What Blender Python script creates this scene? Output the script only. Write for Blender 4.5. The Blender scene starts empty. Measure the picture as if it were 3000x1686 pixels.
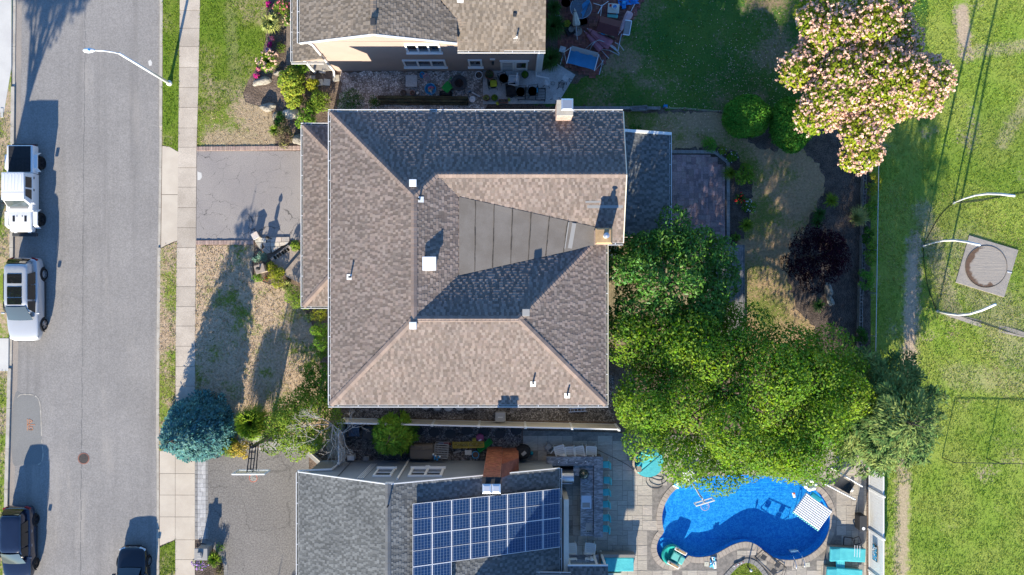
import bpy, bmesh, math, random
import numpy as np
from mathutils import Vector, Matrix
from mathutils.geometry import tessellate_polygon

# ------------------------------------------------------------------ camera, sky, sun, exposure
SC = bpy.context.scene
COL = SC.collection
H, F, CX, CY = 50.0, 2350.0, 1500.0, 843.0          # drone height (m), focal length (px), image centre (px)
cam_d = bpy.data.cameras.new('camera'); cam_d.sensor_width = 36.0; cam_d.sensor_fit = 'HORIZONTAL'
cam_d.lens = 36.0 * F / 3000.0; cam_d.clip_start = 0.5; cam_d.clip_end = 2000.0
cam = bpy.data.objects.new('camera', cam_d); COL.objects.link(cam)
cam.location = (0, 0, H); cam.rotation_euler = (0, 0, 0); SC.camera = cam

SUNV = Vector((0.215, 1.0, -0.388)).normalized()      # the way the light travels
ELEV = math.asin(-SUNV.z)
world = bpy.data.worlds.new('World'); SC.world = world; world.use_nodes = True
wn = world.node_tree.nodes; wl = world.node_tree.links
sky = wn.new('ShaderNodeTexSky'); sky.sky_type = 'NISHITA'; sky.sun_disc = False
sky.sun_elevation = ELEV; sky.sun_rotation = math.radians(168.0); sky.air_density = 1.0; sky.dust_density = 0.0; sky.ozone_density = 7.0
bg = wn['Background']; bg.inputs['Strength'].default_value = 0.125
wl.new(sky.outputs['Color'], bg.inputs['Color'])
sun_d = bpy.data.lights.new('sun', 'SUN'); sun_d.energy = 5.0; sun_d.angle = math.radians(0.53); sun_d.color = (1.0, 0.905, 0.745)
sun = bpy.data.objects.new('sun', sun_d); COL.objects.link(sun)
sun.rotation_euler = SUNV.to_track_quat('-Z', 'Y').to_euler(); sun.location = (-10, -40, 30)
vs = SC.view_settings; vs.view_transform = 'Standard'; vs.look = 'None'; vs.gamma = 1.0; vs.exposure = 1.17
try: vs.use_curve_mapping = False
except Exception: pass
SC.cycles.max_bounces = 6; SC.cycles.transparent_max_bounces = 12; SC.cycles.diffuse_bounces = 3; SC.cycles.glossy_bounces = 2

# ------------------------------------------------------------------ helpers
random.seed(7); RNG = np.random.default_rng(11)
def P(x, y, z=0.0):
    s = (H - z) / F
    return Vector(((x - CX) * s, (CY - y) * s, z))
def PP(pts, z=0.0): return [P(a, b, z) for a, b in pts]
ORG = {}
def link(name, data, parent=None):
    o = bpy.data.objects.new(name, data); COL.objects.link(o)
    if parent is not None: o.parent = parent
    return o
def tag(o, label=None, cat=None, group=None, kind=None):
    if label: o['label'] = label
    if cat: o['category'] = cat
    if group: o['group'] = group
    if kind: o['kind'] = kind
    return o
def T(name, label, cat, loc=(0, 0, 0), rz=0.0, group=None, world=False):
    o = link(name, None); o.empty_display_size = 0.3
    o.location = loc; o.rotation_euler = (0, 0, rz)
    if world: ORG[o] = Vector(loc)
    return tag(o, label, cat, group)

class MB:
    def __init__(s): s.v = []; s.f = []
    def add(s, vs, fs):
        o = len(s.v); s.v += [tuple(p) for p in vs]; s.f += [tuple(i + o for i in f) for f in fs]; return s
    def quad(s, *p): return s.add(p, [tuple(range(len(p)))])
    def box(s, c, size, rz=0.0, rx=0.0, ry=0.0, top=1.0):
        hx, hy, hz = size[0] / 2, size[1] / 2, size[2] / 2
        m = Matrix.Rotation(rz, 3, 'Z') @ Matrix.Rotation(ry, 3, 'Y') @ Matrix.Rotation(rx, 3, 'X')
        vs = []
        for k, z in ((1.0, -hz), (top, hz)):
            for a, b in ((-1, -1), (1, -1), (1, 1), (-1, 1)):
                vs.append(Vector(c) + m @ Vector((a * hx * k, b * hy * k, z)))
        return s.add(vs, [(3, 2, 1, 0), (4, 5, 6, 7), (0, 1, 5, 4), (1, 2, 6, 5), (2, 3, 7, 6), (3, 0, 4, 7)])
    def bar(s, a, b, w, h=None):
        h = h or w; a = Vector(a); b = Vector(b); d = b - a; L = d.length
        if L < 1e-6: return s
        q = d.to_track_quat('X', 'Z').to_matrix(); c = (a + b) / 2; vs = []
        for z in (-h / 2, h / 2):
            for x, y in ((-L / 2, -w / 2), (L / 2, -w / 2), (L / 2, w / 2), (-L / 2, w / 2)):
                vs.append(c + q @ Vector((x, y, z)))
        return s.add(vs, [(3, 2, 1, 0), (4, 5, 6, 7), (0, 1, 5, 4), (1, 2, 6, 5), (2, 3, 7, 6), (3, 0, 4, 7)])
    def prism(s, pts, z0, z1):
        n = len(pts); vs = [(p[0], p[1], z0) for p in pts] + [(p[0], p[1], z1) for p in pts]
        tri = tessellate_polygon([[Vector((p[0], p[1], 0)) for p in pts]])
        ar = sum(pts[i][0] * pts[(i + 1) % n][1] - pts[(i + 1) % n][0] * pts[i][1] for i in range(n))
        fs = []
        for t in tri:
            a, b, c = [Vector((pts[i][0], pts[i][1])) for i in t]
            if (b - a).cross(c - a) < 0: t = (t[0], t[2], t[1])
            fs.append(tuple(i + n for i in t)); fs.append((t[2], t[1], t[0]))
        for i in range(n):
            j = (i + 1) % n
            fs.append((i, j, j + n, i + n) if ar > 0 else (j, i, i + n, j + n))
        return s.add(vs, fs)
    def sheet(s, pts, z, holes=()):
        loops = [[Vector((p[0], p[1], 0)) for p in pts]] + [[Vector((p[0], p[1], 0)) for p in h] for h in holes]
        allp = [p for l in loops for p in l]; fs = []
        for t in tessellate_polygon(loops):
            a, b, c = [allp[i].to_2d() for i in t]
            fs.append(tuple(t) if (b - a).cross(c - a) > 0 else (t[0], t[2], t[1]))
        return s.add([(p.x, p.y, z) for p in allp], fs)
    def tube(s, pts, r, n=8, cap=True):
        pts = [Vector(p) for p in pts]; rs = r if isinstance(r, (list, tuple)) else [r] * len(pts)
        vs = []; fs = []; up = Vector((0, 0, 1)); prev = None
        for i, p in enumerate(pts):
            d = (pts[min(i + 1, len(pts) - 1)] - pts[max(i - 1, 0)]).normalized()
            if prev is None:
                a = d.cross(up if abs(d.z) < 0.95 else Vector((1, 0, 0))).normalized()
            else:
                a = (prev - d * prev.dot(d))
                a = a.normalized() if a.length > 1e-5 else d.orthogonal().normalized()
            prev = a; b = d.cross(a)
            for k in range(n):
                t = 2 * math.pi * k / n; vs.append(p + (a * math.cos(t) + b * math.sin(t)) * rs[i])
        m = len(pts)
        for i in range(m - 1):
            for k in range(n):
                k2 = (k + 1) % n; fs.append((i * n + k, i * n + k2, (i + 1) * n + k2, (i + 1) * n + k))
        if cap: fs += [tuple(range(n))[::-1], tuple((m - 1) * n + k for k in range(n))]
        return s.add(vs, fs)
    def lathe(s, prof, c=(0, 0, 0), n=16, sx=1.0, sy=1.0):
        vs = []; fs = []
        for r, z in prof:
            for k in range(n):
                t = 2 * math.pi * k / n; vs.append((c[0] + r * math.cos(t) * sx, c[1] + r * math.sin(t) * sy, c[2] + z))
        for i in range(len(prof) - 1):
            for k in range(n):
                k2 = (k + 1) % n; fs.append((i * n + k, i * n + k2, (i + 1) * n + k2, (i + 1) * n + k))
        fs += [tuple(range(n))[::-1], tuple((len(prof) - 1) * n + k for k in range(n))]
        return s.add(vs, fs)
    def loft(s, rings, cap=True):
        n = len(rings[0]); vs = [p for r in rings for p in r]; fs = []
        for i in range(len(rings) - 1):
            for k in range(n):
                k2 = (k + 1) % n; fs.append((i * n + k, i * n + k2, (i + 1) * n + k2, (i + 1) * n + k))
        if cap: fs += [tuple(range(n))[::-1], tuple((len(rings) - 1) * n + k for k in range(n))]
        return s.add(vs, fs)
    def rows(s, rows):
        n = len(rows[0]); fs = []
        for i in range(len(rows) - 1):
            for k in range(n - 1): fs.append((i * n + k, i * n + k + 1, (i + 1) * n + k + 1, (i + 1) * n + k))
        return s.add([p for r in rows for p in r], fs)
    def build(s, name, mat, parent=None, smooth=False, bevel=0.0, sub=0, fix=False):
        me = bpy.data.meshes.new(name)
        o_ = ORG.get(parent)
        vv = s.v if o_ is None else [(p[0] - o_.x, p[1] - o_.y, p[2] - o_.z) for p in s.v]
        me.from_pydata(vv, [], s.f)
        if fix or bevel:
            b = bmesh.new(); b.from_mesh(me)
            bmesh.ops.recalc_face_normals(b, faces=b.faces)
            if bevel:
                ed = [e for e in b.edges if len(e.link_faces) == 2 and e.calc_face_angle(0) > 0.5]
                bmesh.ops.bevel(b, geom=ed, offset=bevel, segments=2, profile=0.6, affect='EDGES', clamp_overlap=True)
            b.to_mesh(me); b.free()
        me.materials.append(MT[mat] if isinstance(mat, str) else mat)
        if smooth: me.shade_smooth()
        me.update()
        o = link(name, me, parent)
        if o_ is not None: ORG[o] = o_
        if sub:
            m = o.modifiers.new('smooth', 'SUBSURF'); m.levels = sub; m.render_levels = sub
        return o
    def struct(s, name, mat, **k): return tag(s.build(name, mat, **k), kind='structure')
    def thing(s, name, label, cat, mat, group=None, base=None, **k):
        xs = np.array(s.v)
        c = Vector(base) if base is not None else Vector(((xs[:, 0].min() + xs[:, 0].max()) / 2, (xs[:, 1].min() + xs[:, 1].max()) / 2, xs[:, 2].min()))
        s.v = [(p[0] - c.x, p[1] - c.y, p[2] - c.z) for p in s.v]
        o = s.build(name, mat, None, **k); o.location = c; ORG[o] = c
        return tag(o, label, cat, group)
def fastmesh(name, verts, nper, mat, parent=None, kind=None, smooth=False):
    """verts: (N*nper,3) numpy; each run of nper verts is one face"""
    n = len(verts) // nper
    me = bpy.data.meshes.new(name)
    o_ = ORG.get(parent)
    if o_ is not None: verts = verts - np.array(o_)
    me.vertices.add(len(verts)); me.vertices.foreach_set('co', verts.astype(np.float32).ravel())
    me.loops.add(len(verts)); me.loops.foreach_set('vertex_index', np.arange(len(verts), dtype=np.int32))
    me.polygons.add(n); me.polygons.foreach_set('loop_start', (np.arange(n) * nper).astype(np.int32))
    me.polygons.foreach_set('loop_total', np.full(n, nper, dtype=np.int32))
    me.materials.append(MT[mat]); me.update(calc_edges=True); me.validate()
    if smooth: me.shade_smooth()
    o = link(name, me, parent)
    if o_ is not None: ORG[o] = o_
    if kind: o['kind'] = kind
    return o
def block_mesh(name, mat, bevel=0.06, size=(1, 1, 1)):
    b = bmesh.new(); bmesh.ops.create_cube(b, size=1.0)
    for v in b.verts: v.co = Vector((v.co.x * size[0], v.co.y * size[1], (v.co.z + 0.5) * size[2]))
    if bevel:
        top = [e for e in b.edges if all(v.co.z > size[2] * 0.9 for v in e.verts)]
        bmesh.ops.bevel(b, geom=top, offset=bevel, segments=1, affect='EDGES')
    me = bpy.data.meshes.new(name); b.to_mesh(me); b.free(); me.materials.append(MT[mat]); return me
def piece(name, me, loc, rz=0.0, scale=(1, 1, 1), parent=None, rx=0.0, ry=0.0):
    o = link(name, me, parent); o_ = ORG.get(parent)
    o.location = Vector(loc) - (o_ if o_ is not None else Vector((0, 0, 0)))
    o.rotation_euler = (rx, ry, rz); o.scale = scale; return o
def clone(root, loc, rz, label=None, group=None):
    def rec(o, par):
        c = o.copy(); COL.objects.link(c); c.parent = par
        for k in list(o.children): rec(k, c)
        return c
    r = rec(root, None); r.location = loc; r.rotation_euler = (0, 0, rz)
    if label: r['label'] = label
    if group: r['group'] = group
    return r
def inside(pt, poly):
    x, y = pt[0], pt[1]; c = False; n = len(poly); j = n - 1
    for i in range(n):
        xi, yi = poly[i][0], poly[i][1]; xj, yj = poly[j][0], poly[j][1]
        if (yi > y) != (yj > y) and x < (xj - xi) * (y - yi) / (yj - yi) + xi: c = not c
        j = i
    return c
def inside_np(x, y, poly):
    c = np.zeros(len(x), bool); n = len(poly); j = n - 1
    for i in range(n):
        xi, yi = poly[i][0], poly[i][1]; xj, yj = poly[j][0], poly[j][1]
        if yi != yj:
            m = ((yi > y) != (yj > y)) & (x < (xj - xi) * (y - yi) / (yj - yi) + xi); c ^= m
        j = i
    return c
def smoothloop(pts, n=6, closed=True):
    pts = [Vector(p) for p in pts]; out = []; m = len(pts)
    for i in range(m if closed else m - 1):
        g = lambda k: pts[k % m] if closed else pts[min(max(k, 0), m - 1)]
        p0, p1, p2, p3 = g(i - 1), g(i), g(i + 1), g(i + 2)
        for k in range(n):
            t = k / n
            out.append(0.5 * ((2 * p1) + (p2 - p0) * t + (2 * p0 - 5 * p1 + 4 * p2 - p3) * t * t + (3 * p1 - p0 - 3 * p2 + p3) * t ** 3))
    if not closed: out.append(pts[-1])
    return out

# ------------------------------------------------------------------ materials
MT = {}
class NT:
    def __init__(s, name):
        s.m = bpy.data.materials.new(name); s.m.use_nodes = True; s.t = s.m.node_tree; s.t.nodes.clear(); MT[name] = s.m
        s.out = s.n('ShaderNodeOutputMaterial'); s.geo = s.n('ShaderNodeNewGeometry'); s.pos = s.geo.outputs['Position']
    def n(s, t, **k):
        nd = s.t.nodes.new(t)
        for a, b in k.items(): setattr(nd, a, b)
        return nd
    def l(s, a, b): s.t.links.new(a, b)
    def inp(s, sock, v):
        if isinstance(v, bpy.types.NodeSocket): s.l(v, sock)
        else: sock.default_value = v if not (isinstance(v, tuple) and len(v) == 3 and sock.type == 'RGBA') else (*v, 1)
    def math(s, op, a, b=0.0, c=0.0):
        nd = s.n('ShaderNodeMath', operation=op)
        s.inp(nd.inputs[0], a); s.inp(nd.inputs[1], b); s.inp(nd.inputs[2], c); return nd.outputs[0]
    def noise(s, scale, detail=4, rough=0.6, vec=None, dist=0.0):
        nd = s.n('ShaderNodeTexNoise'); s.l(vec if vec is not None else s.pos, nd.inputs['Vector'])
        nd.inputs['Scale'].default_value = scale; nd.inputs['Detail'].default_value = detail; nd.inputs['Roughness'].default_value = rough; nd.inputs['Distortion'].default_value = dist
        return nd.outputs['Fac']
    def voro(s, scale, feature='DISTANCE_TO_EDGE', vec=None, out='Distance', rnd=1.0):
        nd = s.n('ShaderNodeTexVoronoi', feature=feature); s.l(vec if vec is not None else s.pos, nd.inputs['Vector'])
        nd.inputs['Scale'].default_value = scale; nd.inputs['Randomness'].default_value = rnd; return nd.outputs[out]
    def ramp(s, v, a, b, lo=0.0, hi=1.0):
        nd = s.n('ShaderNodeMapRange', interpolation_type='SMOOTHSTEP'); s.l(v, nd.inputs[0])
        for i, x in enumerate((a, b, lo, hi)): nd.inputs[i + 1].default_value = x
        return nd.outputs[0]
    def mix(s, f, a, b, mode='MIX'):
        nd = s.n('ShaderNodeMix', data_type='RGBA', blend_type=mode)
        s.inp(nd.inputs[0], f); s.inp(nd.inputs[6], a); s.inp(nd.inputs[7], b); return nd.outputs[2]
    def mapping(s, scale=(1, 1, 1), rot=(0, 0, 0), vec=None):
        nd = s.n('ShaderNodeMapping'); s.l(vec if vec is not None else s.pos, nd.inputs[0])
        nd.inputs['Scale'].default_value = scale; nd.inputs['Rotation'].default_value = rot; return nd.outputs[0]
    def xyz(s):
        nd = s.n('ShaderNodeSeparateXYZ'); s.l(s.pos, nd.inputs[0]); return nd.outputs
    def rand(s):
        oi = s.n('ShaderNodeObjectInfo'); return s.math('FRACT', s.math('ADD', s.geo.outputs['Random Per Island'], oi.outputs['Random']))
    def vary(s, col, amt, hue=0.0, sat=0.0):
        r = s.rand(); nd = s.n('ShaderNodeHueSaturation')
        s.l(s.math('MULTIPLY_ADD', r, 2 * amt, 1 - amt), nd.inputs['Value'])
        if hue:
            r2 = s.math('FRACT', s.math('MULTIPLY', r, 7.31)); s.l(s.math('MULTIPLY_ADD', r2, 2 * hue, 0.5 - hue), nd.inputs['Hue'])
        if sat:
            r3 = s.math('FRACT', s.math('MULTIPLY', r, 13.7)); s.l(s.math('MULTIPLY_ADD', r3, 2 * sat, 1 - sat), nd.inputs['Saturation'])
        s.inp(nd.inputs['Color'], col); return nd.outputs[0]
    def bump(s, h, strength=0.4, dist=0.02, prev=None):
        nd = s.n('ShaderNodeBump'); nd.inputs['Strength'].default_value = strength; nd.inputs['Distance'].default_value = dist
        s.l(h, nd.inputs['Height'])
        if prev is not None: s.l(prev, nd.inputs['Normal'])
        return nd.outputs[0]
    def bsdf(s, col, rough=0.8, metal=0.0, spec=0.3, normal=None, trans=0.0, coat=0.0, alpha=None):
        b = s.n('ShaderNodeBsdfPrincipled'); s.inp(b.inputs['Base Color'], col); s.inp(b.inputs['Roughness'], rough)
        b.inputs['Metallic'].default_value = metal; b.inputs['Specular IOR Level'].default_value = spec
        b.inputs['Coat Weight'].default_value = coat; b.inputs['Coat Roughness'].default_value = 0.05
        if normal is not None: s.l(normal, b.inputs['Normal'])
        o = b.outputs[0]
        if trans:
            t = s.n('ShaderNodeBsdfTranslucent'); s.inp(t.inputs['Color'], col)
            mx = s.n('ShaderNodeMixShader'); mx.inputs[0].default_value = trans; s.l(o, mx.inputs[1]); s.l(t.outputs[0], mx.inputs[2]); o = mx.outputs[0]
        if alpha is not None:
            t = s.n('ShaderNodeBsdfTransparent'); mx = s.n('ShaderNodeMixShader'); s.inp(mx.inputs[0], alpha)
            s.l(t.outputs[0], mx.inputs[1]); s.l(o, mx.inputs[2]); o = mx.outputs[0]
        s.l(o, s.out.inputs['Surface']); return s.m
def M(name, col, col2=None, scale=3.0, lo=0.35, hi=0.65, rough=0.8, grain=0.0, gscale=60.0, bump=0.0, bscale=60.0, bdist=0.01, spec=0.25, metal=0.0, var=0.0, hue=0.0, sat=0.0, trans=0.0, coat=0.0):
    n = NT(name); c = col
    if col2 is not None: c = n.mix(n.ramp(n.noise(scale, 5), lo, hi), col, col2)
    if grain:
        g = n.ramp(n.noise(gscale, 3), 0.3, 0.7, 1 - grain, 1 + grain); h = n.n('ShaderNodeHueSaturation'); n.l(g, h.inputs['Value']); n.inp(h.inputs['Color'], c); c = h.outputs[0]
    if var or hue or sat: c = n.vary(c, var, hue, sat)
    nm = n.bump(n.noise(bscale, 4), bump, bdist) if bump else None
    if trans and spec <= 0.3: spec, rough = 0.06, 0.85
    return n.bsdf(c, rough, metal, spec, nm, trans, coat)

M('soil', (0.13, 0.095, 0.07), (0.2, 0.15, 0.115), 1.2, grain=0.35, gscale=14, bump=0.9, bscale=9, bdist=0.06, rough=0.95)
M('mulch', (0.075, 0.057, 0.047), (0.13, 0.10, 0.08), 2.0, grain=0.5, gscale=16, bump=0.9, bscale=14, bdist=0.06, rough=0.95)
M('concrete_kerb', (0.50, 0.46, 0.39), (0.40, 0.36, 0.30), 1.5, grain=0.12, gscale=25, rough=0.9)
M('concrete_walk', (0.54, 0.468, 0.38), (0.45, 0.385, 0.31), 0.7, grain=0.14, gscale=22, bump=0.3, bscale=60, bdist=0.006, var=0.10, rough=0.9)
M('concrete_new', (0.60, 0.525, 0.42), (0.54, 0.465, 0.37), 0.8, grain=0.05, gscale=30, var=0.05, rough=0.9)
M('concrete_white', (0.62, 0.60, 0.55), (0.56, 0.54, 0.5), 0.8, grain=0.05, gscale=30, var=0.05, rough=0.9)
M('concrete_grey', (0.56, 0.56, 0.54), (0.44, 0.445, 0.43), 1.3, grain=0.15, gscale=18, rough=0.9)
M('cinder', (0.30, 0.27, 0.24), (0.2, 0.185, 0.165), 4.0, grain=0.2, gscale=30, var=0.18, rough=0.95)
M('brick_edge', (0.47, 0.345, 0.28), (0.38, 0.28, 0.235), 6.0, grain=0.25, gscale=30, var=0.25, hue=0.012, rough=0.9)
M('brick_patio', (0.30, 0.115, 0.085), (0.20, 0.095, 0.08), 2.0, grain=0.2, gscale=25, var=0.3, hue=0.015, rough=0.9)
M('brick_chimney', (0.36, 0.135, 0.075), (0.27, 0.10, 0.06), 4.0, grain=0.2, gscale=30, var=0.3, hue=0.012, rough=0.9)
M('mortar', (0.36, 0.31, 0.26), (0.3, 0.25, 0.21), 3.0, rough=0.95)
M('paver_red', (0.36, 0.25, 0.235), (0.26, 0.195, 0.195), 1.1, grain=0.18, gscale=14, var=0.28, hue=0.015, rough=0.85)
M('paver_border', (0.30, 0.29, 0.27), (0.24, 0.23, 0.22), 2.0, var=0.12, grain=0.1, rough=0.85)
M('paver_light', (0.50, 0.49, 0.47), (0.40, 0.39, 0.38), 5.0, var=0.14, grain=0.1, rough=0.85)
M('coping', (0.42, 0.36, 0.30), (0.36, 0.31, 0.26), 2.0, var=0.10, grain=0.08, rough=0.8)
M('bluestone', (0.46, 0.44, 0.40), (0.54, 0.46, 0.36), 1.6, var=0.22, hue=0.02, grain=0.15, gscale=16, bump=0.4, bscale=12, bdist=0.02, rough=0.85)
M('step_stone', (0.44, 0.36, 0.285), (0.31, 0.255, 0.21), 3.0, var=0.12, grain=0.2, gscale=12, rough=0.9)
M('boulder', (0.36, 0.33, 0.27), (0.22, 0.20, 0.17), 2.5, grain=0.25, gscale=8, bump=0.8, bscale=5, bdist=0.1, rough=0.9)
M('timber', (0.25, 0.20, 0.15), (0.17, 0.135, 0.105), 3.0, grain=0.3, gscale=12, var=0.15, rough=0.9)
M('timber_grey', (0.26, 0.255, 0.25), (0.18, 0.175, 0.17), 3.0, grain=0.25, gscale=12, var=0.15, rough=0.9)
M('timber_moss', (0.10, 0.095, 0.05), (0.065, 0.055, 0.035), 2.5, grain=0.4, gscale=10, var=0.2, rough=0.95)
M('deck_wood', (0.33, 0.27, 0.17), (0.25, 0.21, 0.13), 2.5, grain=0.25, gscale=14, var=0.15, rough=0.9)
M('white_vinyl', (0.80, 0.80, 0.78), rough=0.45, spec=0.4)
M('cream_vinyl', (0.66, 0.61, 0.50), (0.60, 0.55, 0.45), 2.0, rough=0.5, spec=0.4)
M('white_paint', (0.80, 0.79, 0.76), rough=0.5, spec=0.4)
M('fascia_pale', (0.72, 0.66, 0.52), rough=0.5)
M('gutter_inside', (0.10, 0.10, 0.08), (0.05, 0.055, 0.035), 3.0, rough=0.8)
M('membrane', (0.178, 0.156, 0.132), (0.212, 0.19, 0.165), 0.8, grain=0.10, gscale=35, rough=0.9)
M('membrane_seam', (0.05, 0.045, 0.04), (0.10, 0.085, 0.07), 5.0, rough=0.95)
M('patch_grey', (0.33, 0.32, 0.30), rough=0.8)
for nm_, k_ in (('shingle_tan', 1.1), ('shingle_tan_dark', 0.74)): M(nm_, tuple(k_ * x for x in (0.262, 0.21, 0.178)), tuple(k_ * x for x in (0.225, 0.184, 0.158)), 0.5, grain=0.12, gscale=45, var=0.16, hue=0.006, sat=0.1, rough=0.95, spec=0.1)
M('cap_tan', (0.30, 0.228, 0.188), (0.255, 0.2, 0.168), 0.7, grain=0.12, gscale=45, var=0.12, rough=0.95, spec=0.1)
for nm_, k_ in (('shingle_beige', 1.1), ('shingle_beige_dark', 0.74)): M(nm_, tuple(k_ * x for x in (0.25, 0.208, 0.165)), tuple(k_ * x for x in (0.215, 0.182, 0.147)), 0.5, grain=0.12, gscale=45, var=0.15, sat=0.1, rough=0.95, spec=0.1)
M('cap_beige', (0.26, 0.21, 0.165), (0.235, 0.19, 0.15), 0.7, grain=0.12, gscale=45, var=0.10, rough=0.95, spec=0.1)
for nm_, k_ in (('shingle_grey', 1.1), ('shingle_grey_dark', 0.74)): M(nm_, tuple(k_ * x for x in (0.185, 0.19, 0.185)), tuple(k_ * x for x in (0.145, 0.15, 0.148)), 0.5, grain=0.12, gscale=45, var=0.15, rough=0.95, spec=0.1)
M('cap_grey', (0.20, 0.20, 0.195), (0.16, 0.16, 0.158), 0.8, grain=0.12, gscale=45, var=0.10, rough=0.95, spec=0.1)
M('glass_dark', (0.02, 0.025, 0.03), rough=0.06, spec=0.8)
M('glass_car', (0.012, 0.014, 0.016), rough=0.04, spec=0.8)
M('glass_wind', (0.06, 0.075, 0.08), rough=0.05, spec=0.9)
M('galv', (0.55, 0.57, 0.6), rough=0.35, metal=0.7, spec=0.5)
M('alu_white', (0.78, 0.80, 0.82), rough=0.35, spec=0.5)
M('steel', (0.6, 0.61, 0.62), rough=0.3, metal=0.8)
M('chrome', (0.8, 0.8, 0.82), rough=0.12, metal=1.0)
M('black_metal', (0.015, 0.015, 0.016), rough=0.45, spec=0.5)
M('dark_grey', (0.05, 0.052, 0.055), rough=0.6)
M('rubber', (0.016, 0.016, 0.017), rough=0.85)
M('rim_alloy', (0.5, 0.5, 0.52), rough=0.3, metal=0.8)
M('rim_dark', (0.05, 0.05, 0.055), rough=0.3, metal=0.6)
M('paint_white', (0.78, 0.78, 0.77), rough=0.25, spec=0.5, coat=0.6)
M('paint_silver', (0.50, 0.515, 0.535), rough=0.3, metal=0.25, spec=0.5, coat=0.8)
M('paint_navy', (0.010, 0.016, 0.038), rough=0.22, spec=0.5, coat=1.0)
M('paint_black', (0.006, 0.008, 0.014), rough=0.2, spec=0.5, coat=1.0)
M('red_lens', (0.25, 0.01, 0.008), rough=0.2, spec=0.6)
M('lamp_lens', (0.75, 0.75, 0.73), rough=0.15, spec=0.6)
M('tonneau', (0.02, 0.021, 0.024), (0.028, 0.028, 0.03), 6.0, rough=0.7)
M('siding_dummy', (0.5, 0.4, 0.3))
M('teal_cushion', (0.10, 0.52, 0.55), (0.08, 0.46, 0.50), 3.0, rough=0.85, bump=0.3, bscale=5, bdist=0.05, var=0.06)
M('teal_deep', (0.02, 0.30, 0.38), (0.015, 0.24, 0.31), 3.0, rough=0.85)
M('wicker', (0.36, 0.31, 0.24), (0.25, 0.215, 0.165), 40.0, rough=0.9, bump=0.8, bscale=60, bdist=0.02)
M('wicker_grey', (0.30, 0.285, 0.26), (0.2, 0.19, 0.175), 40.0, rough=0.9)
M('plastic_white', (0.74, 0.75, 0.74), rough=0.45)
M('plastic_blue', (0.02, 0.22, 0.55), rough=0.4)
M('plastic_sky', (0.06, 0.38, 0.68), rough=0.4)
M('plastic_green', (0.01, 0.30, 0.05), rough=0.45)
M('plastic_yellow', (0.42, 0.33, 0.05), rough=0.5)
M('plastic_lime', (0.55, 0.60, 0.05), rough=0.7)
M('plastic_brown', (0.16, 0.135, 0.11), rough=0.55)
M('plastic_grey', (0.30, 0.295, 0.285), rough=0.55)
M('plastic_pink', (0.42, 0.10, 0.20), rough=0.5)
M('plastic_red', (0.45, 0.03, 0.02), rough=0.5)
M('plastic_mint', (0.16, 0.52, 0.46), rough=0.4)
M('plastic_cream', (0.55, 0.53, 0.44), rough=0.5)
M('terracotta', (0.32, 0.15, 0.11), (0.26, 0.12, 0.09), 5.0, rough=0.85)
M('clay_dark', (0.10, 0.07, 0.06), rough=0.85)
M('canvas_blue', (0.05, 0.22, 0.40), (0.04, 0.19, 0.36), 2.5, rough=0.9, bump=0.3, bscale=4, bdist=0.05)
M('canvas_pink', (0.42, 0.18, 0.22), (0.36, 0.14, 0.18), 3.0, rough=0.9, bump=0.4, bscale=6, bdist=0.05)
M('canvas_pale', (0.50, 0.36, 0.38), (0.44, 0.30, 0.33), 3.0, rough=0.9)
M('canvas_cream', (0.50, 0.47, 0.39), (0.42, 0.40, 0.33), 4.0, rough=0.9)
M('canvas_black', (0.02, 0.02, 0.022), (0.03, 0.03, 0.033), 8.0, rough=0.85)
M('tarp_blue', (0.02, 0.20, 0.55), rough=0.5)
M('maroon_plastic', (0.12, 0.035, 0.035), (0.10, 0.03, 0.03), 4.0, rough=0.6)
M('tan_plastic', (0.38, 0.34, 0.24), rough=0.6)
M('stone_brown', (0.17, 0.145, 0.115), (0.13, 0.11, 0.09), 6.0, rough=0.9)
M('cast_iron', (0.05, 0.05, 0.05), rough=0.6)
M('manhole_iron', (0.10, 0.085, 0.075), (0.045, 0.04, 0.04), 22.0, rough=0.8, bump=0.6, bscale=25, bdist=0.02)
M('marble_white', (0.55, 0.55, 0.53), (0.4, 0.4, 0.39), 8.0, rough=0.6)
M('lava', (0.055, 0.035, 0.03), (0.03, 0.02, 0.02), 20.0, rough=0.95, bump=1.0, bscale=16, bdist=0.1)
M('charcoal_bowl', (0.06, 0.065, 0.07), rough=0.7)
M('egg_green', (0.015, 0.035, 0.028), rough=0.2, spec=0.6, coat=0.6)
M('pad_pale', (0.42, 0.37, 0.31), (0.37, 0.33, 0.28), 1.5, rough=0.9, bump=0.4, bscale=5, bdist=0.03)
M('bark', (0.12, 0.095, 0.075), (0.08, 0.065, 0.05), 6.0, grain=0.3, gscale=15, rough=0.95)
M('bark_pale', (0.34, 0.31, 0.27), (0.25, 0.225, 0.19), 6.0, rough=0.95)
M('twig_white', (0.46, 0.43, 0.38), (0.36, 0.33, 0.29), 6.0, rough=0.9)
M('net_black', (0.02, 0.02, 0.02), rough=0.9)
M('orange_paint', (0.75, 0.30, 0.12), (0.5, 0.28, 0.18), 8.0, rough=0.9)
M('red_rim', (0.65, 0.14, 0.06), rough=0.5)
M('yellow_wood', (0.42, 0.33, 0.06), (0.36, 0.28, 0.05), 4.0, rough=0.7)
M('sand_wood', (0.45, 0.30, 0.16), (0.38, 0.25, 0.13), 4.0, rough=0.7)
M('foil', (0.7, 0.71, 0.72), rough=0.3, metal=0.6)
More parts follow.
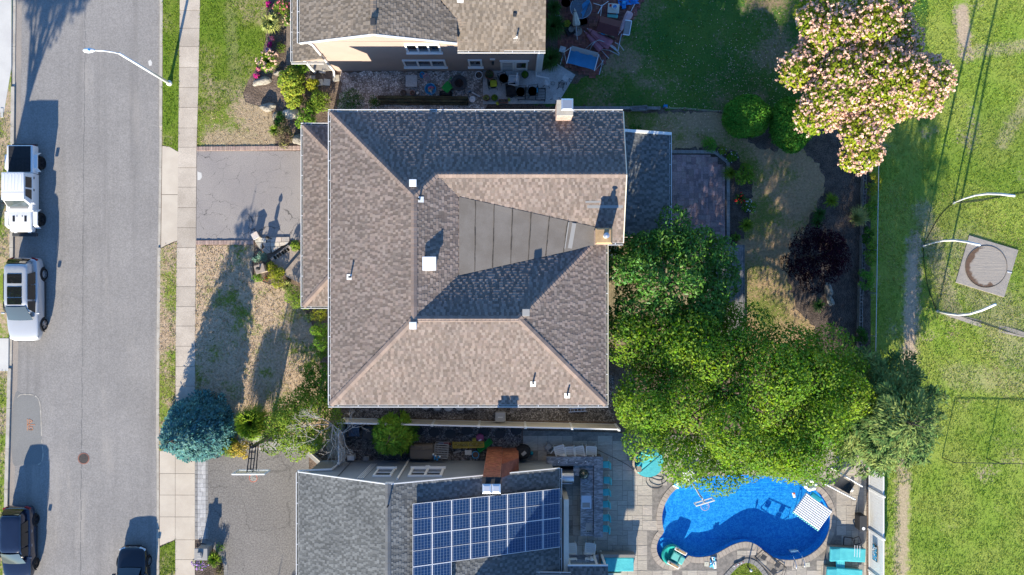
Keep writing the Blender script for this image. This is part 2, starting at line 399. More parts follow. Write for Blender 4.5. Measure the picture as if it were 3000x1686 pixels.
# foliage
M('leaf_big', (0.20, 0.315, 0.032), (0.105, 0.22, 0.026), 0.45, var=0.38, hue=0.025, sat=0.1, trans=0.28, rough=0.55, spec=0.3)
M('leaf_magnolia', (0.055, 0.165, 0.022), (0.10, 0.235, 0.028), 0.8, var=0.4, hue=0.02, trans=0.2, rough=0.5, spec=0.31)
M('leaf_cedar', (0.22, 0.29, 0.085), (0.07, 0.145, 0.045), 0.7, var=0.35, hue=0.03, trans=0.15, rough=0.6)
M('leaf_purple', (0.03, 0.006, 0.012), (0.016, 0.004, 0.012), 0.9, var=0.4, hue=0.02, trans=0.15, rough=0.6)
M('leaf_mimosa', (0.33, 0.38, 0.03), (0.21, 0.29, 0.025), 0.6, var=0.3, hue=0.02, trans=0.3, rough=0.6)
M('flower_pink', (0.87, 0.61, 0.47), (0.80, 0.52, 0.40), 1.0, var=0.2, hue=0.01, trans=0.2, rough=0.9)
M('leaf_topiary', (0.075, 0.25, 0.03), (0.13, 0.31, 0.035), 1.2, var=0.4, hue=0.02, trans=0.15, rough=0.6)
M('leaf_spruce', (0.055, 0.165, 0.17), (0.12, 0.25, 0.215), 0.8, var=0.35, hue=0.03, sat=0.15, trans=0.05, rough=0.7)
M('leaf_light', (0.24, 0.33, 0.045), (0.16, 0.26, 0.03), 0.7, var=0.35, hue=0.025, trans=0.28, rough=0.55)
M('leaf_mid', (0.10, 0.22, 0.026), (0.15, 0.27, 0.03), 0.9, var=0.35, hue=0.025, trans=0.25, rough=0.55)
M('leaf_dark', (0.04, 0.125, 0.02), (0.065, 0.165, 0.025), 0.9, var=0.35, hue=0.025, trans=0.2, rough=0.5)
M('leaf_yellow', (0.36, 0.36, 0.035), (0.25, 0.30, 0.03), 1.0, var=0.3, hue=0.02, trans=0.25, rough=0.6)
M('leaf_gold', (0.55, 0.42, 0.08), (0.42, 0.33, 0.06), 1.2, var=0.25, hue=0.015, trans=0.2, rough=0.6)
M('leaf_hydrangea', (0.34, 0.39, 0.05), (0.21, 0.30, 0.04), 0.9, var=0.35, hue=0.03, trans=0.25, rough=0.6)
M('leaf_bluegreen', (0.15, 0.28, 0.21), (0.22, 0.34, 0.24), 2.0, var=0.3, trans=0.2, rough=0.6)
M('leaf_mauve', (0.13, 0.09, 0.07), (0.16, 0.17, 0.05), 1.4, var=0.4, hue=0.03, trans=0.15, rough=0.6)
M('leaf_conifer', (0.11, 0.24, 0.026), (0.17, 0.29, 0.03), 0.9, var=0.35, hue=0.025, trans=0.12, rough=0.6)
M('blade_green', (0.25, 0.36, 0.035), (0.16, 0.27, 0.03), 0.9, var=0.35, hue=0.02, trans=0.25, rough=0.6)
M('blade_pale', (0.44, 0.46, 0.16), (0.31, 0.36, 0.10), 1.0, var=0.3, hue=0.02, trans=0.2, rough=0.6)
M('blade_dark', (0.05, 0.14, 0.03), (0.08, 0.17, 0.04), 0.9, var=0.35, trans=0.2, rough=0.6)
M('flower_magenta', (0.55, 0.02, 0.22), var=0.25, hue=0.02, rough=0.8, trans=0.2)
M('flower_rose', (0.70, 0.20, 0.25), var=0.3, hue=0.02, rough=0.8, trans=0.2)
M('flower_pale', (0.72, 0.48, 0.36), var=0.2, rough=0.8, trans=0.2)
M('flower_violet', (0.42, 0.25, 0.55), var=0.35, hue=0.05, rough=0.8, trans=0.2)
M('flower_white', (0.70, 0.72, 0.80), var=0.15, rough=0.8, trans=0.2)
M('flower_red', (0.5, 0.03, 0.03), var=0.25, rough=0.8, trans=0.2)
M('tuft_green', (0.21, 0.31, 0.03), (0.14, 0.24, 0.024), 0.5, var=0.35, hue=0.025, trans=0.25, rough=0.6)
M('tuft_dry', (0.55, 0.42, 0.26), (0.40, 0.31, 0.17), 1.2, var=0.35, hue=0.03, trans=0.15, rough=0.8)
M('tuft_field', (0.255, 0.37, 0.05), (0.33, 0.40, 0.08), 0.35, var=0.35, hue=0.03, trans=0.25, rough=0.6)

def grass_mat(name, g1, g2, dry, dlo, dhi, dscale=0.5, paths=()):
    """turf: two greens, dry straw where a broad noise is high, bare earth along given world lines"""
    n = NT(name)
    c = n.mix(n.ramp(n.noise(0.35, 4), 0.35, 0.65), g1, g2)
    c = n.mix(n.ramp(n.noise(9.0, 4, 0.7), 0.45, 0.75, 0.0, 0.7), c, tuple(0.4 * a for a in g1))
    d = n.noise(dscale, 6, 0.65); f = n.ramp(n.math('ADD', d, n.math('MULTIPLY', n.math('SUBTRACT', n.noise(6.0, 4, 0.7), 0.5), 0.45)), dlo, dhi)
    for (x0, y0, x1, y1, w, amt) in paths:
        X, Y, Z = n.xyz(); L2 = (x1 - x0) ** 2 + (y1 - y0) ** 2
        t = n.math('MULTIPLY_ADD', n.math('SUBTRACT', X, x0), (x1 - x0) / L2, n.math('MULTIPLY', n.math('SUBTRACT', Y, y0), (y1 - y0) / L2))
        t = n.math('MINIMUM', n.math('MAXIMUM', t, 0.0), 1.0)
        dx = n.math('SUBTRACT', X, n.math('MULTIPLY_ADD', t, x1 - x0, x0)); dy = n.math('SUBTRACT', Y, n.math('MULTIPLY_ADD', t, y1 - y0, y0))
        dist = n.math('SQRT', n.math('ADD', n.math('MULTIPLY', dx, dx), n.math('MULTIPLY', dy, dy)))
        dist = n.math('ADD', dist, n.math('MULTIPLY', n.math('SUBTRACT', n.noise(2.6, 8, 0.8), 0.5), 3.2 * w))
        f = n.math('MAXIMUM', f, n.ramp(dist, w * 1.25, w * 0.45, 0.0, amt))
    dc = n.mix(n.ramp(n.noise(7.0, 5, 0.75), 0.35, 0.7), dry, tuple(0.6 * a for a in dry))
    c = n.mix(f, c, dc)
    nm = n.bump(n.noise(14.0, 4, 0.75), 0.55, 0.06)
    n.bsdf(c, 0.95, spec=0.1, normal=nm)
grass_mat('turf_front', (0.15, 0.235, 0.026), (0.21, 0.25, 0.04), (0.50, 0.38, 0.25), 0.50, 0.72, 0.35, paths=((-16.2, 11.2, -14.8, 9.2, 1.6, 0.95), (-18.5, 9.2, -15.0, 9.0, 0.9, 0.9), (-17.6, 17.5, -17.2, 12.0, 0.4, 0.25)))
grass_mat('turf_dry', (0.20, 0.25, 0.04), (0.17, 0.23, 0.035), (0.60, 0.45, 0.30), 0.34, 0.50, 0.45)
grass_mat('turf_verge', (0.20, 0.29, 0.04), (0.25, 0.30, 0.05), (0.56, 0.42, 0.28), 0.44, 0.58, 0.4)
grass_mat('turf_back', (0.055, 0.15, 0.03), (0.10, 0.18, 0.035), (0.34, 0.25, 0.15), 0.48, 0.64, 0.22)
grass_mat('turf_backdry', (0.15, 0.20, 0.04), (0.19, 0.22, 0.05), (0.50, 0.345, 0.20), 0.36, 0.56, 0.3)
grass_mat('turf_field', (0.245, 0.355, 0.05), (0.32, 0.385, 0.075), (0.58, 0.45, 0.31), 0.58, 0.72, 0.25,
          paths=((25.1, 3.0, 24.6, -9.0, 0.55, 1.0), (24.4, -11.0, 24.2, -18.5, 0.5, 0.9), (25.0, 18.5, 25.0, 14.8, 0.38, 1.0), (28.0, 17.2, 28.3, 14.6, 0.55, 1.0), (28.3, 14.6, 33.0, 15.2, 0.45, 0.6), (28.3, 2.2, 31.5, -4.0, 1.6, 0.45), (27.5, -1.5, 25.6, 4.8, 0.7, 0.6), (27.5, -5.5, 33.0, -6.0, 0.9, 0.35), (33.0, 13.0, 30.5, 9.0, 0.5, 0.5)))

def gravel_mat(name, a, b, scale, dark):
    n = NT(name); col = n.voro(scale, 'F1', out='Color'); s = n.n('ShaderNodeSeparateColor'); n.l(col, s.inputs[0])
    c = n.mix(s.outputs[0], a, b); e = n.voro(scale); c = n.mix(n.ramp(e, 0.0, 0.12), dark, c)
    c = n.mix(n.ramp(n.noise(0.8, 4), 0.45, 0.7, 0.0, 0.6), c, tuple(0.5 * x for x in dark))
    n.bsdf(c, 0.9, spec=0.2, normal=n.bump(n.voro(scale, 'F1'), 0.9, 0.03))
gravel_mat('gravel', (0.34, 0.29, 0.25), (0.88, 0.82, 0.75), 9.0, (0.12, 0.09, 0.07))
gravel_mat('gravel_dark', (0.09, 0.08, 0.07), (0.40, 0.36, 0.33), 11.0, (0.025, 0.02, 0.018))

def asphalt(name, a, b, crack=0.0, cscale=0.5, grain=0.16, streak=False, gs=20.0):
    n = NT(name); c = n.mix(n.ramp(n.noise(0.25, 5), 0.35, 0.65), a, b)
    g = n.ramp(n.noise(gs, 3, 0.7), 0.25, 0.75, 1 - grain, 1 + grain); h = n.n('ShaderNodeHueSaturation'); n.l(g, h.inputs['Value']); n.inp(h.inputs['Color'], c); c = h.outputs[0]
    if streak:
        st = n.noise(1.0, 4, 0.6, n.mapping((1.3, 0.05, 1))); c = n.mix(n.ramp(st, 0.5, 0.75, 0.0, 0.42), c, tuple(0.6 * x for x in a))
        st2 = n.noise(1.0, 5, 0.7, n.mapping((0.8, 0.12, 1))); c = n.mix(n.ramp(st2, 0.52, 0.8, 0.0, 0.5), c, (0.42, 0.38, 0.33))
    if crack:
        w = n.n('ShaderNodeVectorMath', operation='MULTIPLY_ADD'); nn = n.n('ShaderNodeTexNoise'); nn.inputs['Scale'].default_value = 1.6; nn.inputs['Detail'].default_value = 5; n.l(n.pos, nn.inputs['Vector'])
        n.l(nn.outputs['Color'], w.inputs[0]); w.inputs[1].default_value = (1.1, 1.1, 0); n.l(n.pos, w.inputs[2])
        e = n.voro(cscale, vec=w.outputs[0]); f = n.ramp(e, 0.003, 0.012, crack, 0.0)
        f = n.math('MULTIPLY', f, n.ramp(n.noise(0.45, 3), 0.42, 0.55)); c = n.mix(f, c, (0.035, 0.032, 0.03))
    n.bsdf(c, 0.92, spec=0.2, normal=n.bump(n.noise(45, 3), 0.35, 0.012))
asphalt('asphalt_road', (0.262, 0.247, 0.23), (0.298, 0.28, 0.26), grain=0.22, streak=True, gs=13.0)
asphalt('asphalt_drive', (0.285, 0.26, 0.245), (0.325, 0.295, 0.27), crack=0.7, cscale=0.85, grain=0.24)
asphalt('asphalt_dark', (0.205, 0.19, 0.172), (0.24, 0.222, 0.20), crack=0.3, cscale=0.25, grain=0.36, gs=11.0)
asphalt('asphalt_sandy', (0.34, 0.295, 0.25), (0.27, 0.25, 0.225))
asphalt('asphalt_seam', (0.17, 0.165, 0.155), (0.22, 0.21, 0.2))
asphalt('asphalt_patch', (0.21, 0.205, 0.195), (0.24, 0.235, 0.22), grain=0.12)

def siding(name, a, lap=0.11):
    n = NT(name); X, Y, Z = n.xyz(); f = n.math('FRACT', n.math('DIVIDE', Z, lap))
    c = n.mix(n.ramp(n.noise(0.8, 4), 0.35, 0.65), a, tuple(0.93 * x for x in a)); c = n.mix(n.ramp(f, 0.0, 0.10, 0.35, 0.0), c, tuple(0.55 * x for x in a))
    n.bsdf(c, 0.6, spec=0.25, normal=n.bump(n.math('SUBTRACT', 1.0, f), 0.35, 0.02))
siding('siding_tan', (0.40, 0.305, 0.255)); siding('siding_grey', (0.27, 0.30, 0.325)); siding('siding_main', (0.45, 0.42, 0.36))
def stamped(name):
    n = NT(name); v = n.noise(1.0, 5, 0.65, n.mapping((2.5, 9, 1), (0, 0, 0.7)), 1.2)
    c = n.mix(n.ramp(v, 0.32, 0.68), (0.45, 0.40, 0.33), (0.33, 0.30, 0.26)); c = n.mix(n.ramp(n.noise(0.5, 4), 0.4, 0.7, 0, 0.4), c, (0.52, 0.47, 0.40)); c = n.vary(c, 0.11, 0.006)
    n.bsdf(c, 0.75, spec=0.3, normal=n.bump(v, 0.5, 0.03))
stamped('stamped_slab')
def granite(name):
    n = NT(name); v = n.noise(1.0, 6, 0.65, n.mapping((1.3, 4.2, 1), (0, 0, 0.75)), 2.2)
    c = n.mix(n.ramp(v, 0.34, 0.62), (0.36, 0.37, 0.39), (0.11, 0.115, 0.125)); n.bsdf(c, 0.3, spec=0.5)
granite('granite')
def pool_liner():
    n = NT('pool_liner'); c = n.mix(n.ramp(n.noise(7.0, 3, 0.7, dist=1.5), 0.42, 0.60), (0.010, 0.25, 0.66), (0.06, 0.47, 0.82)); n.bsdf(c, 0.6, spec=0.2)
pool_liner()
def water():
    n = NT('pool_water'); t = n.n('ShaderNodeBsdfTransparent'); t.inputs[0].default_value = (0.72, 0.90, 0.98, 1)
    g = n.n('ShaderNodeBsdfGlossy'); g.inputs['Roughness'].default_value = 0.03; nm = n.bump(n.noise(3.5, 3, 0.6, dist=0.6), 0.25, 0.05); n.l(nm, g.inputs['Normal'])
    dp = n.n('ShaderNodeVectorMath', operation='DOT_PRODUCT'); n.l(n.geo.outputs['Incoming'], dp.inputs[0]); n.l(nm, dp.inputs[1])
    fr = n.math('MULTIPLY_ADD', n.math('POWER', n.math('SUBTRACT', 1.0, n.math('ABSOLUTE', dp.outputs['Value'])), 5.0), 0.6, 0.02)
    mx = n.n('ShaderNodeMixShader'); n.l(fr, mx.inputs[0]); n.l(t.outputs[0], mx.inputs[1]); n.l(g.outputs[0], mx.inputs[2]); n.l(mx.outputs[0], n.out.inputs['Surface'])
water()
def glassy(name, col, a):
    n = NT(name); n.bsdf(col, 0.08, spec=0.7, alpha=a)
glassy('glass_table', (0.10, 0.17, 0.22), 0.55); glassy('acrylic', (0.45, 0.5, 0.42), 0.35); glassy('float_clear', (0.03, 0.42, 0.36), 0.75)
def mesh_net(name, col, cell, w, a=1.0, rot=0.78):
    n = NT(name); oc = n.n('ShaderNodeTexCoord'); mp = n.mapping((1 / cell, 1 / cell, 1 / cell), (0, 0, rot), oc.outputs['UV'])
    sx = n.n('ShaderNodeSeparateXYZ'); n.l(mp, sx.inputs[0])
    fx = n.math('ABSOLUTE', n.math('SUBTRACT', n.math('FRACT', sx.outputs[0]), 0.5)); fy = n.math('ABSOLUTE', n.math('SUBTRACT', n.math('FRACT', sx.outputs[1]), 0.5))
    m = n.math('GREATER_THAN', n.math('MAXIMUM', fx, fy), 0.5 - w / 2); n.bsdf(col, 0.8, alpha=n.math('MULTIPLY', m, a))
mesh_net('net', (0.05, 0.05, 0.05), 0.05, 0.10); mesh_net('chain_link', (0.20, 0.20, 0.19), 0.06, 0.035); mesh_net('net_pale', (0.5, 0.5, 0.45), 0.05, 0.45)
def solar():
    n = NT('solar_cell'); tc = n.n('ShaderNodeTexCoord'); sx = n.n('ShaderNodeSeparateXYZ'); n.l(tc.outputs['UV'], sx.inputs[0])
    def line(v, k, w): return n.math('LESS_THAN', n.math('ABSOLUTE', n.math('SUBTRACT', n.math('FRACT', n.math('MULTIPLY', v, k)), 0.5)), w)
    m = n.math('MAXIMUM', line(sx.outputs[0], 6, 0.045), line(sx.outputs[1], 5, 0.02)); m2 = line(sx.outputs[0], 18, 0.03)
    oi = n.n('ShaderNodeObjectInfo'); c = n.mix(n.ramp(n.noise(6, 3), 0.3, 0.7), (0.006, 0.028, 0.085), (0.010, 0.04, 0.12))
    c = n.mix(n.math('MULTIPLY', m2, 0.25), c, (0.20, 0.28, 0.42)); c = n.mix(m, c, (0.22, 0.29, 0.38)); n.bsdf(c, 0.12, spec=0.5)
solar()
def trampoline_mat():
    n = NT('trampoline_mat'); v = n.noise(0.9, 5, 0.6); X, Y, Z = n.xyz()
    d = n.math('SQRT', n.math('ADD', n.math('POWER', n.math('SUBTRACT', X, 29.75), 2), n.math('POWER', n.math('SUBTRACT', Y, 1.3), 2)))
    f = n.ramp(n.math('ADD', d, n.math('MULTIPLY', n.math('SUBTRACT', v, 0.5), 1.5)), 1.12, 1.28)
    n.bsdf(n.mix(f, (0.40, 0.35, 0.29), (0.16, 0.10, 0.065)), 0.9, normal=n.bump(n.noise(1, 3, 0.5, n.mapping((1, 7, 1), (0, 0, 0.1))), 0.4, 0.04))
trampoline_mat()
# ------------------------------------------------------------------ ground, road, pavements
LK = [(46, -700), (44, 0), (40, 414), (36, 900), (30, 1150), (21, 1481), (8, 2300)]
RK = [(469, -700), (468, 0), (466, 430), (462, 700), (459, 1000), (457, 1280), (458, 1500), (458, 2300)]
def lerp_line(line, y):
    for (x0, y0), (x1, y1) in zip(line[:-1], line[1:]):
        if y0 <= y <= y1: return x0 + (x1 - x0) * (y - y0) / (y1 - y0)
    return line[-1][0]
def Zp(px): return [(1850 + a / 3.7508, 1300 + b / 3.7508) for a, b in px]
pool_px = Zp([(330, 800), (335, 760), (352, 690), (380, 628), (425, 558), (485, 498), (565, 440), (665, 398), (810, 362), (1000, 345), (1250, 338), (1500, 348), (1720, 378), (1890, 432), (2000, 492), (2090, 565), (2150, 655), (2183, 760), (2190, 850), (2175, 950), (2140, 1040), (2080, 1130), (2000, 1200), (1900, 1255), (1800, 1280), (1700, 1285), (1600, 1270), (1520, 1235), (1450, 1180), (1390, 1130), (1330, 1097), (1270, 1083), (1200, 1090), (1120, 1115), (1040, 1155), (960, 1200), (880, 1235), (800, 1250), (720, 1255), (660, 1245), (622, 1235), (600, 1265), (560, 1300), (510, 1325), (450, 1335), (390, 1325), (335, 1290), (295, 1240), (273, 1180), (272, 1120), (290, 1060), (318, 1012), (352, 975), (336, 900)])
POOL = [p for p in PP(pool_px)]
def offset_loop(loop, d):
    n = len(loop); out = []
    ar = sum(loop[i].x * loop[(i + 1) % n].y - loop[(i + 1) % n].x * loop[i].y for i in range(n))
    s = 1 if ar > 0 else -1
    for i in range(n):
        t = (loop[(i + 1) % n] - loop[i - 1]); t.z = 0; t.normalize()
        out.append(loop[i] + Vector((t.y, -t.x, 0)) * d * s)
    return out
POOL_OUT = offset_loop(POOL, 0.02)
BIG = 250.0
MB().sheet([(-BIG, -BIG), (BIG, -BIG), (BIG, BIG), (-BIG, BIG)], -0.16, holes=[[(p.x, p.y) for p in offset_loop(POOL, 0.03)]]).struct('ground', 'turf_back')
rd = PP(LK) + PP(RK)[::-1]
MB().sheet([(p.x, p.y) for p in rd], -0.12).struct('road', 'asphalt_road')
# asphalt repair patch, seams and painted utility marks on the road
pt = PP([(42, 1152), (60, 1156), (95, 1160), (112, 1178), (118, 1225), (119, 1290), (123, 1330), (120, 1352), (110, 1362), (60, 1362), (34, 1358), (30, 1240)])
MB().sheet([(p.x, p.y) for p in smoothloop(pt, 3)], -0.116).struct('road_patch', 'asphalt_patch')
seam = MB(); sp = smoothloop(PP([(48, 1166), (60, 1157), (95, 1159), (112, 1177), (117, 1225), (119, 1290), (123, 1330), (119, 1354), (108, 1364)]), 5, False)
for a, b in zip(sp[:-1], sp[1:]):
    if random.random() < 0.85: seam.box(((a.x + b.x) / 2, (a.y + b.y) / 2, -0.112), ((b - a).length * 1.05, random.uniform(0.03, 0.09), 0.004), math.atan2(b.y - a.y, b.x - a.x))
seam.struct('patch_seam', 'concrete_kerb')
c = P(245, 1344, -0.12)
mh = T('manhole_cover', 'round rusty iron manhole cover in the grey road', 'manhole cover', (c.x, c.y, -0.12), world=True)
MB().lathe([(0.36, 0), (0.36, 0.008), (0.32, 0.012), (0.30, 0.008)], (c.x, c.y, -0.119), 32).build('rim', 'terracotta', mh)
MB().lathe([(0.30, 0), (0.30, 0.012)], (c.x, c.y, -0.118), 32).build('lid', 'manhole_iron', mh)
sl = MB()
for k in range(60):
    y = -60 + k * 30; a, b = P(247 - k * .25 + random.uniform(-1.5, 1.5), y), P(247 - k * .25 + random.uniform(-1.5, 1.5), y + 26); sl.bar((a.x, a.y, -.1155), (b.x, b.y, -.1155), random.uniform(.02, .05), .003)
sl.struct('road_seam', 'asphalt_seam')
mk = MB()
def stroke(m, pts, w=0.045, z=-0.106, px=True):
    q = [P(a, b, z) for a, b in pts] if px else pts
    for a, b in zip(q[:-1], q[1:]): m.box(((a.x + b.x) / 2, (a.y + b.y) / 2, z), ((b - a).length + w, w, 0.003), math.atan2(b.y - a.y, b.x - a.x))
for l in ([(235, 212), (235, 598)], [(295, 225), (295, 350), (415, 287), (295, 225)], [(490, 410), (248, 410)], [(310, 378), (248, 410), (310, 448)], [(280, 490), (410, 490)], [(300, 525), (285, 560), (305, 592), (345, 590), (355, 555)], [(355, 555), (370, 592), (405, 590), (420, 560), (412, 525)]):
    stroke(mk, [(60 + a / 11.686, 1210 + b / 11.686) for a, b in l], 0.035)
mk.struct('utility_mark', 'orange_paint')
wm = MB(); q = PP([(434, 180), (441, 175), (446, 184), (444, 193), (437, 194), (435, 187)], -0.115); wm.sheet([(p.x, p.y) for p in q], -0.115); wm.struct('paint_spot', 'concrete_white')
# gutter pan strips beside the kerbs
g = [(a + 1, b) for a, b in LK] + [(a + 17, b) for a, b in LK][::-1]
MB().sheet([(p.x, p.y) for p in PP(g)], -0.1165).struct('gutter_strip', 'asphalt_sandy')
def kerb(name, line, w, top=0.0):
    segs = []; ys = list(range(-690, 2250, 118))
    root = T(name, 'kerb', 'kerb', P(lerp_line(line, 800), 800), world=True)
    for k in ('label', 'category'): del root[k]
    root['kind'] = 'structure'
    for y0, y1 in zip(ys[:-1], ys[1:]):
        drop = top
        for (a, b, h) in DROPS.get(name, ()):
            if y0 + 59 > a and y0 + 59 < b: drop = h
        a, b = P(lerp_line(line, y0), y0 + 0.4), P(lerp_line(line, y1), y1 - 0.4)
        a2, b2 = P(lerp_line(line, y0) + w, y0 + 0.4), P(lerp_line(line, y1) + w, y1 - 0.4)
        if -150 < y0 < 1750: MB().prism([(a.x, a.y), (a2.x, a2.y), (b2.x, b2.y), (b.x, b.y)], -0.16, drop).build('kerb_stone', 'concrete_kerb', root)
DROPS = {'kerb_east': ((425, 730, -0.07), (1310, 1610, -0.07)), 'kerb_west': ((-200, 215, -0.07), (1000, 1095, -0.07))}
kerb('kerb_east', RK, 8.5); kerb('kerb_west', LK, -10)
# yards: one level sheet each side of the road, a hole for the pool on the east side
ey = PP([(a + 8, b) for a, b in RK]); ey = [(p.x, p.y) for p in ey] + [(BIG * 0.9, ey[-1].y), (BIG * 0.9, ey[0].y)]
MB().sheet(ey, -0.012, holes=[[(p.x, p.y) for p in POOL_OUT]]).struct('yard', 'soil')
wy = PP([(a - 9, b) for a, b in LK]); wy = [(p.x, p.y) for p in wy] + [(-BIG * 0.9, wy[-1].y), (-BIG * 0.9, wy[0].y)]
MB().sheet(wy, -0.012).struct('yard_west', 'turf_verge')
SWL = [(531, -260), (527, 0), (524, 300), (521, 560), (517, 800), (515, 1000), (514, 1400), (514, 2100)]
SWR = [(590, -260), (586, 0), (581, 257), (576, 430), (574, 700), (572, 1000), (571, 1190), (571, 2100)]
walk = T('sidewalk', 'x', 'x', P(550, 800), world=True)
for k in ('label', 'category'): del walk[k]
walk['kind'] = 'structure'
js = [-85, -27, 31, 83.5, 137, 198, 257, 315.6, 375.6, 432, 492, 549, 609, 668, 726.5, 786, 840.5, 899, 956, 1015, 1074, 1132, 1191, 1255, 1322, 1388, 1451, 1515, 1582, 1640, 1700, 1760]
for i, (a, b) in enumerate(zip(js[:-1], js[1:])):
    q = [(lerp_line(SWL, a), a + 0.5), (lerp_line(SWR, a), a + 0.5), (lerp_line(SWR, b), b - 0.5), (lerp_line(SWL, b), b - 0.5)]
    MB().prism([(p.x, p.y) for p in PP(q)], -0.1, 0.006 + random.uniform(0, 0.012)).build('slab', 'concrete_new' if a > 1300 else 'concrete_walk', walk)
    if 1320 <= a < 1582:
        q = [(468, a + 0.5), (513, a + 0.5), (513, b - 0.5), (468, b - 0.5 + (18 if b == 1582 else 0))]
        MB().prism([(p.x, p.y) for p in PP(q)], -0.1, 0.006).build('slab', 'concrete_new', walk)
for q in ([(475.5, 428), (497, 431), (522, 446), (521, 570), (474, 570)], [(474, 571.5), (521, 571.5), (519.5, 706), (505, 710), (488, 718), (472, 726)]):
    MB().prism([(p.x, p.y) for p in PP(q)], -0.1, 0.004).build('apron_slab', 'concrete_new', walk)
# left side of the street: pale concrete drive aprons
for nm, q in (('drive_apron', [(-120, -120), (34, -120), (33, 200), (12, 330), (-120, 330)]), ('drive_apron', [(-120, 992), (25, 992), (24, 1088), (-120, 1088)])):
    MB().prism([(p.x, p.y) for p in PP(q)], -0.1, 0.004).struct(nm, 'concrete_white')
for q in ([(2, 318), (10, 318), (10, 345), (2, 345)],):
    MB().prism([(p.x, p.y) for p in PP(q)], -0.05, 0.03).thing('valve_box', 'small pale concrete utility lid in the grass at the left edge', 'utility lid', 'concrete_white')
# drives
MB().sheet([(p.x, p.y) for p in PP([(577, 443), (930, 443), (930, 704), (575, 704)])], 0.004).struct('driveway', 'asphalt_drive')
MB().sheet([(p.x, p.y) for p in PP([(609, 1329), (905, 1329), (905, 2000), (609, 2000)])], 0.004).struct('driveway_south', 'asphalt_dark')
q = PP([(578.5, 503), (590, 507), (592, 520), (586, 528), (579, 529)]); MB().sheet([(p.x, p.y) for p in q], 0.008).struct('drive_patch', 'concrete_white')
# lawns
LAWNS = {
 'verge_north': ([(478, -80), (527, -80), (524, 300), (521.5, 444), (497, 430), (476, 426)], 'turf_front'),
 'verge_middle': ([(470, 729), (488, 721), (505, 713), (518, 708), (514.5, 1000), (513, 1322), (466.5, 1322), (468, 1000)], 'turf_verge'),
 'verge_south': ([(468, 1604), (513, 1584), (513, 1800), (468, 1800)], 'turf_front'),
 'front_lawn_north': ([(590, -80), (786, -80), (781, 60), (777, 120), (766, 170), (747, 205), (727, 240), (712, 275), (718, 300), (760, 312), (795, 325), (805, 370), (806, 428), (577, 430), (581, 257), (586, 0)], 'turf_front'),
 'front_lawn_south': ([(575, 719), (745, 719), (742, 760), (735, 790), (745, 815), (780, 830), (830, 845), (870, 880), (905, 930), (925, 980), (930, 1010), (930, 1080), (960, 1130), (985, 1240), (900, 1327), (572, 1327), (572, 1000)], 'turf_dry'),
 'back_lawn_north': ([(1905, -120), (2720, -120), (2710, 300), (2550, 420), (2400, 330), (2130, 325), (1650, 313), (1560, 309), (1640, 258), (1740, 215), (1800, 140)], 'turf_back'),
 'back_lawn': ([(1700, 330), (2130, 330), (2165, 400), (2240, 440), (2350, 440), (2410, 500), (2415, 560), (2370, 650), (2318, 720), (2305, 800), (2330, 900), (2380, 960), (2400, 1080), (1980, 1080), (2060, 760), (2180, 700), (2205, 600), (2198, 520), (2160, 450), (2100, 428), (1960, 438), (1700, 438)], 'turf_backdry'),
 'field': ([(2551, -300), (3600, -300), (3600, 2000), (2551, 2000)], 'turf_field'),
}
def rough(q, step=.22, amp=.10, seed=1):
    rr = random.Random(seed); L = PP(q); out = []
    for a, b in zip(L, L[1:] + L[:1]):
        n = max(1, int((b - a).length / step))
        for k in range(n):
            p = a.lerp(b, k / n); out.append((p.x + rr.gauss(0, amp), p.y + rr.gauss(0, amp)))
    return out
for nm, (q, mt) in LAWNS.items():
    MB().sheet(rough(q, .22, .09) if nm in ('back_lawn', 'back_lawn_north') else rough(q, .3, .02) if nm.startswith('front') else [(p.x, p.y) for p in PP(q)], 0.004 if nm != 'field' else 0.0).struct(nm, mt)
MB().sheet(rough([(2150, 395), (2240, 440), (2350, 440), (2410, 500), (2415, 560), (2370, 650), (2318, 720), (2305, 800), (2330, 900), (2380, 960), (2420, 1100), (2548, 1100), (2548, 420), (2300, 380)], .22, .08), -0.004).struct('planting_bed', 'mulch')
MB().sheet(rough([(2100, 425), (2165, 455), (2200, 520), (2208, 600), (2185, 700), (2060, 770), (1960, 760), (1960, 436)], .22, .08), -0.002).struct('planting_bed_patio', 'mulch')
MB().sheet(rough([(995, 212), (1425, 208), (1425, 335), (985, 335), (1000, 270)], .22, .08), 0.002).struct('gravel_bed', 'gravel')
MB().sheet([(p.x, p.y) for p in PP([(1425, 300), (1760, 300), (1760, 400), (1425, 400)])], -0.002).struct('shade_bed', 'mulch')
MB().sheet([(p.x, p.y) for p in PP([(1030, 1100), (1800, 1100), (1800, 1236), (1030, 1224)])], 0.001).struct('side_yard', 'gravel_dark')
MB().sheet([(p.x, p.y) for p in PP([(1012, 1243), (1528, 1248), (1528, 1352), (1012, 1352)])], 0.001).struct('side_gravel', 'gravel_dark')

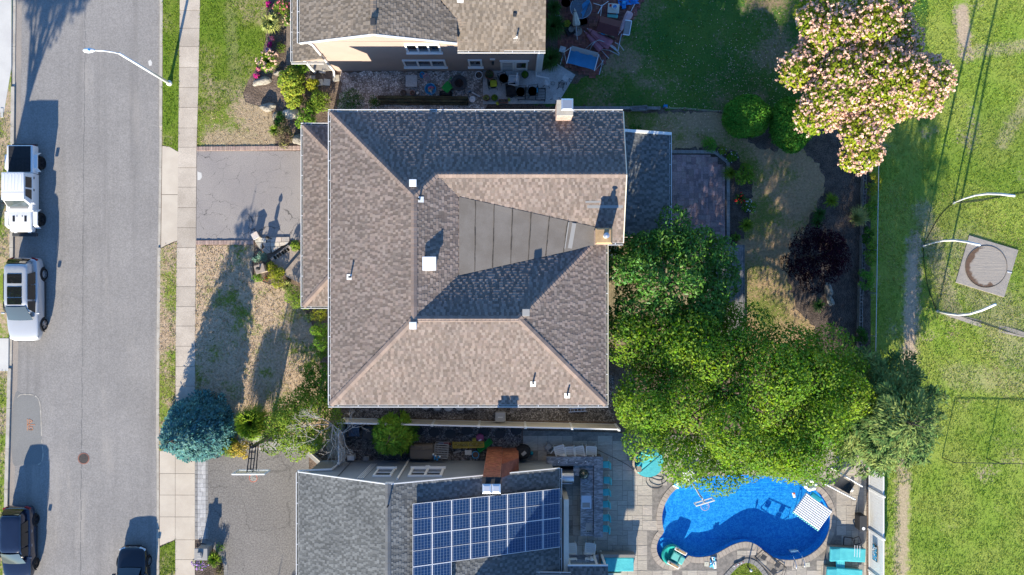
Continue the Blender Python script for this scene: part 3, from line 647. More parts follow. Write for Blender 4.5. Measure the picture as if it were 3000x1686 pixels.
# grass blades: real tufts standing on the turf
def gnoise(x, y, s, seed):
    a = np.sin(x * s * 1.7 + seed) * np.cos(y * s * 1.3 - seed * 2) + 0.6 * np.sin((x + y) * s * 2.9 + seed * 3) + 0.5 * np.cos((x - 0.6 * y) * s * 4.3 - seed)
    return a / 2.1
def tufts(name, label, poly_px, dens, mat, hgt=(0.03, 0.065), blades=3, thr=None, seed=1.0, clip=(-33, 33, -19, 19), spread=0.05, avoid=()):
    poly = [(p.x, p.y) for p in PP(poly_px)]
    xs = [p[0] for p in poly]; ys = [p[1] for p in poly]
    x0, x1, y0, y1 = max(min(xs), clip[0]), min(max(xs), clip[1]), max(min(ys), clip[2]), min(max(ys), clip[3])
    n = int((x1 - x0) * (y1 - y0) * dens); x = RNG.uniform(x0, x1, n); y = RNG.uniform(y0, y1, n)
    k = inside_np(x, y, poly)
    for av in avoid: k &= ~inside_np(x, y, av)
    if thr is not None:
        f = gnoise(x, y, thr[1], seed) + RNG.normal(0, 0.35, n); k &= (f > thr[0])
    x, y = x[k], y[k]; x = np.repeat(x, blades); y = np.repeat(y, blades); n = len(x)
    x = x + RNG.normal(0, spread, n); y = y + RNG.normal(0, spread, n)
    h = RNG.uniform(hgt[0], hgt[1], n); a = RNG.uniform(0, 2 * np.pi, n); w = h * RNG.uniform(0.22, 0.45, n); ln = h * RNG.uniform(0.3, 1.2, n); d = RNG.uniform(0, 2 * np.pi, n)
    v = np.empty((n, 3, 3))
    v[:, 0] = np.stack([x - np.cos(a) * w, y - np.sin(a) * w, np.full(n, 0.004)], 1)
    v[:, 1] = np.stack([x + np.cos(a) * w, y + np.sin(a) * w, np.full(n, 0.004)], 1)
    v[:, 2] = np.stack([x + np.cos(d) * ln, y + np.sin(d) * ln, h], 1)
    o = fastmesh(name, v.reshape(-1, 3), 3, mat, kind='stuff'); return tag(o, label, 'grass')
tufts('grass', 'short green grass of the north front lawn and verge', LAWNS['front_lawn_north'][0][:9] + [(690, 300), (640, 330), (579, 350), (581, 257), (586, 0)], 130, 'tuft_green', blades=3, thr=(-0.75, 1.1))
tufts('dry_grass', 'dry straw grass at the foot of the north front lawn', [(577, 300), (718, 300), (795, 325), (806, 428), (577, 430)], 70, 'tuft_dry', (0.025, 0.06), blades=3)
tufts('grass', 'green grass on the kerbside verge by the street lamp', LAWNS['verge_north'][0], 150, 'tuft_green', blades=3, thr=(-0.5, 1.3), seed=2)
tufts('dry_grass', 'patchy dry grass on the kerbside verge beside the shaded lawn', LAWNS['verge_middle'][0], 110, 'tuft_dry', (0.025, 0.06), blades=3, seed=3)
tufts('grass', 'thin green grass edging the dry kerbside verge', [(498, 720), (519, 708), (514.5, 1000), (513, 1320), (498, 1320)], 90, 'tuft_green', blades=3, thr=(-0.1, 1.6), seed=4)
tufts('grass', 'bright grass on the verge near the black car', LAWNS['verge_south'][0], 170, 'tuft_green', blades=3, seed=5)
tufts('dry_grass', 'parched straw coloured grass of the south front lawn', LAWNS['front_lawn_south'][0], 85, 'tuft_dry', (0.03, 0.07), blades=3, seed=6)
tufts('grass', 'green clumps left in the parched south front lawn', LAWNS['front_lawn_south'][0], 60, 'tuft_green', (0.03, 0.08), blades=3, thr=(0.55, 1.2), seed=7)
tufts('grass', 'grass on the far side of the road by the parked cars', [(-60, 330), (29, 330), (26, 760), (-60, 760)], 110, 'tuft_green', blades=3, seed=8)
tufts('grass', 'grass beside the west kerb near the navy car', [(-60, 1090), (17, 1090), (8, 1490), (4, 1750), (-60, 1750)], 110, 'tuft_green', blades=3, seed=9)
tufts('grass', 'shaded lawn grass behind the beige house', LAWNS['back_lawn_north'][0], 45, 'tuft_green', (0.03, 0.07), blades=3, thr=(-0.2, 0.5), seed=10)
tufts('dry_grass', 'thin dry grass of the curved back lawn', LAWNS['back_lawn'][0], 55, 'tuft_dry', (0.025, 0.06), blades=3, seed=11)
PAD_Q = [P(*q) for q in ((2838, 690), (2982, 733), (2940, 872), (2798, 828))]
PADW = [(p.x, p.y) for p in PAD_Q]
PATHW = [(p.x, p.y) for p in PP([(2656, 740), (2688, 740), (2680, 1000), (2670, 1200), (2640, 1200), (2646, 1000)])]
PATHW2 = [(p.x, p.y) for p in PP([(2632, 1420), (2668, 1420), (2660, 1750), (2640, 1750)])]
PATHW3 = [(p.x, p.y) for p in PP([(2796, -20), (2830, -20), (2850, 110), (2826, 150), (2806, 110)])]
tufts('field_grass', 'bright meadow grass of the open field', [(2551, -60), (3050, -60), (3050, 1760), (2551, 1760)], 120, 'tuft_field', (0.03, 0.075), blades=3, thr=(-0.62, 0.55), seed=12, avoid=(PADW, PATHW, PATHW2, PATHW3))
tufts('dry_grass', 'bleached grass patches in the open field', [(2560, 560), (3050, 560), (3050, 1180), (2560, 1180)], 60, 'tuft_dry', (0.03, 0.06), blades=3, thr=(0.35, 0.5), seed=13.5, avoid=(PADW,))

# brick edging along the main drive
ebrick = block_mesh('brick', 'brick_edge', 0.06)
def brick_row(name, label, a, b, n, depth, z=0.06, cat='edging', mesh=None, piece_name='brick', jit=0.01):
    a, b = Vector(a), Vector(b); d = (b - a) / n; ang = math.atan2(d.y, d.x)
    r = T(name, label, cat, (a.x, a.y, 0), world=True)
    for i in range(n):
        c = a + d * (i + 0.5)
        piece(piece_name, mesh or ebrick, (c.x, c.y, -0.06), ang + random.uniform(-jit, jit), (d.length * 0.9, depth, 0.06 + z + random.uniform(-0.012, 0.012)), r)
    return r
brick_row('brick_border', 'upright brick border along the lawn side of the cracked driveway', P(577, 436.5), P(892, 434), 110, 0.27)
brick_row('brick_border', 'upright brick border between driveway and parched lawn', P(575, 711), P(744, 711), 60, 0.27)
# paver strip and border of the south drive
pl = block_mesh('paver', 'paver_light', 0.05); pb = block_mesh('paver', 'paver_border', 0.05)
r = T('paver_strip', 'strip of pale pavers with grey border beside the south driveway', 'paving', P(592, 1460), world=True)
for xa in (574.5, 606.5):
    for i in range(19):
        c = P(xa, 1340 + i * 12.7 + 6); piece('paver', pb, (c.x, c.y, -0.05), 0, (0.14, 0.255, 0.062), r)
for i in range(19):
    y = 1340 + i * 12.7
    xs = [578.5, random.uniform(587, 594), 603] if random.random() < 0.75 else [578.5, 586, 595, 603]
    for a, b in zip(xs[:-1], xs[1:]):
        c = P((a + b) / 2, y + 6); piece('paver', pl, (c.x, c.y, -0.05), 0, ((b - a) / 47 * 0.97, 0.26, 0.058), r)
r = T('paver_strip', 'short strip of pale pavers under the basketball hoop', 'paving', P(720, 1310), world=True)
for i in range(26):
    c = P(690 + i * 9.5, 1324); piece('paver', pb, (c.x, c.y, -0.05), 0, (0.19, 0.2, 0.062), r)
for j in range(4):
    for i in range(18):
        c = P(700 + i * 13 + (j % 2) * 5, 1314 - j * 11); piece('paver', pl, (c.x, c.y, -0.05), 0, (0.26, 0.22, 0.058), r)
# curved paver edge round the mailbox bed
r = T('paver_border', 'curved grey paver edging round the mailbox bed', 'edging', P(600, 1600), world=True)
arc = smoothloop(PP([(590, 1585), (608, 1590), (630, 1604), (650, 1626), (660, 1655), (662, 1690), (660, 1720)]), 5, False)
for a, b in zip(arc[:-1], arc[1:]):
    c = (a + b) / 2; piece('paver', pb, (c.x, c.y, -0.05), math.atan2(b.y - a.y, b.x - a.x), ((b - a).length * 0.95, 0.24, 0.07), r)
MB().sheet([(p.x, p.y) for p in PP([(572, 1586), (600, 1588), (630, 1606), (652, 1640), (658, 1700), (572, 1720)])], 0.006).struct('mailbox_bed', 'mulch')

def slabs(parent, cells, z1, mat, name='slab', limit=300, gap=0.012, jz=0.004):
    cells = sorted(cells, key=lambda c: -(c[2] - c[0]) * (c[3] - c[1])); me = block_mesh(name, mat, 0.03)
    rest = MB()
    for i, (x0, y0, x1, y1) in enumerate(cells):
        h = 0.06 + random.uniform(-jz, jz)
        if i < limit: piece(name, me, ((x0 + x1) / 2, (y0 + y1) / 2, z1 - 0.06), 0, (x1 - x0 - gap, y1 - y0 - gap, h), parent)
        else: rest.box(((x0 + x1) / 2, (y0 + y1) / 2, z1 - 0.06 + h / 2), (x1 - x0 - gap, y1 - y0 - gap, h))
    if rest.v: tag(rest.build(name, mat, parent), kind='stuff')
def ashlar(poly, cell, sizes, holes=(), seed=3):
    rnd = random.Random(seed); xs = [p[0] for p in poly]; ys = [p[1] for p in poly]
    x0, y0 = min(xs), min(ys); nx = int((max(xs) - x0) / cell); ny = int((max(ys) - y0) / cell); occ = [[False] * ny for _ in range(nx)]; out = []
    for j in range(ny):
        for i in range(nx):
            if occ[i][j]: continue
            sz = sizes[:]; rnd.shuffle(sz)
            for (w, h) in sz + [(1, 1)]:
                if i + w <= nx and j + h <= ny and not any(occ[i + a][j + b] for a in range(w) for b in range(h)):
                    for a in range(w):
                        for b in range(h): occ[i + a][j + b] = True
                    r = (x0 + i * cell, y0 + j * cell, x0 + (i + w) * cell, y0 + (j + h) * cell)
                    cs = [(r[0], r[1]), (r[2], r[1]), (r[2], r[3]), (r[0], r[3]), ((r[0] + r[2]) / 2, (r[1] + r[3]) / 2)]
                    if all(inside(c, poly) for c in cs) and not any(inside(c, hl) for c in cs for hl in holes): out.append(r)
                    break
    return out
# ------------------------------------------------------------------ pool and its deck
DECK = [(p.x, p.y) for p in PP([(1532, 1262), (1800, 1268), (2538, 1300), (2538, 1860), (1640, 1860), (1640, 1500), (1532, 1350)])]
COPE = offset_loop(POOL, 0.33)
ISL = smoothloop(PP([(2118, 1712), (2150, 1672), (2175, 1652), (2198, 1650), (2222, 1668), (2250, 1712), (2260, 1760), (2110, 1760)]), 3)
MB().sheet(DECK, 0.028, holes=[[(p.x, p.y) for p in POOL_OUT], [(p.x, p.y) for p in ISL]]).struct('pool_deck_base', 'cinder')
deck = T('pool_deck', 'x', 'x', P(1900, 1500), world=True)
for k in ('label', 'category'): del deck[k]
deck['kind'] = 'structure'
ISLB = [(p.x, p.y) for p in offset_loop(ISL, 0.28)]
cells = ashlar(DECK, 0.31, [(2, 2), (3, 2), (2, 3), (3, 3), (2, 1), (3, 2), (2, 2)], holes=([(p.x, p.y) for p in offset_loop(POOL, 0.22)], [(p.x, p.y) for p in offset_loop(ISL, 0.05)]))
slabs(deck, cells, 0.035, 'stamped_slab', gap=0.024)
pool = T('swimming_pool', 'blue kidney shaped swimming pool with stone coping', 'swimming pool', P(2180, 1480), world=True)
# resample the outline evenly for coping stones
def resample(loop, step, closed=True):
    pts = loop + [loop[0]] if closed else loop; L = [0]
    for a, b in zip(pts[:-1], pts[1:]): L.append(L[-1] + (b - a).length)
    n = max(2, int(L[-1] / step)); out = []; k = 0
    for i in range(n + (0 if closed else 1)):
        s = L[-1] * i / n
        while k < len(L) - 2 and L[k + 1] < s: k += 1
        t = (s - L[k]) / max(1e-9, L[k + 1] - L[k]); out.append(pts[k].lerp(pts[k + 1], t))
    return out
PL = resample(smoothloop(POOL, 4), 0.235)
PO = offset_loop(PL, 0.32); PI = offset_loop(PL, -0.03); n = len(PL)
for i in range(n):
    j = (i + 1) % n; a, b, c_, d_ = PI[i].lerp(PI[j], 0.03), PI[j].lerp(PI[i], 0.03), PO[j].lerp(PO[i], 0.03), PO[i].lerp(PO[j], 0.03)
    MB().prism([(p.x, p.y) for p in (a, b, c_, d_)], -0.05, 0.052 + random.uniform(-0.003, 0.003)).build('coping_stone', 'coping', pool)
PLB = [(p.x, p.y) for p in POOL]
def depth(x): return -(0.34 + 0.64 * min(1.0, max(0.0, (x - 10.2) / 7.0)))
wall = MB(); wall.rows([[Vector((p.x, p.y, depth(p.x) * k)) for p in PL + [PL[0]]] for k in (0.0, 0.3, 0.7, 1.0)]); wall.build('pool_wall', 'pool_liner', pool, smooth=True)
fl0 = MB().sheet([(p.x, p.y) for p in offset_loop(PL, 0.01)], 0.0); fl0.v = [(a, b, depth(a)) for a, b, c_ in fl0.v]; fl0.build('pool_floor', 'pool_liner', pool)
MB().sheet([(p.x, p.y) for p in offset_loop(PL, 0.005)], -0.10).build('water_surface', 'pool_water', pool)
st = MB()
for k, (dz, rr) in enumerate(((-0.26, 0.55), (-0.2, 0.3))):
    c = P(1958, 1612); st.lathe([(rr + 0.1, -0.2), (rr + 0.1, 0.0)], (c.x - 0.15, c.y + 0.05, dz), 24)
st.build('pool_step', 'pool_liner', pool)
# lawn island with its edging at the bottom of the deck
MB().sheet([(p.x, p.y) for p in ISL], 0.01).struct('lawn_island', 'turf_front')
il = [(2118, 1712), (2150, 1672), (2175, 1652), (2198, 1650), (2222, 1668), (2250, 1712), (2260, 1740), (2110, 1740)]
tufts('grass', 'bright grass in the small lawn island below the pool', il, 220, 'tuft_field', blades=3, seed=21, clip=(-33, 33, -20, 19))
r = T('paver_border', 'grey paver edging round the small lawn island', 'edging', P(2190, 1660), world=True)
IR = resample(ISL, 0.22); IO = offset_loop(IR, 0.27)
for i in range(len(IR)):
    j = (i + 1) % len(IR)
    MB().prism([(p.x, p.y) for p in (IR[i].lerp(IR[j], .04), IR[j].lerp(IR[i], .04), IO[j].lerp(IO[i], .04), IO[i].lerp(IO[j], .04))], -0.02, 0.06).build('paver', 'paver_border', r)
r = T('paver_border', 'grey paver strip along the foot of the white fence', 'edging', P(2527, 1500), world=True)
for i in range(34):
    c = P(2522, 1350 + i * 11); piece('paver', pb, (c.x, c.y, 0.03), 0, (0.34, 0.225, 0.03), r)
# ------------------------------------------------------------------ roofs
def plane_axes(poly):
    n = Vector((0, 0, 0))
    for i in range(len(poly)):
        a, b = poly[i], poly[(i + 1) % len(poly)]; n += a.cross(b)
    n.normalize()
    if n.z < 0: n = -n
    v = Vector((-n.x * n.z, -n.y * n.z, 1 - n.z * n.z)); v.normalize()        # up the slope
    return v.cross(n).normalized(), v, n
def shingle_list(poly, expo=0.152, wr=(0.10, 0.23), seed=1, tall=0.021):
    rnd = random.Random(seed); poly = [Vector(p) for p in poly]; u, v, n = plane_axes(poly); o = poly[0]
    uv = [((p - o).dot(u), (p - o).dot(v)) for p in poly]; v0 = min(b for a, b in uv); v1 = max(b for a, b in uv)
    k = 0; res = []
    y = v0
    while y < v1 - 0.02:
        ym = min(y + expo * 0.5, v1 - 0.01); xs = []
        for (a, b), (c, d) in zip(uv, uv[1:] + uv[:1]):
            if (b > ym) != (d > ym): xs.append(a + (c - a) * (ym - b) / (d - b))
        xs.sort()
        for x0, x1 in zip(xs[::2], xs[1::2]):
            x = x0; hi = rnd.random() < .5
            while x < x1 - 0.02:
                w = rnd.uniform(*wr); e = min(x + w, x1)
                if x1 - e < 0.08: e = x1
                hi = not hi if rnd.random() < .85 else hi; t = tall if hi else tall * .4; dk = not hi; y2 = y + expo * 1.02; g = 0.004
                def W(a, b, h): return o + u * a + v * b + n * h
                res.append((dk, [W(x + g, y, -0.004), W(e - g, y, -0.004), W(x + g, y, t), W(e - g, y, t), W(x + g, y2, 0.001), W(e - g, y2, 0.001)]))
                x = e
        y += expo; k += 1
    return res
SHF = [(2, 3, 5, 4), (0, 1, 3, 2), (0, 2, 4), (1, 5, 3)]
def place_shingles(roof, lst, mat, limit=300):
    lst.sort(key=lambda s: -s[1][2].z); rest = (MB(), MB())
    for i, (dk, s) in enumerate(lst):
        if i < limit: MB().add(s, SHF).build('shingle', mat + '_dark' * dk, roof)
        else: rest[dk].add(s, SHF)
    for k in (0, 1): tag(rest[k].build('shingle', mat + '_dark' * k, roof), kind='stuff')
def caps(roof, a, b, mat, s1, s2, expo=0.205, half=0.17, name='ridge_cap'):
    """overlapping cap shingles along a->b (b is the high end); s1,s2: downhill unit directions each side"""
    a, b = Vector(a), Vector(b); d = (b - a); L = d.length; d.normalize(); s1 = Vector(s1).normalized(); s2 = Vector(s2).normalized(); n = int(L / expo)
    for i in range(n):
        p, q = a + d * (L * i / n), a + d * (L * (i + 1) / n * 1.0 + 0.04)
        h0, h1 = 0.045 + random.uniform(0, .006), 0.026; up = Vector((0, 0, 1)); k = half * random.uniform(0.95, 1.04)
        V = [p + s1 * k + up * h0, p + up * (h0 + 0.008), p + s2 * k + up * h0, q + s1 * k + up * h1, q + up * (h1 + 0.008), q + s2 * k + up * h1,
             p + s1 * k + up * (h0 - 0.03), p + up * (h0 - 0.03), p + s2 * k + up * (h0 - 0.03), q + s1 * k + up * (h1 - 0.03), q + s2 * k + up * (h1 - 0.03)]
        MB().add(V, [(0, 1, 4, 3), (1, 2, 5, 4), (6, 7, 1, 0), (7, 8, 2, 1), (6, 0, 3, 9), (8, 10, 5, 2)]).build(name, mat, roof)
def gutter(house, a, b, outv, w=0.12, h=0.11, mat='white_paint', hang=1.05, name='gutter'):
    """trough along a->b (top-back edge on the eave), outv points away from the house"""
    a, b = Vector(a), Vector(b); o = Vector(outv).normalized(); z = Vector((0, 0, 1)); d = (b - a).normalized(); m = MB()
    def strip(p, q, t):   # p,q offsets of the profile line
        pass
    prof = [o * 0.0 - z * 0.0, o * 0.0 - z * h, o * w - z * h, o * (w + 0.015) - z * 0.01, o * (w + 0.015) + z * 0.0, o * (w - 0.02) + z * 0.0, o * (w - 0.022) - z * (h - 0.02), o * 0.02 - z * (h - 0.02), o * 0.02 - z * 0.0]
    m.loft([[a + p for p in prof], [b + p for p in prof]])
    g = m.build(name, mat, house, fix=True)
    MB().quad(a + o * 0.02 - z * (h - 0.03), b + o * 0.02 - z * (h - 0.03), b + o * (w - 0.022) - z * (h - 0.03), a + o * (w - 0.022) - z * (h - 0.03)).build('gutter_bed', 'gutter_inside', g)
    L = (b - a).length; n = max(1, int(L / hang))
    for i in range(n):
        c = a + d * (L * (i + 0.5) / n)
        MB().bar(c + o * 0.01 - z * 0.012, c + o * w - z * 0.012, 0.03, 0.012).build('gutter_hanger', 'alu_white', g)
    return g
def deck_poly(m, poly, th=0.12):
    poly = [Vector(p) for p in poly]; n = len(poly); lo = [p - Vector((0, 0, th)) for p in poly]
    m.add([p - Vector((0, 0, 0.006)) for p in poly] + lo, [tuple(range(n)), tuple(range(n, 2 * n))[::-1]] + [(i, i + n, (i + 1) % n + n, (i + 1) % n) for i in range(n)])
def vent_pipe(house, p, h, mat, flash='white_paint', r=0.05, name='vent_pipe'):
    p = Vector(p); o = MB().tube([p - Vector((0, 0, .1)), p + Vector((0, 0, h))], r, 12).build(name, mat, house, smooth=False)
    MB().lathe([(r * 0.85, 0), (r * 0.7, 0.003)], (p.x, p.y, p.z + h), 12).build('opening', 'black_metal', o)
    return o
def roof_vent(house, p, s, mat='alu_white', h=0.22, tilt=(0, 0), name='roof_vent'):
    p = Vector(p); o = MB().box(p + Vector((0, 0, h * 0.5)), (s * 0.8, s * 0.8, h)).build('vent_curb', mat, house)
    MB().box(p + Vector((0, 0, h + 0.03)), (s, s, 0.07), rx=tilt[0], ry=tilt[1]).build('vent_lid', mat, o, bevel=0.02); return o

# ---- main house (tan hipped roof round a membrane valley)
ZE, PT = 6.6, 0.36
main = T('house', 'large house with tan hipped shingle roof in the middle', 'house', (-2, 1.5, 0), world=True)
wl_ = MB(); wl_.prism([(-9.35, 9.0), (-9.35, -5.85), (4.6, -5.85), (4.6, 2.35), (5.7, 2.35), (5.7, 9.0)], -0.05, 6.5); wl_.build('wall', 'siding_main', main)
MB().prism([(-11.6, 8.95), (-11.6, -0.65), (-9.3, -0.65), (-9.3, 8.95)], -0.05, 3.6).build('front_wall', 'siding_main', main)
xw, xe, xn = -9.82, 5.08, 6.0; yn, ys = 9.5, -6.35
rN = 3.568; ZN = ZE + PT * rN; YN = yn - rN                       # north wing ridge
rW = 4.72; ZR = ZE + PT * rW; XR = xw + rW; YA = yn - rW            # front ridge
YS = ys + rW + 0.3; YS = ys + (ZR - ZE) / PT                         # south ridge line
XS = xe - (ZR - ZE) / PT                                            # east end of the south ridge
def zS(y): return ZN - PT * (YN - y)                                # north wing, south slope
def zSN(y): return ZR - PT * (y - YS)                               # south wing, north slope
XV = -2.72
V = Vector
xb = XR + (ZR - ZN) / PT                                            # where the front block's east slope meets the north ridge
mA = V((XV, YN - (ZN - (ZR - PT * (XV - XR))) / PT, ZR - PT * (XV - XR))); mB = V((XV, YS + (ZR - (ZR - PT * (XV - XR))) / PT, ZR - PT * (XV - XR)))
t_ = 3.92; mC = V((XS + t_, YS + t_, ZR - PT * t_)); mD = V((mC.x + 0.30, 3.22, zS(3.22)))
faces = {
 'west': [V((xw, yn, ZE)), V((xw, ys, ZE)), V((XR, YS, ZR)), V((XR, YA, ZR))],
 'north': [V((xn, yn, ZE)), V((xw, yn, ZE)), V((XR, YA, ZR)), V((xb, YN, ZN)), V((xn, YN, ZN))],
 'south': [V((xw, ys, ZE)), V((xe, ys, ZE)), V((XS, YS, ZR)), V((XR, YS, ZR))],
 'east_front': [V((XR, YS, ZR)), mB, mA, V((xb, YN, ZN)), V((XR, YA, ZR))],
 'north_wing_south': [mA, mD, V((mD.x, zz := 2.42, zS(2.42))), V((xn, 2.42, zS(2.42))), V((xn, YN, ZN)), V((xb, YN, ZN))],
 'south_wing_north': [mB, V((XR, YS, ZR)), V((XS, YS, ZR)), mC],
 'south_wing_east': [V((xe, ys, ZE)), V((xe, 2.42, ZE)), V((mC.x + 0.2, 2.62, ZR - PT * (mC.x + 0.2 - XS))), mC, V((XS, YS, ZR))],
}
rm = MB()
for f in faces.values(): deck_poly(rm, f)
deck_poly(rm, [mA, mB, mC, mD])
roof = rm.build('roof', 'cap_tan', main, fix=True)
lst = []
for i, f in enumerate(faces.values()): lst += shingle_list(f, seed=i + 1)
# lower roofs: front skirt and rear extension
ZL = 3.75; lw, ln_, ls = -12.05, 9.36, -1.08; xwall = -9.36; rise = PT * (xwall - lw)
low_w = [V((lw, ln_, ZL)), V((lw, ls, ZL)), V((xwall, ls + (xwall - lw), ZL + rise)), V((xwall, ln_ - (xwall - lw), ZL + rise))]
low_n = [V((xwall, ln_, ZL)), V((lw, ln_, ZL)), V((xwall, ln_ - (xwall - lw), ZL + rise))]
low_s = [V((lw, ls, ZL)), V((xwall, ls, ZL)), V((xwall, ls + (xwall - lw), ZL + rise))]
lm = MB()
for f in (low_w, low_n, low_s): deck_poly(lm, f)
lroof = lm.build('lower_roof', 'cap_tan', main, fix=True)
l2 = []
for i, f in enumerate((low_w, low_n, low_s)): l2 += shingle_list(f, seed=20 + i)
ZX = 3.0; rx0, rx1, ry0, ry1 = 5.72, 9.22, 8.95, 2.9
low_e = [V((rx1, ry1, ZX)), V((rx1, ry0, ZX)), V((rx0, ry0, ZX + PT * (rx1 - rx0))), V((rx0, ry1, ZX + PT * (rx1 - rx0)))]
em = MB(); deck_poly(em, low_e); eroof = em.build('rear_roof', 'cap_grey', main, fix=True)
l3 = shingle_list(low_e, seed=31)
MB().prism([(5.7, 3.1), (8.9, 3.1), (8.9, 8.75), (5.7, 8.75)], -0.05, 2.95).build('rear_wall', 'siding_main', main)
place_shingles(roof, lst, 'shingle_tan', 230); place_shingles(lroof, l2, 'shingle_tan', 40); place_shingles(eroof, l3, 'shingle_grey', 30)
S_, N_, E_, W_ = V((0, -1, -PT)), V((0, 1, -PT)), V((1, 0, -PT)), V((-1, 0, -PT))
def hipdirs(a, b, fa, fb):
    d = (V(b) - V(a)).normalized(); r = []
    for n in (fa, fb):
        nn = V((n.x * PT, n.y * PT, 1)) if True else n
        nn = V((n.x, n.y, 0)).normalized() * PT + V((0, 0, 1)); nn.normalize()
        s = d.cross(nn); s.normalize(); r.append(s)
    # make both point downhill / away from the ridge
    return [s if s.z < 0 else -s for s in r]
def capline(rf, a, b, fa, fb, mat, **k): caps(rf, a, b, mat, *hipdirs(a, b, fa, fb), **k)
capline(roof, (xw, yn, ZE), (XR, YA, ZR), W_, N_, 'cap_tan'); capline(roof, (xw, ys, ZE), (XR, YS, ZR), W_, S_, 'cap_tan')
capline(roof, (xe, ys, ZE), (XS, YS, ZR), E_, S_, 'cap_tan'); capline(roof, mC, (XS, YS, ZR), E_, N_, 'cap_tan')
capline(roof, (xb, YN, ZN), (XR, YA, ZR), N_, E_, 'cap_tan'); capline(roof, (xn, YN, ZN), (xb, YN, ZN), N_, S_, 'cap_tan')
capline(roof, (XR, YS, ZR), (XR, YA, ZR), W_, E_, 'cap_tan'); capline(roof, (XR, YS, ZR), (XS, YS, ZR), N_, S_, 'cap_tan')
capline(lroof, low_w[0], low_w[3], W_, N_, 'cap_tan'); capline(lroof, low_w[1], low_w[2], W_, S_, 'cap_tan')
# membrane valley with seams and a patch
mm = MB(); up = V((0, 0, 0.05)); mm.quad(mA + up + V((-.08, .1, .02)), mB + up + V((-.08, -.1, .02)), mC + up * 0.7 + V((.3, 0, 0)), mD + up * 0.7)
mem = mm.build('membrane', 'membrane', roof)
for k in (0.107, 0.242, 0.377, 0.512, 0.647, 0.782):
    a, b = mA.lerp(mD, k) + V((0, 0.06, 0.06)), mB.lerp(mC, k) + V((0, -0.06, 0.06)); pts = [a.lerp(b, j / 8) + V((random.uniform(-.012, .012), 0, 0.004)) for j in range(9)]
    sm = MB()
    for p, q in zip(pts[:-1], pts[1:]): sm.bar(p, q, 0.045 + random.uniform(-.015, .02), 0.012)
    sm.build('membrane_seam', 'membrane_seam', mem)
pa = MB()
for k, w in ((0.83, 0.22), (0.79, 0.06)):
    a, b = mA.lerp(mD, k) + V((0, 0, 0.062)), mB.lerp(mC, k) + V((0, 0, 0.062)); pa.bar(a.lerp(b, 0.02), a.lerp(b, 0.95), w, 0.01)
pa.build('roof_patch', 'patch_grey', mem)
fl = MB(); fl.bar(V((4.0, 4.3, zS(4.3) + .03)), V((5.9, 4.3, zS(4.3) + .03)), 0.16, 0.01); fl.bar(V((3.9, 4.55, zS(4.55) + .03)), V((4.7, 4.55, zS(4.55) + .03)), 0.1, 0.012); fl.build('flashing_strip', 'patch_grey', roof)
# gutters
gutter(main, (xw, yn, ZE + .01), (xw, ys, ZE + .01), (-1, 0, 0)); gutter(main, (xn, yn, ZE + .01), (xw - .13, yn, ZE + .01), (0, 1, 0))
gutter(main, (xw - .13, ys, ZE + .01), (xe + .13, ys, ZE + .01), (0, -1, 0)); gutter(main, (xe, ys, ZE + .01), (xe, 2.42, ZE + .01), (1, 0, 0), mat='fascia_pale')
gutter(main, (xe + .1, 2.42, ZE + .01), (xn, 2.42, zS(2.42) + .01), (0, -1, 0))
gutter(main, (lw, ln_, ZL), (lw, ls, ZL), (-1, 0, 0)); gutter(main, (xw, ln_, ZL), (lw - .13, ln_, ZL), (0, 1, 0)); gutter(main, (lw - .13, ls, ZL), (xw, ls, ZL), (0, -1, 0))
gutter(main, (rx1, ry1, ZX), (rx1, ry0 + .1, ZX), (1, 0, 0))
MB().bar((rx1 + .1, ry0 + .05, ZX + .03), (rx0, ry0 + .05, ZX + PT * (rx1 - rx0) + .03), 0.16, 0.14).build('fascia', 'white_paint', main)
MB().bar((xn + .02, yn, ZE - .02), (xn + .02, YN, ZN - .02), 0.05, 0.14).build('rake_board', 'fascia_pale', main); MB().bar((xn + .02, 2.42, zS(2.42) - .02), (xn + .02, YN, ZN - .02), 0.05, 0.14).build('rake_board', 'fascia_pale', main)
# chimneys: north eave chimney and the valley chimney
def brick_box(parent, name, x0, x1, y0, y1, z0, z1, mat='brick_chimney', bl=0.205, bh=0.068, faces='NSEW', core='mortar', th=0.05, individual=0):
    MB().prism([(x0, y0), (x1, y0), (x1, y1), (x0, y1)], z0, z1).build(name, core, parent)
    m = MB(); k = 0; z = z0
    while z < z1 - bh * 0.5:
        off = (k % 2) * bl / 2
        for f in faces:
            lo, hi = (x0, x1) if f in 'NS' else (y0, y1); s = lo - off
            while s < hi - 0.01:
                a, b = max(s, lo), min(s + bl, hi)
                if b - a > 0.03:
                    c = (a + b) / 2; j = 0.012 + random.uniform(0, 0.007)
                    if f == 'N': m.box((c, y1 + j / 2 - 0.02, z + bh / 2), (b - a - .012, j + 0.04, bh - .012))
                    if f == 'S': m.box((c, y0 - j / 2 + 0.02, z + bh / 2), (b - a - .012, j + 0.04, bh - .012))
                    if f == 'E': m.box((x1 + j / 2 - 0.02, c, z + bh / 2), (j + 0.04, b - a - .012, bh - .012))
                    if f == 'W': m.box((x0 - j / 2 + 0.02, c, z + bh / 2), (j + 0.04, b - a - .012, bh - .012))
                s += bl
        z += bh; k += 1
    return tag(m.build('brick', mat, parent), kind='stuff')
cn = P(1652, 340, 7.3)
brick_box(main, 'chimney', cn.x - .40, cn.x + .40, 9.0, 9.75, 0, 8.1, 'brick_edge', faces='NSEW')
ch = MB().box((cn.x, 9.37, 8.15), (0.86, 0.84, 0.1)).build('chimney_crown', 'concrete_kerb', main, bevel=.02)
MB().lathe([(0.13, 0), (0.13, .25)], (cn.x + .1, 9.45, 8.2), 12).build('flue', 'galv', ch)
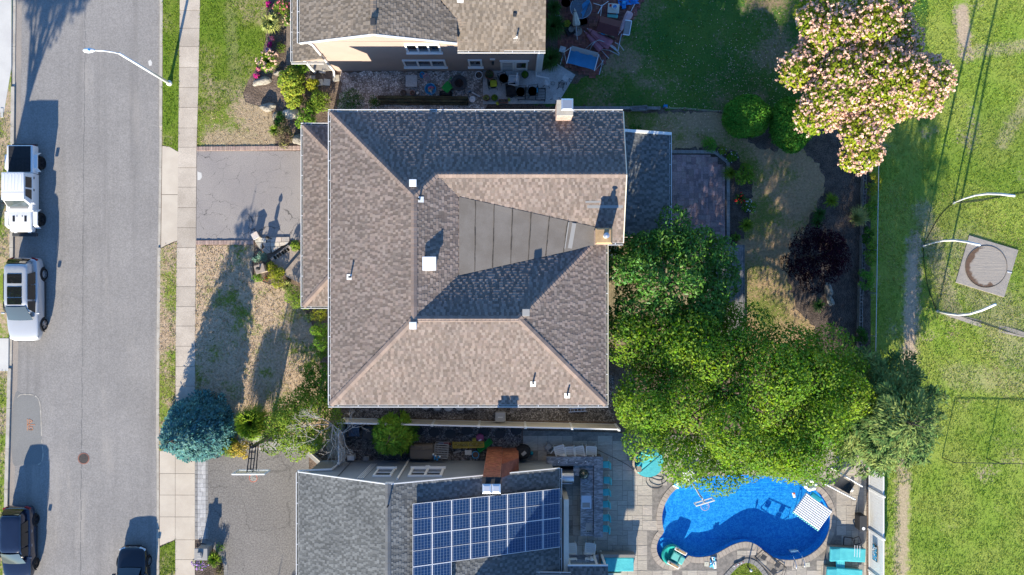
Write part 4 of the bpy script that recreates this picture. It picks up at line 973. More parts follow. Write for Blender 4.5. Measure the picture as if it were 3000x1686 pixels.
MB().box((cn.x + .1, 9.48, 8.47), (0.62, 0.62, 0.05), top=0.75).build('chimney_cap', 'galv', ch)
cv = P(1766, 694, 7.6)
brick_box(main, 'chimney', cv.x - .38, cv.x + .38, cv.y - .36, cv.y + .36, 6.2, 8.1, 'brick_edge')
ch = MB().box((cv.x, cv.y, 8.15), (0.9, 0.86, 0.12), top=0.8).build('chimney_crown', 'sand_wood', main, bevel=.02)
MB().lathe([(0.13, 0), (0.13, .3), (0.10, .3), (0.10, 0.1)], (cv.x + .08, cv.y, 8.2), 14).build('flue', 'alu_white', ch)
MB().lathe([(0.02, 0), (0.15, -.05), (0.15, -.07)], (cv.x + .08, cv.y, 8.72), 14).build('flue_cap', 'galv', ch)
MB().tube([(cv.x + .08, cv.y, 8.5), (cv.x + .08, cv.y, 8.7)], 0.07, 8).build('flue_neck', 'galv', ch)
# roof furniture
p = P(1259, 773, 8.1); roof_vent(main, (p.x, p.y, ZR - PT * (p.x - XR) - .02), 0.72, 'alu_white', 0.32, name='roof_fan')
p = P(1210, 537, 8.2); roof_vent(main, (p.x, p.y, ZR - PT * abs(p.y - YA) - .02), 0.38, 'alu_white', 0.2)
p = P(1211, 954, 8.2); roof_vent(main, (p.x, p.y, ZR - PT * abs(p.y - YS) - .02), 0.38, 'alu_white', 0.2)
p = P(1541, 916, 8.2); roof_vent(main, (p.x, p.y, ZR - PT * abs(p.x - XS) - .02), 0.38, 'patch_grey', 0.2)
for (x, y, slope) in ((1234, 590, 'E'), (1023, 812, 'W'), (1562, 1124, 'S'), (1664, 1160, 'S')):
    p = P(x, y, 7.4); z = {'E': ZR - PT * (p.x - XR), 'W': ZE + PT * (p.x - xw), 'S': ZE + PT * (p.y - ys)}[slope]
    vp = vent_pipe(main, (p.x, p.y, z), 0.42, 'dark_grey'); s = {'E': (0.13, 0.0), 'W': (-.05, 0), 'S': (0, -.14)}[slope]
    dn = {'E': V((1, 0, -PT)), 'W': V((-1, 0, -PT)), 'S': V((0, -1, -PT))}[slope].normalized(); c = V((p.x, p.y, z + .025)) + dn * 0.08
    MB().box(c, (0.30, 0.30, 0.012), rx=(math.atan(PT) if slope == 'S' else 0), ry=(math.atan(PT) if slope == 'E' else -math.atan(PT) if slope == 'W' else 0)).build('flashing', 'white_paint', vp)

# ---- north neighbour (beige house)
nh = T('house', 'beige two storey house with tan gable at the top of the picture', 'house', (-5, 17, 0), world=True)
YW = 13.5
MB().prism([(-11.0, YW), (1.62, YW), (1.62, 24), (-11.0, 24)], -0.05, 5.95).build('wall', 'siding_tan', nh)
ag = V((-7.29, YW, 7.80)); eL, eR = V((-11.0, YW, 5.95)), V((-3.1, YW, 6.1))
MB().add([eL, eR, V((-3.1, YW, 6.25)), ag, V((-11.0, YW, 6.42)), eL + V((0, .2, 0)), eR + V((0, .2, 0)), V((-3.1, YW + .2, 6.25)), ag + V((0, .2, 0)), V((-11.0, YW + .2, 6.42))], [(0, 1, 2, 3, 4), (9, 8, 7, 6, 5), (0, 4, 9, 5), (4, 3, 8, 9), (3, 2, 7, 8), (2, 1, 6, 7)]).build('gable', 'siding_tan', nh)
PN = 0.357; YF = YW - 0.18; rz, rxl, rxr = 7.86, -11.57, -3.0
f_w = [V((rxl, 24, rz - PN * (-7.29 - rxl))), V((rxl, YF, rz - PN * (-7.29 - rxl))), V((-7.29, YF, rz)), V((-7.29, 24, rz))]
zr = rz - PN * (rxr + 7.29)
ez, ey_ = 5.78, 13.06
def zrear(y): return ez + PN * (y - ey_)
# valley between the front block's east slope and the rear wing's south slope
yv = lambda x: ey_ + (rz - PN * (x + 7.29) - ez) / PN
f_e = [V((-7.29, YF, rz)), V((rxr, YF, zr)), V((rxr, yv(rxr), zr)), V((-7.29, yv(-7.29), rz))]
f_s = [V((rxr, ey_, ez)), V((1.84, ey_, ez)), V((1.84, 19.5, zrear(19.5))), V((-7.29 + 0.5, 19.5, zrear(19.5))), V((rxr, yv(rxr), zr))]
f_s[3] = V((-7.29 + (rz - zrear(19.5)) / PN, 19.5, zrear(19.5))) if zrear(19.5) < rz else V((-7.2, 19.4, rz))
nm_ = MB()
for f in (f_w, f_e, f_s): deck_poly(nm_, f)
nroof = nm_.build('roof', 'cap_beige', nh, fix=True); lst = []
clipn = 17.2
for i, f in enumerate((f_w, f_e, f_s)): lst += [s for s in shingle_list(f, seed=40 + i) if s[1][0].y < clipn]
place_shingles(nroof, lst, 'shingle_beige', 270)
caps(nroof, (-7.29, YF, rz), (-7.29, 17.5, rz), 'cap_beige', (-1, 0, -PN), (1, 0, -PN), expo=0.22)
MB().bar((rxl, YF - .02, rz - PN * (-7.29 - rxl) - .06), (-7.29, YF - .02, rz - .06), 0.05, 0.16).build('rake_board', 'white_paint', nh)
MB().bar((-7.29, YF - .02, rz - .06), (rxr, YF - .02, zr - .06), 0.05, 0.16).build('rake_board', 'white_paint', nh)
gutter(nh, (rxl, 19, f_w[1].z), (rxl, YF, f_w[1].z), (-1, 0, 0)); gutter(nh, (rxr, ey_, ez), (1.84, ey_, ez), (0, -1, 0))
MB().lathe([(0.36, 0), (0.36, .05), (0.3, .06)], (0, 0, 0), 20, 1.0, 0.75).build('gable_vent', 'white_paint', nh).matrix_local = Matrix.Translation(V((-7.25, YW - .01, 7.28)) - ORG[nh]) @ Matrix.Rotation(math.pi / 2, 4, 'X')
def window(house, x0, x1, z0, z1, y, n, s=-1, fr=0.10, mat='white_paint', bars=False, name='window'):
    """window on a wall at Y=y; s=-1 faces south, +1 north"""
    w = MB(); yy = y + s * 0.035; d = 0.10
    w.box(((x0 + x1) / 2, yy, z0 + fr / 2), (x1 - x0, d, fr)); w.box(((x0 + x1) / 2, yy, z1 - fr / 2), (x1 - x0, d, fr))
    pw = (x1 - x0 - fr) / n
    for i in range(n + 1): w.box((x0 + fr / 2 + i * pw, yy, (z0 + z1) / 2), (fr, d - .004, z1 - z0 - 2 * fr))
    w.box(((x0 + x1) / 2, y + s * 0.08, z0 - 0.02), (x1 - x0 + 0.14, 0.16, 0.05))
    o = w.build(name, mat, house)
    for i in range(n):
        a = x0 + fr + i * pw; b = a + pw - fr
        MB().box(((a + b) / 2, y + s * 0.012, (z0 + z1) / 2), (b - a, 0.02, z1 - z0 - 2 * fr)).build('pane', 'glass_dark', o)
        if bars: MB().box(((a + b) / 2, y + s * 0.04, (z0 + z1) / 2), (b - a, 0.05, 0.06)).build('sash_bar', mat, o)
    return o
window(nh, -5.98, -4.02, 4.1, 5.62, YW, 3); window(nh, -6.52, -3.98, 1.08, 2.5, YW, 3); window(nh, -2.62, -1.80, 1.1, 2.55, YW, 1)
dr = MB().box((-0.27, YW - .03, 1.12), (0.86, 0.08, 2.24)).build('door', 'white_paint', nh)
for k in range(6): MB().box((-0.27, YW - .085, 0.45 + k * 0.3), (0.6, 0.03, 0.12)).build('louver', 'plastic_grey', dr)
dr = MB().box((0.56, YW - .04, 1.12), (0.78, 0.08, 2.24)).build('storm_door', 'white_paint', nh)
MB().box((0.56, YW - .085, 1.55), (0.56, 0.02, 1.0)).build('pane', 'glass_dark', dr)
MB().box((0.14, YW - .02, 2.32), (1.75, 0.1, 0.12)).build('door_frame', 'white_paint', nh)
MB().box((-1.15, YW - .08, 2.0), (0.14, 0.16, 0.3)).build('wall_lamp', 'cast_iron', nh); MB().box((-1.15, YW - .03, 2.65), (0.3, 0.06, 0.14)).build('wall_vent', 'white_paint', nh)
MB().box((1.66, YW - .06, 2.75), (0.36, 0.1, 5.4)).build('corner_board', 'white_paint', nh)
MB().tube([(1.5, ey_ - .1, 5.7), (1.5, YW - .12, 5.3), (1.5, YW - .12, 0.3), (1.5, YW - .35, 0.12), (2.3, YW - .5, 0.08)], 0.06, 8).build('downspout', 'white_paint', nh)
MB().tube([(rxl - .06, YF + .3, f_w[1].z - .1), (-11.05, YW - .06, 5.6), (-11.05, YW - .06, 0.3), (-11.05, YW - .4, 0.1)], 0.065, 8).build('downspout', 'white_paint', nh)
# porch roof along its west side
pz = 3.1; pxw, pyf = -12.82, 13.2
pr = [V((pxw, 24, pz)), V((pxw, pyf, pz)), V((-10.98, pyf, pz + .36 * 1.84)), V((-10.98, 24, pz + .36 * 1.84))]
pm = MB(); deck_poly(pm, pr); proof = pm.build('porch_roof', 'cap_beige', nh, fix=True); place_shingles(proof, [s for s in shingle_list(pr, seed=55) if s[1][0].y < 18.6], 'shingle_beige', 30)
gutter(nh, (pxw, 19, pz), (pxw, pyf, pz), (-1, 0, 0)); gutter(nh, (pxw - .1, pyf, pz), (-11.0, pyf, pz), (0, -1, 0))
MB().add([V((pxw, pyf + .05, pz - .02)), V((-11, pyf + .05, pz - .02)), V((-11, pyf + .05, pz + .6))], [(0, 1, 2)]).build('porch_gable', 'siding_tan', nh)
for yy in (13.45, 16.2, 19): MB().lathe([(0.11, 0), (0.09, 0.2), (0.085, 2.7), (0.12, 3.0)], (-12.3, yy, 0), 12).build('porch_column', 'white_paint', nh)
MB().prism([(-12.7, 13.5), (-11, 13.5), (-11, 24), (-12.7, 24)], -.05, 0.2).build('porch_floor', 'bluestone', nh)
for (x, y) in ((1350, 6), (1514, 108)):
    p = P(x, y, 6.2); z = zrear(p.y); vp = vent_pipe(nh, (p.x, p.y, z), 0.38, 'alu_white'); MB().box((p.x, p.y - .1, z - .01), (0.34, 0.2, .012), rx=math.atan(PN)).build('flashing', 'white_paint', vp)
p = P(1508, 48, 6.3); roof_vent(nh, (p.x, p.y, zrear(p.y) - .03), 0.2, 'dark_grey', 0.12)
p = P(1096, 66, 7.9); MB().box((-7.29, p.y, rz + .10), (0.26, 0.38, 0.16)).build('ridge_vent', 'dark_grey', nh, bevel=.02)

# ---- south neighbour (grey roof with solar panels)
sh = T('house', 'grey roofed house with solar panels at the bottom of the picture', 'house', (-5, -15, 0), world=True)
YG = -10.78; apx, apz = -6.73, 6.54; PL_, PR_ = 0.52, 0.41; xl, xr = -12.36, 2.82
zl, zr2 = apz - PL_ * (apx - xl), apz - PR_ * (xr - apx)
gy0 = -26.0
MB().prism([(-11.9, YG), (-11.9, gy0), (2.45, gy0), (2.45, YG)], -0.05, 2.6).build('wall', 'siding_grey', sh)
MB().add([V((-11.9, YG, 2.5)), V((2.45, YG, 2.5)), V((2.45, YG, 2.75)), V((apx, YG, apz - .05)), V((-11.9, YG, 3.75))] + [V((-11.9, YG - .2, 2.5)), V((2.45, YG - .2, 2.5)), V((2.45, YG - .2, 2.75)), V((apx, YG - .2, apz - .05)), V((-11.9, YG - .2, 3.75))], [(4, 3, 2, 1, 0), (5, 6, 7, 8, 9), (0, 5, 9, 4), (4, 9, 8, 3), (3, 8, 7, 2)]).build('gable', 'siding_grey', sh)
YR = YG + 0.08
s_w = [V((xl, YR, zl)), V((xl, gy0, zl)), V((apx, gy0, apz)), V((apx, YR, apz))]; s_e = [V((xr, gy0, zr2)), V((xr, YR, zr2)), V((apx, YR, apz)), V((apx, gy0, apz))]
sm = MB()
for f in (s_w, s_e): deck_poly(sm, f)
sroof = sm.build('roof', 'cap_grey', sh, fix=True)
lst = [s for i, f in enumerate((s_w, s_e)) for s in shingle_list(f, seed=60 + i) if s[1][0].y > -17.8]
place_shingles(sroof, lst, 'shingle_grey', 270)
caps(sroof, (apx, -18, apz), (apx, YR, apz), 'cap_grey', (-1, 0, -PL_), (1, 0, -PR_), expo=0.22)
gutter(sh, (xl, YR, zl), (xl, -19, zl), (-1, 0, 0)); gutter(sh, (xr, YR, zr2), (xr, -19, zr2), (1, 0, 0))
MB().bar((xl, YR + .03, zl - .05), (apx, YR + .03, apz - .05), 0.05, 0.12).build('rake_board', 'white_paint', sh); MB().bar((apx, YR + .03, apz - .05), (xr, YR + .03, zr2 - .05), 0.05, 0.12).build('rake_board', 'white_paint', sh)
window(sh, -7.95, -6.9, 2.45, 4.3, YG, 1, 1, bars=True); window(sh, -5.95, -4.0, 2.4, 4.3, YG, 2, 1, fr=0.14, bars=True)
MB().tube([(-6.42, YG + .07, 0), (-6.42, YG + .07, 5.1)], 0.06, 8).build('downspout', 'white_paint', sh)
for k in range(4): MB().tube([(-8.55 + k * .1, YG + .05, 1.2), (-8.7 + k * .1, YG + .05, 4.9)], 0.022, 6).build('conduit', 'alu_white', sh)
MB().tube([(-9.9, YG + .05, .8), (-9.9, YG + .05, 4.6)], 0.02, 6).build('cable', 'black_metal', sh)
MB().box((-6.73, YG + .03, 5.95), (0.45, 0.08, 0.34)).build('wall_vent', 'white_paint', sh)
fl_ = MB()
for a in range(5): fl_.lathe([(0.07, 0), (0.07, .04)], (-5.05 + .1 * math.cos(a * 1.256), YG + .06, 1.95 + .1 * math.sin(a * 1.256)), 8)
fl_.build('wall_ornament', 'white_paint', sh)
MB().tube([(xl - .05, YG + .15, zl - .1), (-11.95, YG + .1, 3.2), (-10.6, YG + .1, 2.9), (-10.4, YG + .1, 0.2)], 0.06, 8).build('downspout', 'white_paint', sh)
# exterior chimney with a shoulder
brick_box(sh, 'chimney_stack', -1.52, -0.60, YG, -9.94, 0, 8.1, 'brick_chimney', faces='NEW'); brick_box(sh, 'chimney_shoulder', -0.58, 0.38, YG + .02, -10.0, 0, 3.0, 'brick_chimney', faces='NE')
ss = MB(); ss.add([V((-.58, YG + .02, 4.6)), V((-.58, -10.0, 4.6)), V((.38, -10.0, 3.0)), V((.38, YG + .02, 3.0)), V((-.58, YG + .02, 3.0)), V((-.58, -10.0, 3.0))], [(0, 1, 2, 3), (1, 5, 2), (0, 3, 4)]); ss.build('chimney_slope', 'brick_chimney', sh)
MB().box((-1.06, -10.37, 8.15), (1.0, 0.95, 0.1)).build('chimney_crown', 'black_metal', sh)
for k, x in enumerate((-1.30, -0.82)):
    o = MB().lathe([(0.14, 0), (0.14, .25)], (x, -10.4, 8.2), 12).build('flue', 'galv', sh); MB().box((x, -10.42, 8.5), (0.46, 0.5, 0.06), top=0.6).build('flue_cap', 'foil', o)
p = P(1137, 1482, 6.6); vent_pipe(sh, (p.x, p.y, apz - .02), 0.4, 'dark_grey', r=.045)
# solar panels: two rows of eight and a third started below
def uvquad(name, c, uv, mat, parent, nu=1, nv=1, sag=None):
    me = bpy.data.meshes.new(name); o_ = ORG.get(parent) or V((0, 0, 0)); vsx = []; uvs = []; fs = []
    for j in range(nv + 1):
        for i in range(nu + 1):
            s, t = i / nu, j / nv; p = V(c[0]).lerp(V(c[1]), s).lerp(V(c[3]).lerp(V(c[2]), s), t)
            if sag: p = p + sag(s, t)
            vsx.append(p - o_); uvs.append((uv[0] * s, uv[1] * t))
    for j in range(nv):
        for i in range(nu): a = j * (nu + 1) + i; fs.append((a, a + 1, a + nu + 2, a + nu + 1))
    me.from_pydata(vsx, [], fs); ul = me.uv_layers.new(name='UVMap')
    for lp in me.loops: ul.data[lp.index].uv = uvs[lp.vertex_index]
    me.materials.append(MT[mat]); o = link(name, me, parent)
    if parent in ORG: ORG[o] = ORG[parent]
    return o
sx = V((1, 0, -PR_)).normalized(); nrm = V((PR_, 0, 1)).normalized(); lift = 0.26
p0 = P(1204, 1477, 6.25); base0 = V((p0.x, p0.y, apz - PR_ * (p0.x - apx))) + nrm * lift
PWD, PHT = 1.115, 1.72
ARR = [(r, c_) for r in range(2) for c_ in range(8)] + [(2, 0), (2, 1)]
WORDS = {0: 'top', 1: 'middle', 2: 'bottom'}; NTH = ['first', 'second', 'third', 'fourth', 'fifth', 'sixth', 'seventh', 'eighth']
for (r, c_) in ARR:
    a = base0 + sx * (c_ * PWD) - V((0, r * PHT, 0)); o_ = T('solar_panel', f'blue solar panel, {NTH[c_]} from the ridge in the {WORDS[r]} row', 'solar panel', a, group='solar panels on the grey roof', world=True)
    A, B, C_, D = a + sx * .012 - V((0, PHT - .02, 0)), a + sx * (PWD - .02) - V((0, PHT - .02, 0)), a + sx * (PWD - .02), a + sx * .012
    fr = MB()
    for p, q in ((A, B), (B, C_), (C_, D), (D, A)): fr.bar(p, q, 0.022, 0.045)
    mid = (A + D) / 2, (B + C_) / 2; fr.bar(mid[0] + nrm * .012, mid[1] + nrm * .012, 0.018, 0.02); fr.build('frame', 'alu_white', o_)
    for h in range(2):
        q = [A.lerp(D, h * .5 + .012), B.lerp(C_, h * .5 + .012), B.lerp(C_, h * .5 + .488), A.lerp(D, h * .5 + .488)]
        uvquad('cell_sheet', [x + nrm * .01 for x in q], (1, 1), 'solar_cell', o_)
    if c_ in (0, 7): MB().bar(a - V((0, PHT / 2, 0)) + sx * (.05 if c_ == 0 else PWD - .1) - nrm * .03, a - V((0, PHT / 2, 0)) + sx * (.05 if c_ == 0 else PWD - .1) - nrm * (lift - .01), 0.05).build('mount', 'galv', o_)
# southern block of that house, mostly below the frame: porch roof, lower gutter and the storey that shades the patio
MB().prism([(-2.5, -18.6), (4.3, -18.6), (4.3, -27), (-2.5, -27)], -.05, 5.4).build('upper_wall', 'siding_grey', sh)
hb = [V((-2.9, -18.2, 5.4)), V((4.7, -18.2, 5.4)), V((4.7, -27.4, 5.4)), V((-2.9, -27.4, 5.4))]; t1, t2 = V((.9, -21.6, 7.0)), V((.9, -24, 7.0))
ub = MB()
for f in ([hb[1], hb[0], t1], [hb[2], hb[1], t1, t2], [hb[3], hb[2], t2], [hb[0], hb[3], t2, t1]): deck_poly(ub, f)
ub.build('upper_roof', 'shingle_grey', sh, fix=True)
z = 2.9; pA = P(1663, 1658, z); pB = P(1781, 1658, z)
prf = [V((pA.x, -20, z + .36 * (20 + pA.y))), V((pA.x, pA.y, z)), V((pB.x, pA.y, z)), V((pB.x, -20, z + .36 * (20 + pA.y)))]
pm = MB(); deck_poly(pm, prf); pf = pm.build('patio_roof', 'cap_grey', sh, fix=True)
place_shingles(pf, shingle_list(prf, seed=77), 'shingle_grey', 0)
MB().bar((pA.x, pA.y + .03, z), (pB.x, pA.y + .03, z), 0.08, 0.14).build('fascia', 'white_paint', sh)
for x in (pA.x + .15, pB.x - .6, pB.x - .12): MB().box((x, pA.y + .0 - .1, z / 2), (0.12, 0.12, z)).build('patio_post', 'white_paint', sh)
gz = 3.2; a, b = P(1425, 1681, gz), P(1672, 1684, gz); gutter(sh, (a.x, a.y, gz), (b.x, b.y, gz), (0, 1, 0))
lr = [V((a.x, a.y, gz)), V((b.x, a.y, gz)), V((b.x, -18.6, gz + .36 * (18.6 + a.y))), V((a.x, -18.6, gz + .36 * (18.6 + a.y)))]
lm2 = MB(); deck_poly(lm2, lr); lm2.build('side_roof', 'shingle_grey', sh, fix=True)
MB().box((3.2, -15.2, 1.35), (0.3, 5.4, 2.7)).build('side_trim', 'cream_vinyl', sh)
# ------------------------------------------------------------------ vegetation
def unit(a): return a / np.maximum(np.linalg.norm(a, axis=1, keepdims=True), 1e-9)
def diamonds(c, nrm, L, W, along=None):
    n = len(c); nrm = unit(nrm)
    r = RNG.normal(size=(n, 3)) if along is None else along + RNG.normal(0, 0.25, (n, 3))
    a = unit(r - nrm * np.sum(r * nrm, 1, keepdims=True)); b = np.cross(nrm, a)
    L = np.asarray(L).reshape(-1, 1); W = np.asarray(W).reshape(-1, 1)
    v = np.empty((n, 4, 3)); v[:, 0] = c - a * L / 2; v[:, 1] = c + b * W / 2 + nrm * W * 0.12 - a * L * 0.05; v[:, 2] = c + a * L / 2; v[:, 3] = c - b * W / 2 + nrm * W * 0.12 - a * L * 0.05
    return v.reshape(-1, 3)
def sphere_dirs(n, upbias=0.0):
    d = unit(RNG.normal(size=(n, 3)))
    if upbias: d[:, 2] = np.where(RNG.random(n) < upbias, np.abs(d[:, 2]), d[:, 2])
    return d
def make_lobes(c, R, K, size=(0.26, 0.42), fill=(0.45, 0.82), seed=1, low=-0.35):
    r = np.random.default_rng(seed); out = []
    g = math.pi * (3 - math.sqrt(5))
    for i in range(K):
        z = 1 - (i + 0.5) / K * (1 - low); t = i * g + r.uniform(-.4, .4); q = math.sqrt(max(0, 1 - z * z))
        d = np.array([q * math.cos(t), q * math.sin(t), z]); f = r.uniform(*fill)
        s = r.uniform(*size) * min(R[0], R[1]); out.append((np.array(c) + d * np.array(R) * f, np.array([s, s, s * r.uniform(.65, .9)])))
    return out
def leaves(lobes, n, L, asp=0.5, up=0.5, shell=(0.55, 1.0), jit=0.55, upbias=0.75, floor=None):
    w = np.array([l[1][0] ** 2 for l in lobes]); idx = RNG.choice(len(lobes), n, p=w / w.sum())
    C = np.array([l[0] for l in lobes])[idx]; R = np.array([l[1] for l in lobes])[idx]
    d = sphere_dirs(n, upbias); rad = RNG.uniform(shell[0], shell[1], n) ** 0.6; c = C + d * R * rad[:, None]
    if floor is not None: c[:, 2] = np.maximum(c[:, 2], floor + RNG.uniform(0, .05, n))
    nr = d * 0.85 + np.array([0, 0, up]) + RNG.normal(0, jit, (n, 3)); l = L * RNG.uniform(0.6, 1.3, n)
    return diamonds(c, nr, l, l * asp * RNG.uniform(.8, 1.2, n))
def limb(m, a, b, r0, r1, bend=0.15, seg=5, n=6):
    a, b = Vector(a), Vector(b); d = (b - a); o = Vector((random.uniform(-1, 1), random.uniform(-1, 1), 0.6)) * d.length * bend
    m.tube([a.lerp(b, k / seg) + o * math.sin(math.pi * k / seg) * 0.5 for k in range(seg + 1)], [r0 + (r1 - r0) * k / seg for k in range(seg + 1)], n)
def tree(name, label, base, c, R, K, n, L, mat, bark='bark', tr=0.2, group=None, seed=1, limbs=14, lsize=(0.26, 0.42), fill=(0.45, 0.82), low=-0.35, extra=None, cat='tree', keep=None, **k):
    base = Vector(base); t = T(name, label, cat, base, world=True, group=group)
    lobes = [l for l in make_lobes(c, R, K, lsize, fill, seed, low) if keep is None or keep(l[0])]; m = MB(); top = Vector((c[0], c[1], c[2] - 0.15 * R[2])); fork = base.lerp(top, 0.5)
    random.seed(seed); limb(m, base, fork, tr * 1.15, tr * 0.8, 0.05); limb(m, fork, top, tr * 0.8, tr * 0.35, 0.1)
    for l in random.sample(lobes, min(limbs, len(lobes))):
        s = base.lerp(top, random.uniform(0.45, 0.9)); limb(m, s, Vector(l[0]), tr * 0.42, tr * 0.07, 0.22)
    m.build('trunk', bark, t, smooth=True)
    fastmesh('crown', leaves(lobes, n, L, **k), 4, mat, t)
    if extra: extra(t, lobes)
    return t
def bush(name, label, px, py, r, h, mat, n=900, L=0.12, ry=None, asp=0.5, group=None, z=None, K=9, cat='shrub', seed=1, flowers=None, fn=60, fs=0.09, up=0.5):
    zz = h * 0.6 if z is None else z; p = P(px, py, zz); ry = ry or r
    b = Vector((p.x, p.y, 0)); t = T(name, label, cat, b, world=True, group=group)
    lobes = make_lobes((p.x, p.y, h * 0.45), (r, ry, h * 0.55), K, (0.34, 0.5), (0.4, 0.7), seed, -0.5)
    m = MB(); random.seed(seed)
    for l in lobes[:5]: limb(m, b, Vector(l[0]), 0.03, 0.01, 0.1, 3, 5)
    m.build('stem', 'bark', t); fastmesh('foliage', leaves(lobes, n, L, asp, up=up, floor=0.02), 4, mat, t)
    if flowers: fastmesh('blossom', leaves(lobes, fn, fs, 0.95, up=1.2, shell=(0.95, 1.15), upbias=0.95), 4, flowers, t)
    return t
def blades(n, r, h, w, droop=0.75, lean=(0, 0), flat=0.0):
    a = RNG.uniform(0, 2 * np.pi, n); R = r * RNG.uniform(0.35, 1.1, n); hh = h * RNG.uniform(0.6, 1.1, n)
    d = np.stack([np.cos(a), np.sin(a), np.zeros(n)], 1); s = np.stack([-np.sin(a), np.cos(a), np.zeros(n)], 1); ln = np.array([lean[0], lean[1], 0])
    def pt(f, g): return d * (R * f)[:, None] + ln * f * f + np.stack([np.zeros(n), np.zeros(n), hh * g], 1)
    b0, b1, b2, b3 = pt(0.06, 0.0), pt(0.35, 0.75), pt(0.72, 1.0), pt(1.0, 1.0 - droop * 0.55); W = (w * RNG.uniform(.7, 1.3, n))[:, None]
    v = np.empty((n * 3, 4, 3))
    for k, (p, q, w0, w1) in enumerate(((b0, b1, .5, .55), (b1, b2, .55, .45), (b2, b3, .45, .05))):
        v[k::3, 0] = p - s * W * w0; v[k::3, 1] = p + s * W * w0; v[k::3, 2] = q + s * W * w1; v[k::3, 3] = q - s * W * w1
    return v.reshape(-1, 3)
def clump(name, label, px, py, r, h, mat, n=220, w=0.035, cat='plant', droop=0.75, lean=(0, 0), group=None, flowers=None, fn=30, fs=0.1, z=None):
    p = P(px, py, h * .6 if z is None else z); p.z = 0; t = T(name, label, cat, p, world=True, group=group)
    fastmesh('blade', blades(n, r, h, w, droop, lean) + np.array(p), 4, mat, t, kind='stuff')
    if flowers:
        a = RNG.uniform(0, 6.283, fn); q = r * np.sqrt(RNG.random(fn)); c = np.stack([p.x + q * np.cos(a), p.y + q * np.sin(a), h * RNG.uniform(.9, 1.25, fn)], 1)
        c = np.repeat(c, 4, 0) + RNG.normal(0, fs * .3, (fn * 4, 3)); fastmesh('blossom', diamonds(c, np.array([0, 0, 1.0]) + RNG.normal(0, .5, (fn * 4, 3)), np.full(fn * 4, fs), np.full(fn * 4, fs * .8)), 4, flowers, t)
    return t
def conifer(name, label, base, h, R, n, mat, B=160, L=0.2, W=0.07, droop=0.25, pw=0.8, seed=1, z0=0.04, lat=0.16, tip=0.15, group=None, cat='tree', rise=0.0, ir=(.82, 1.12), jz=.045):
    base = Vector(base); t = T(name, label, cat, base, world=True, group=group); r = np.random.default_rng(seed)
    m = MB(); m.tube([base, base + Vector((0, 0, h * .5)), base + Vector((0, 0, h * .97))], [h * .022, h * .014, .01], 7)
    tb = np.sort(z0 + (1 - z0) * (1 - np.sqrt(1 - r.random(B) * 0.985))); ab = np.arange(B) * 2.39996 + r.uniform(-.3, .3, B)
    rb = R * ((1 - tb) ** pw) * r.uniform(ir[0], ir[1], B) + tip
    for k in range(0, B, 3):
        e = Vector((math.cos(ab[k]) * rb[k] * .9, math.sin(ab[k]) * rb[k] * .9, h * tb[k] - droop * rb[k] + rise * rb[k])); m.tube([base + Vector((0, 0, h * tb[k])), base + e], [.03, .008], 4)
    m.build('trunk', 'bark', t)
    w = rb ** 1.3; i = r.choice(B, n, p=w / w.sum()); s = r.random(n) ** 0.55; d = np.stack([np.cos(ab[i]), np.sin(ab[i]), np.zeros(n)], 1); q = np.stack([-np.sin(ab[i]), np.cos(ab[i]), np.zeros(n)], 1)
    sp = lat * rb[i] * (1.15 - s) * 1.6 + 0.03; side = r.normal(0, 1, n) * sp
    c = d * (rb[i] * s)[:, None] + q * side[:, None]; c[:, 2] = h * tb[i] - droop * rb[i] * s ** 1.5 + rise * rb[i] * s ** 2 + r.normal(0, jz, n) - np.abs(side) * .15
    al = d * 0.9 + q * (np.sign(side) * 0.55)[:, None] + np.array([0, 0, -droop * .6 + rise]); nr = np.array([0, 0, 1.0]) + d * .35 + r.normal(0, .3, (n, 3)); l = L * r.uniform(.6, 1.25, n)
    fastmesh('foliage', diamonds(c + np.array(base), nr, l, l * W / L, along=unit(al)), 4, mat, t); return t

tree('shade_tree', 'tall spreading shade tree with bright green crown over the pool edge', (11.6, -5.6, 0), (12.1, -6.1, 4.75), (8.1, 5.5, 3.5), 66, 90000, 0.165, 'leaf_big', tr=0.34, seed=5, limbs=30, lsize=(0.20, 0.36), fill=(0.5, 0.9), low=-0.4, asp=0.55, up=0.25, jit=0.4, keep=lambda q: q[1] > -8.5 - 0.55 * (q[0] - 7.0))
tree('magnolia_tree', 'dark glossy leaved tree growing over the wooden deck', (9.2, 0.6, 0), (9.0, 0.3, 4.4), (4.1, 4.1, 2.6), 60, 21000, 0.24, 'leaf_magnolia', bark='bark_pale', tr=0.16, seed=8, limbs=22, lsize=(0.14, 0.28), fill=(0.45, 0.98), low=-0.4, asp=0.42, up=0.3, jit=0.7)
def puffs(t, lobes):
    n = 5600; w = np.array([l[1][0] ** 2 for l in lobes]); i = RNG.choice(len(lobes), n, p=w / w.sum()); d = sphere_dirs(n, 0.97)
    c = np.array([l[0] for l in lobes])[i] + d * np.array([l[1] for l in lobes])[i] * RNG.uniform(.9, 1.12, n)[:, None]
    c = np.repeat(c, 6, 0) + RNG.normal(0, .035, (n * 6, 3)); m = n * 6; s = np.repeat(RNG.uniform(.09, .2, n), 6)
    fastmesh('blossom', diamonds(c, np.array([0, 0, .7]) + RNG.normal(0, .7, (m, 3)), s, s * .75), 4, 'flower_pink', t)
tree('mimosa_tree', 'flowering tree covered in pale pink blossom beside the open field', (19.2, 11.4, 0), (19.65, 12.1, 5.0), (4.6, 5.2, 1.9), 54, 38000, 0.18, 'leaf_mimosa', bark='bark_pale', tr=0.2, seed=12, limbs=24, lsize=(0.20, 0.32), fill=(0.4, 0.93), low=-0.05, asp=0.6, up=0.7, jit=0.35, extra=puffs)
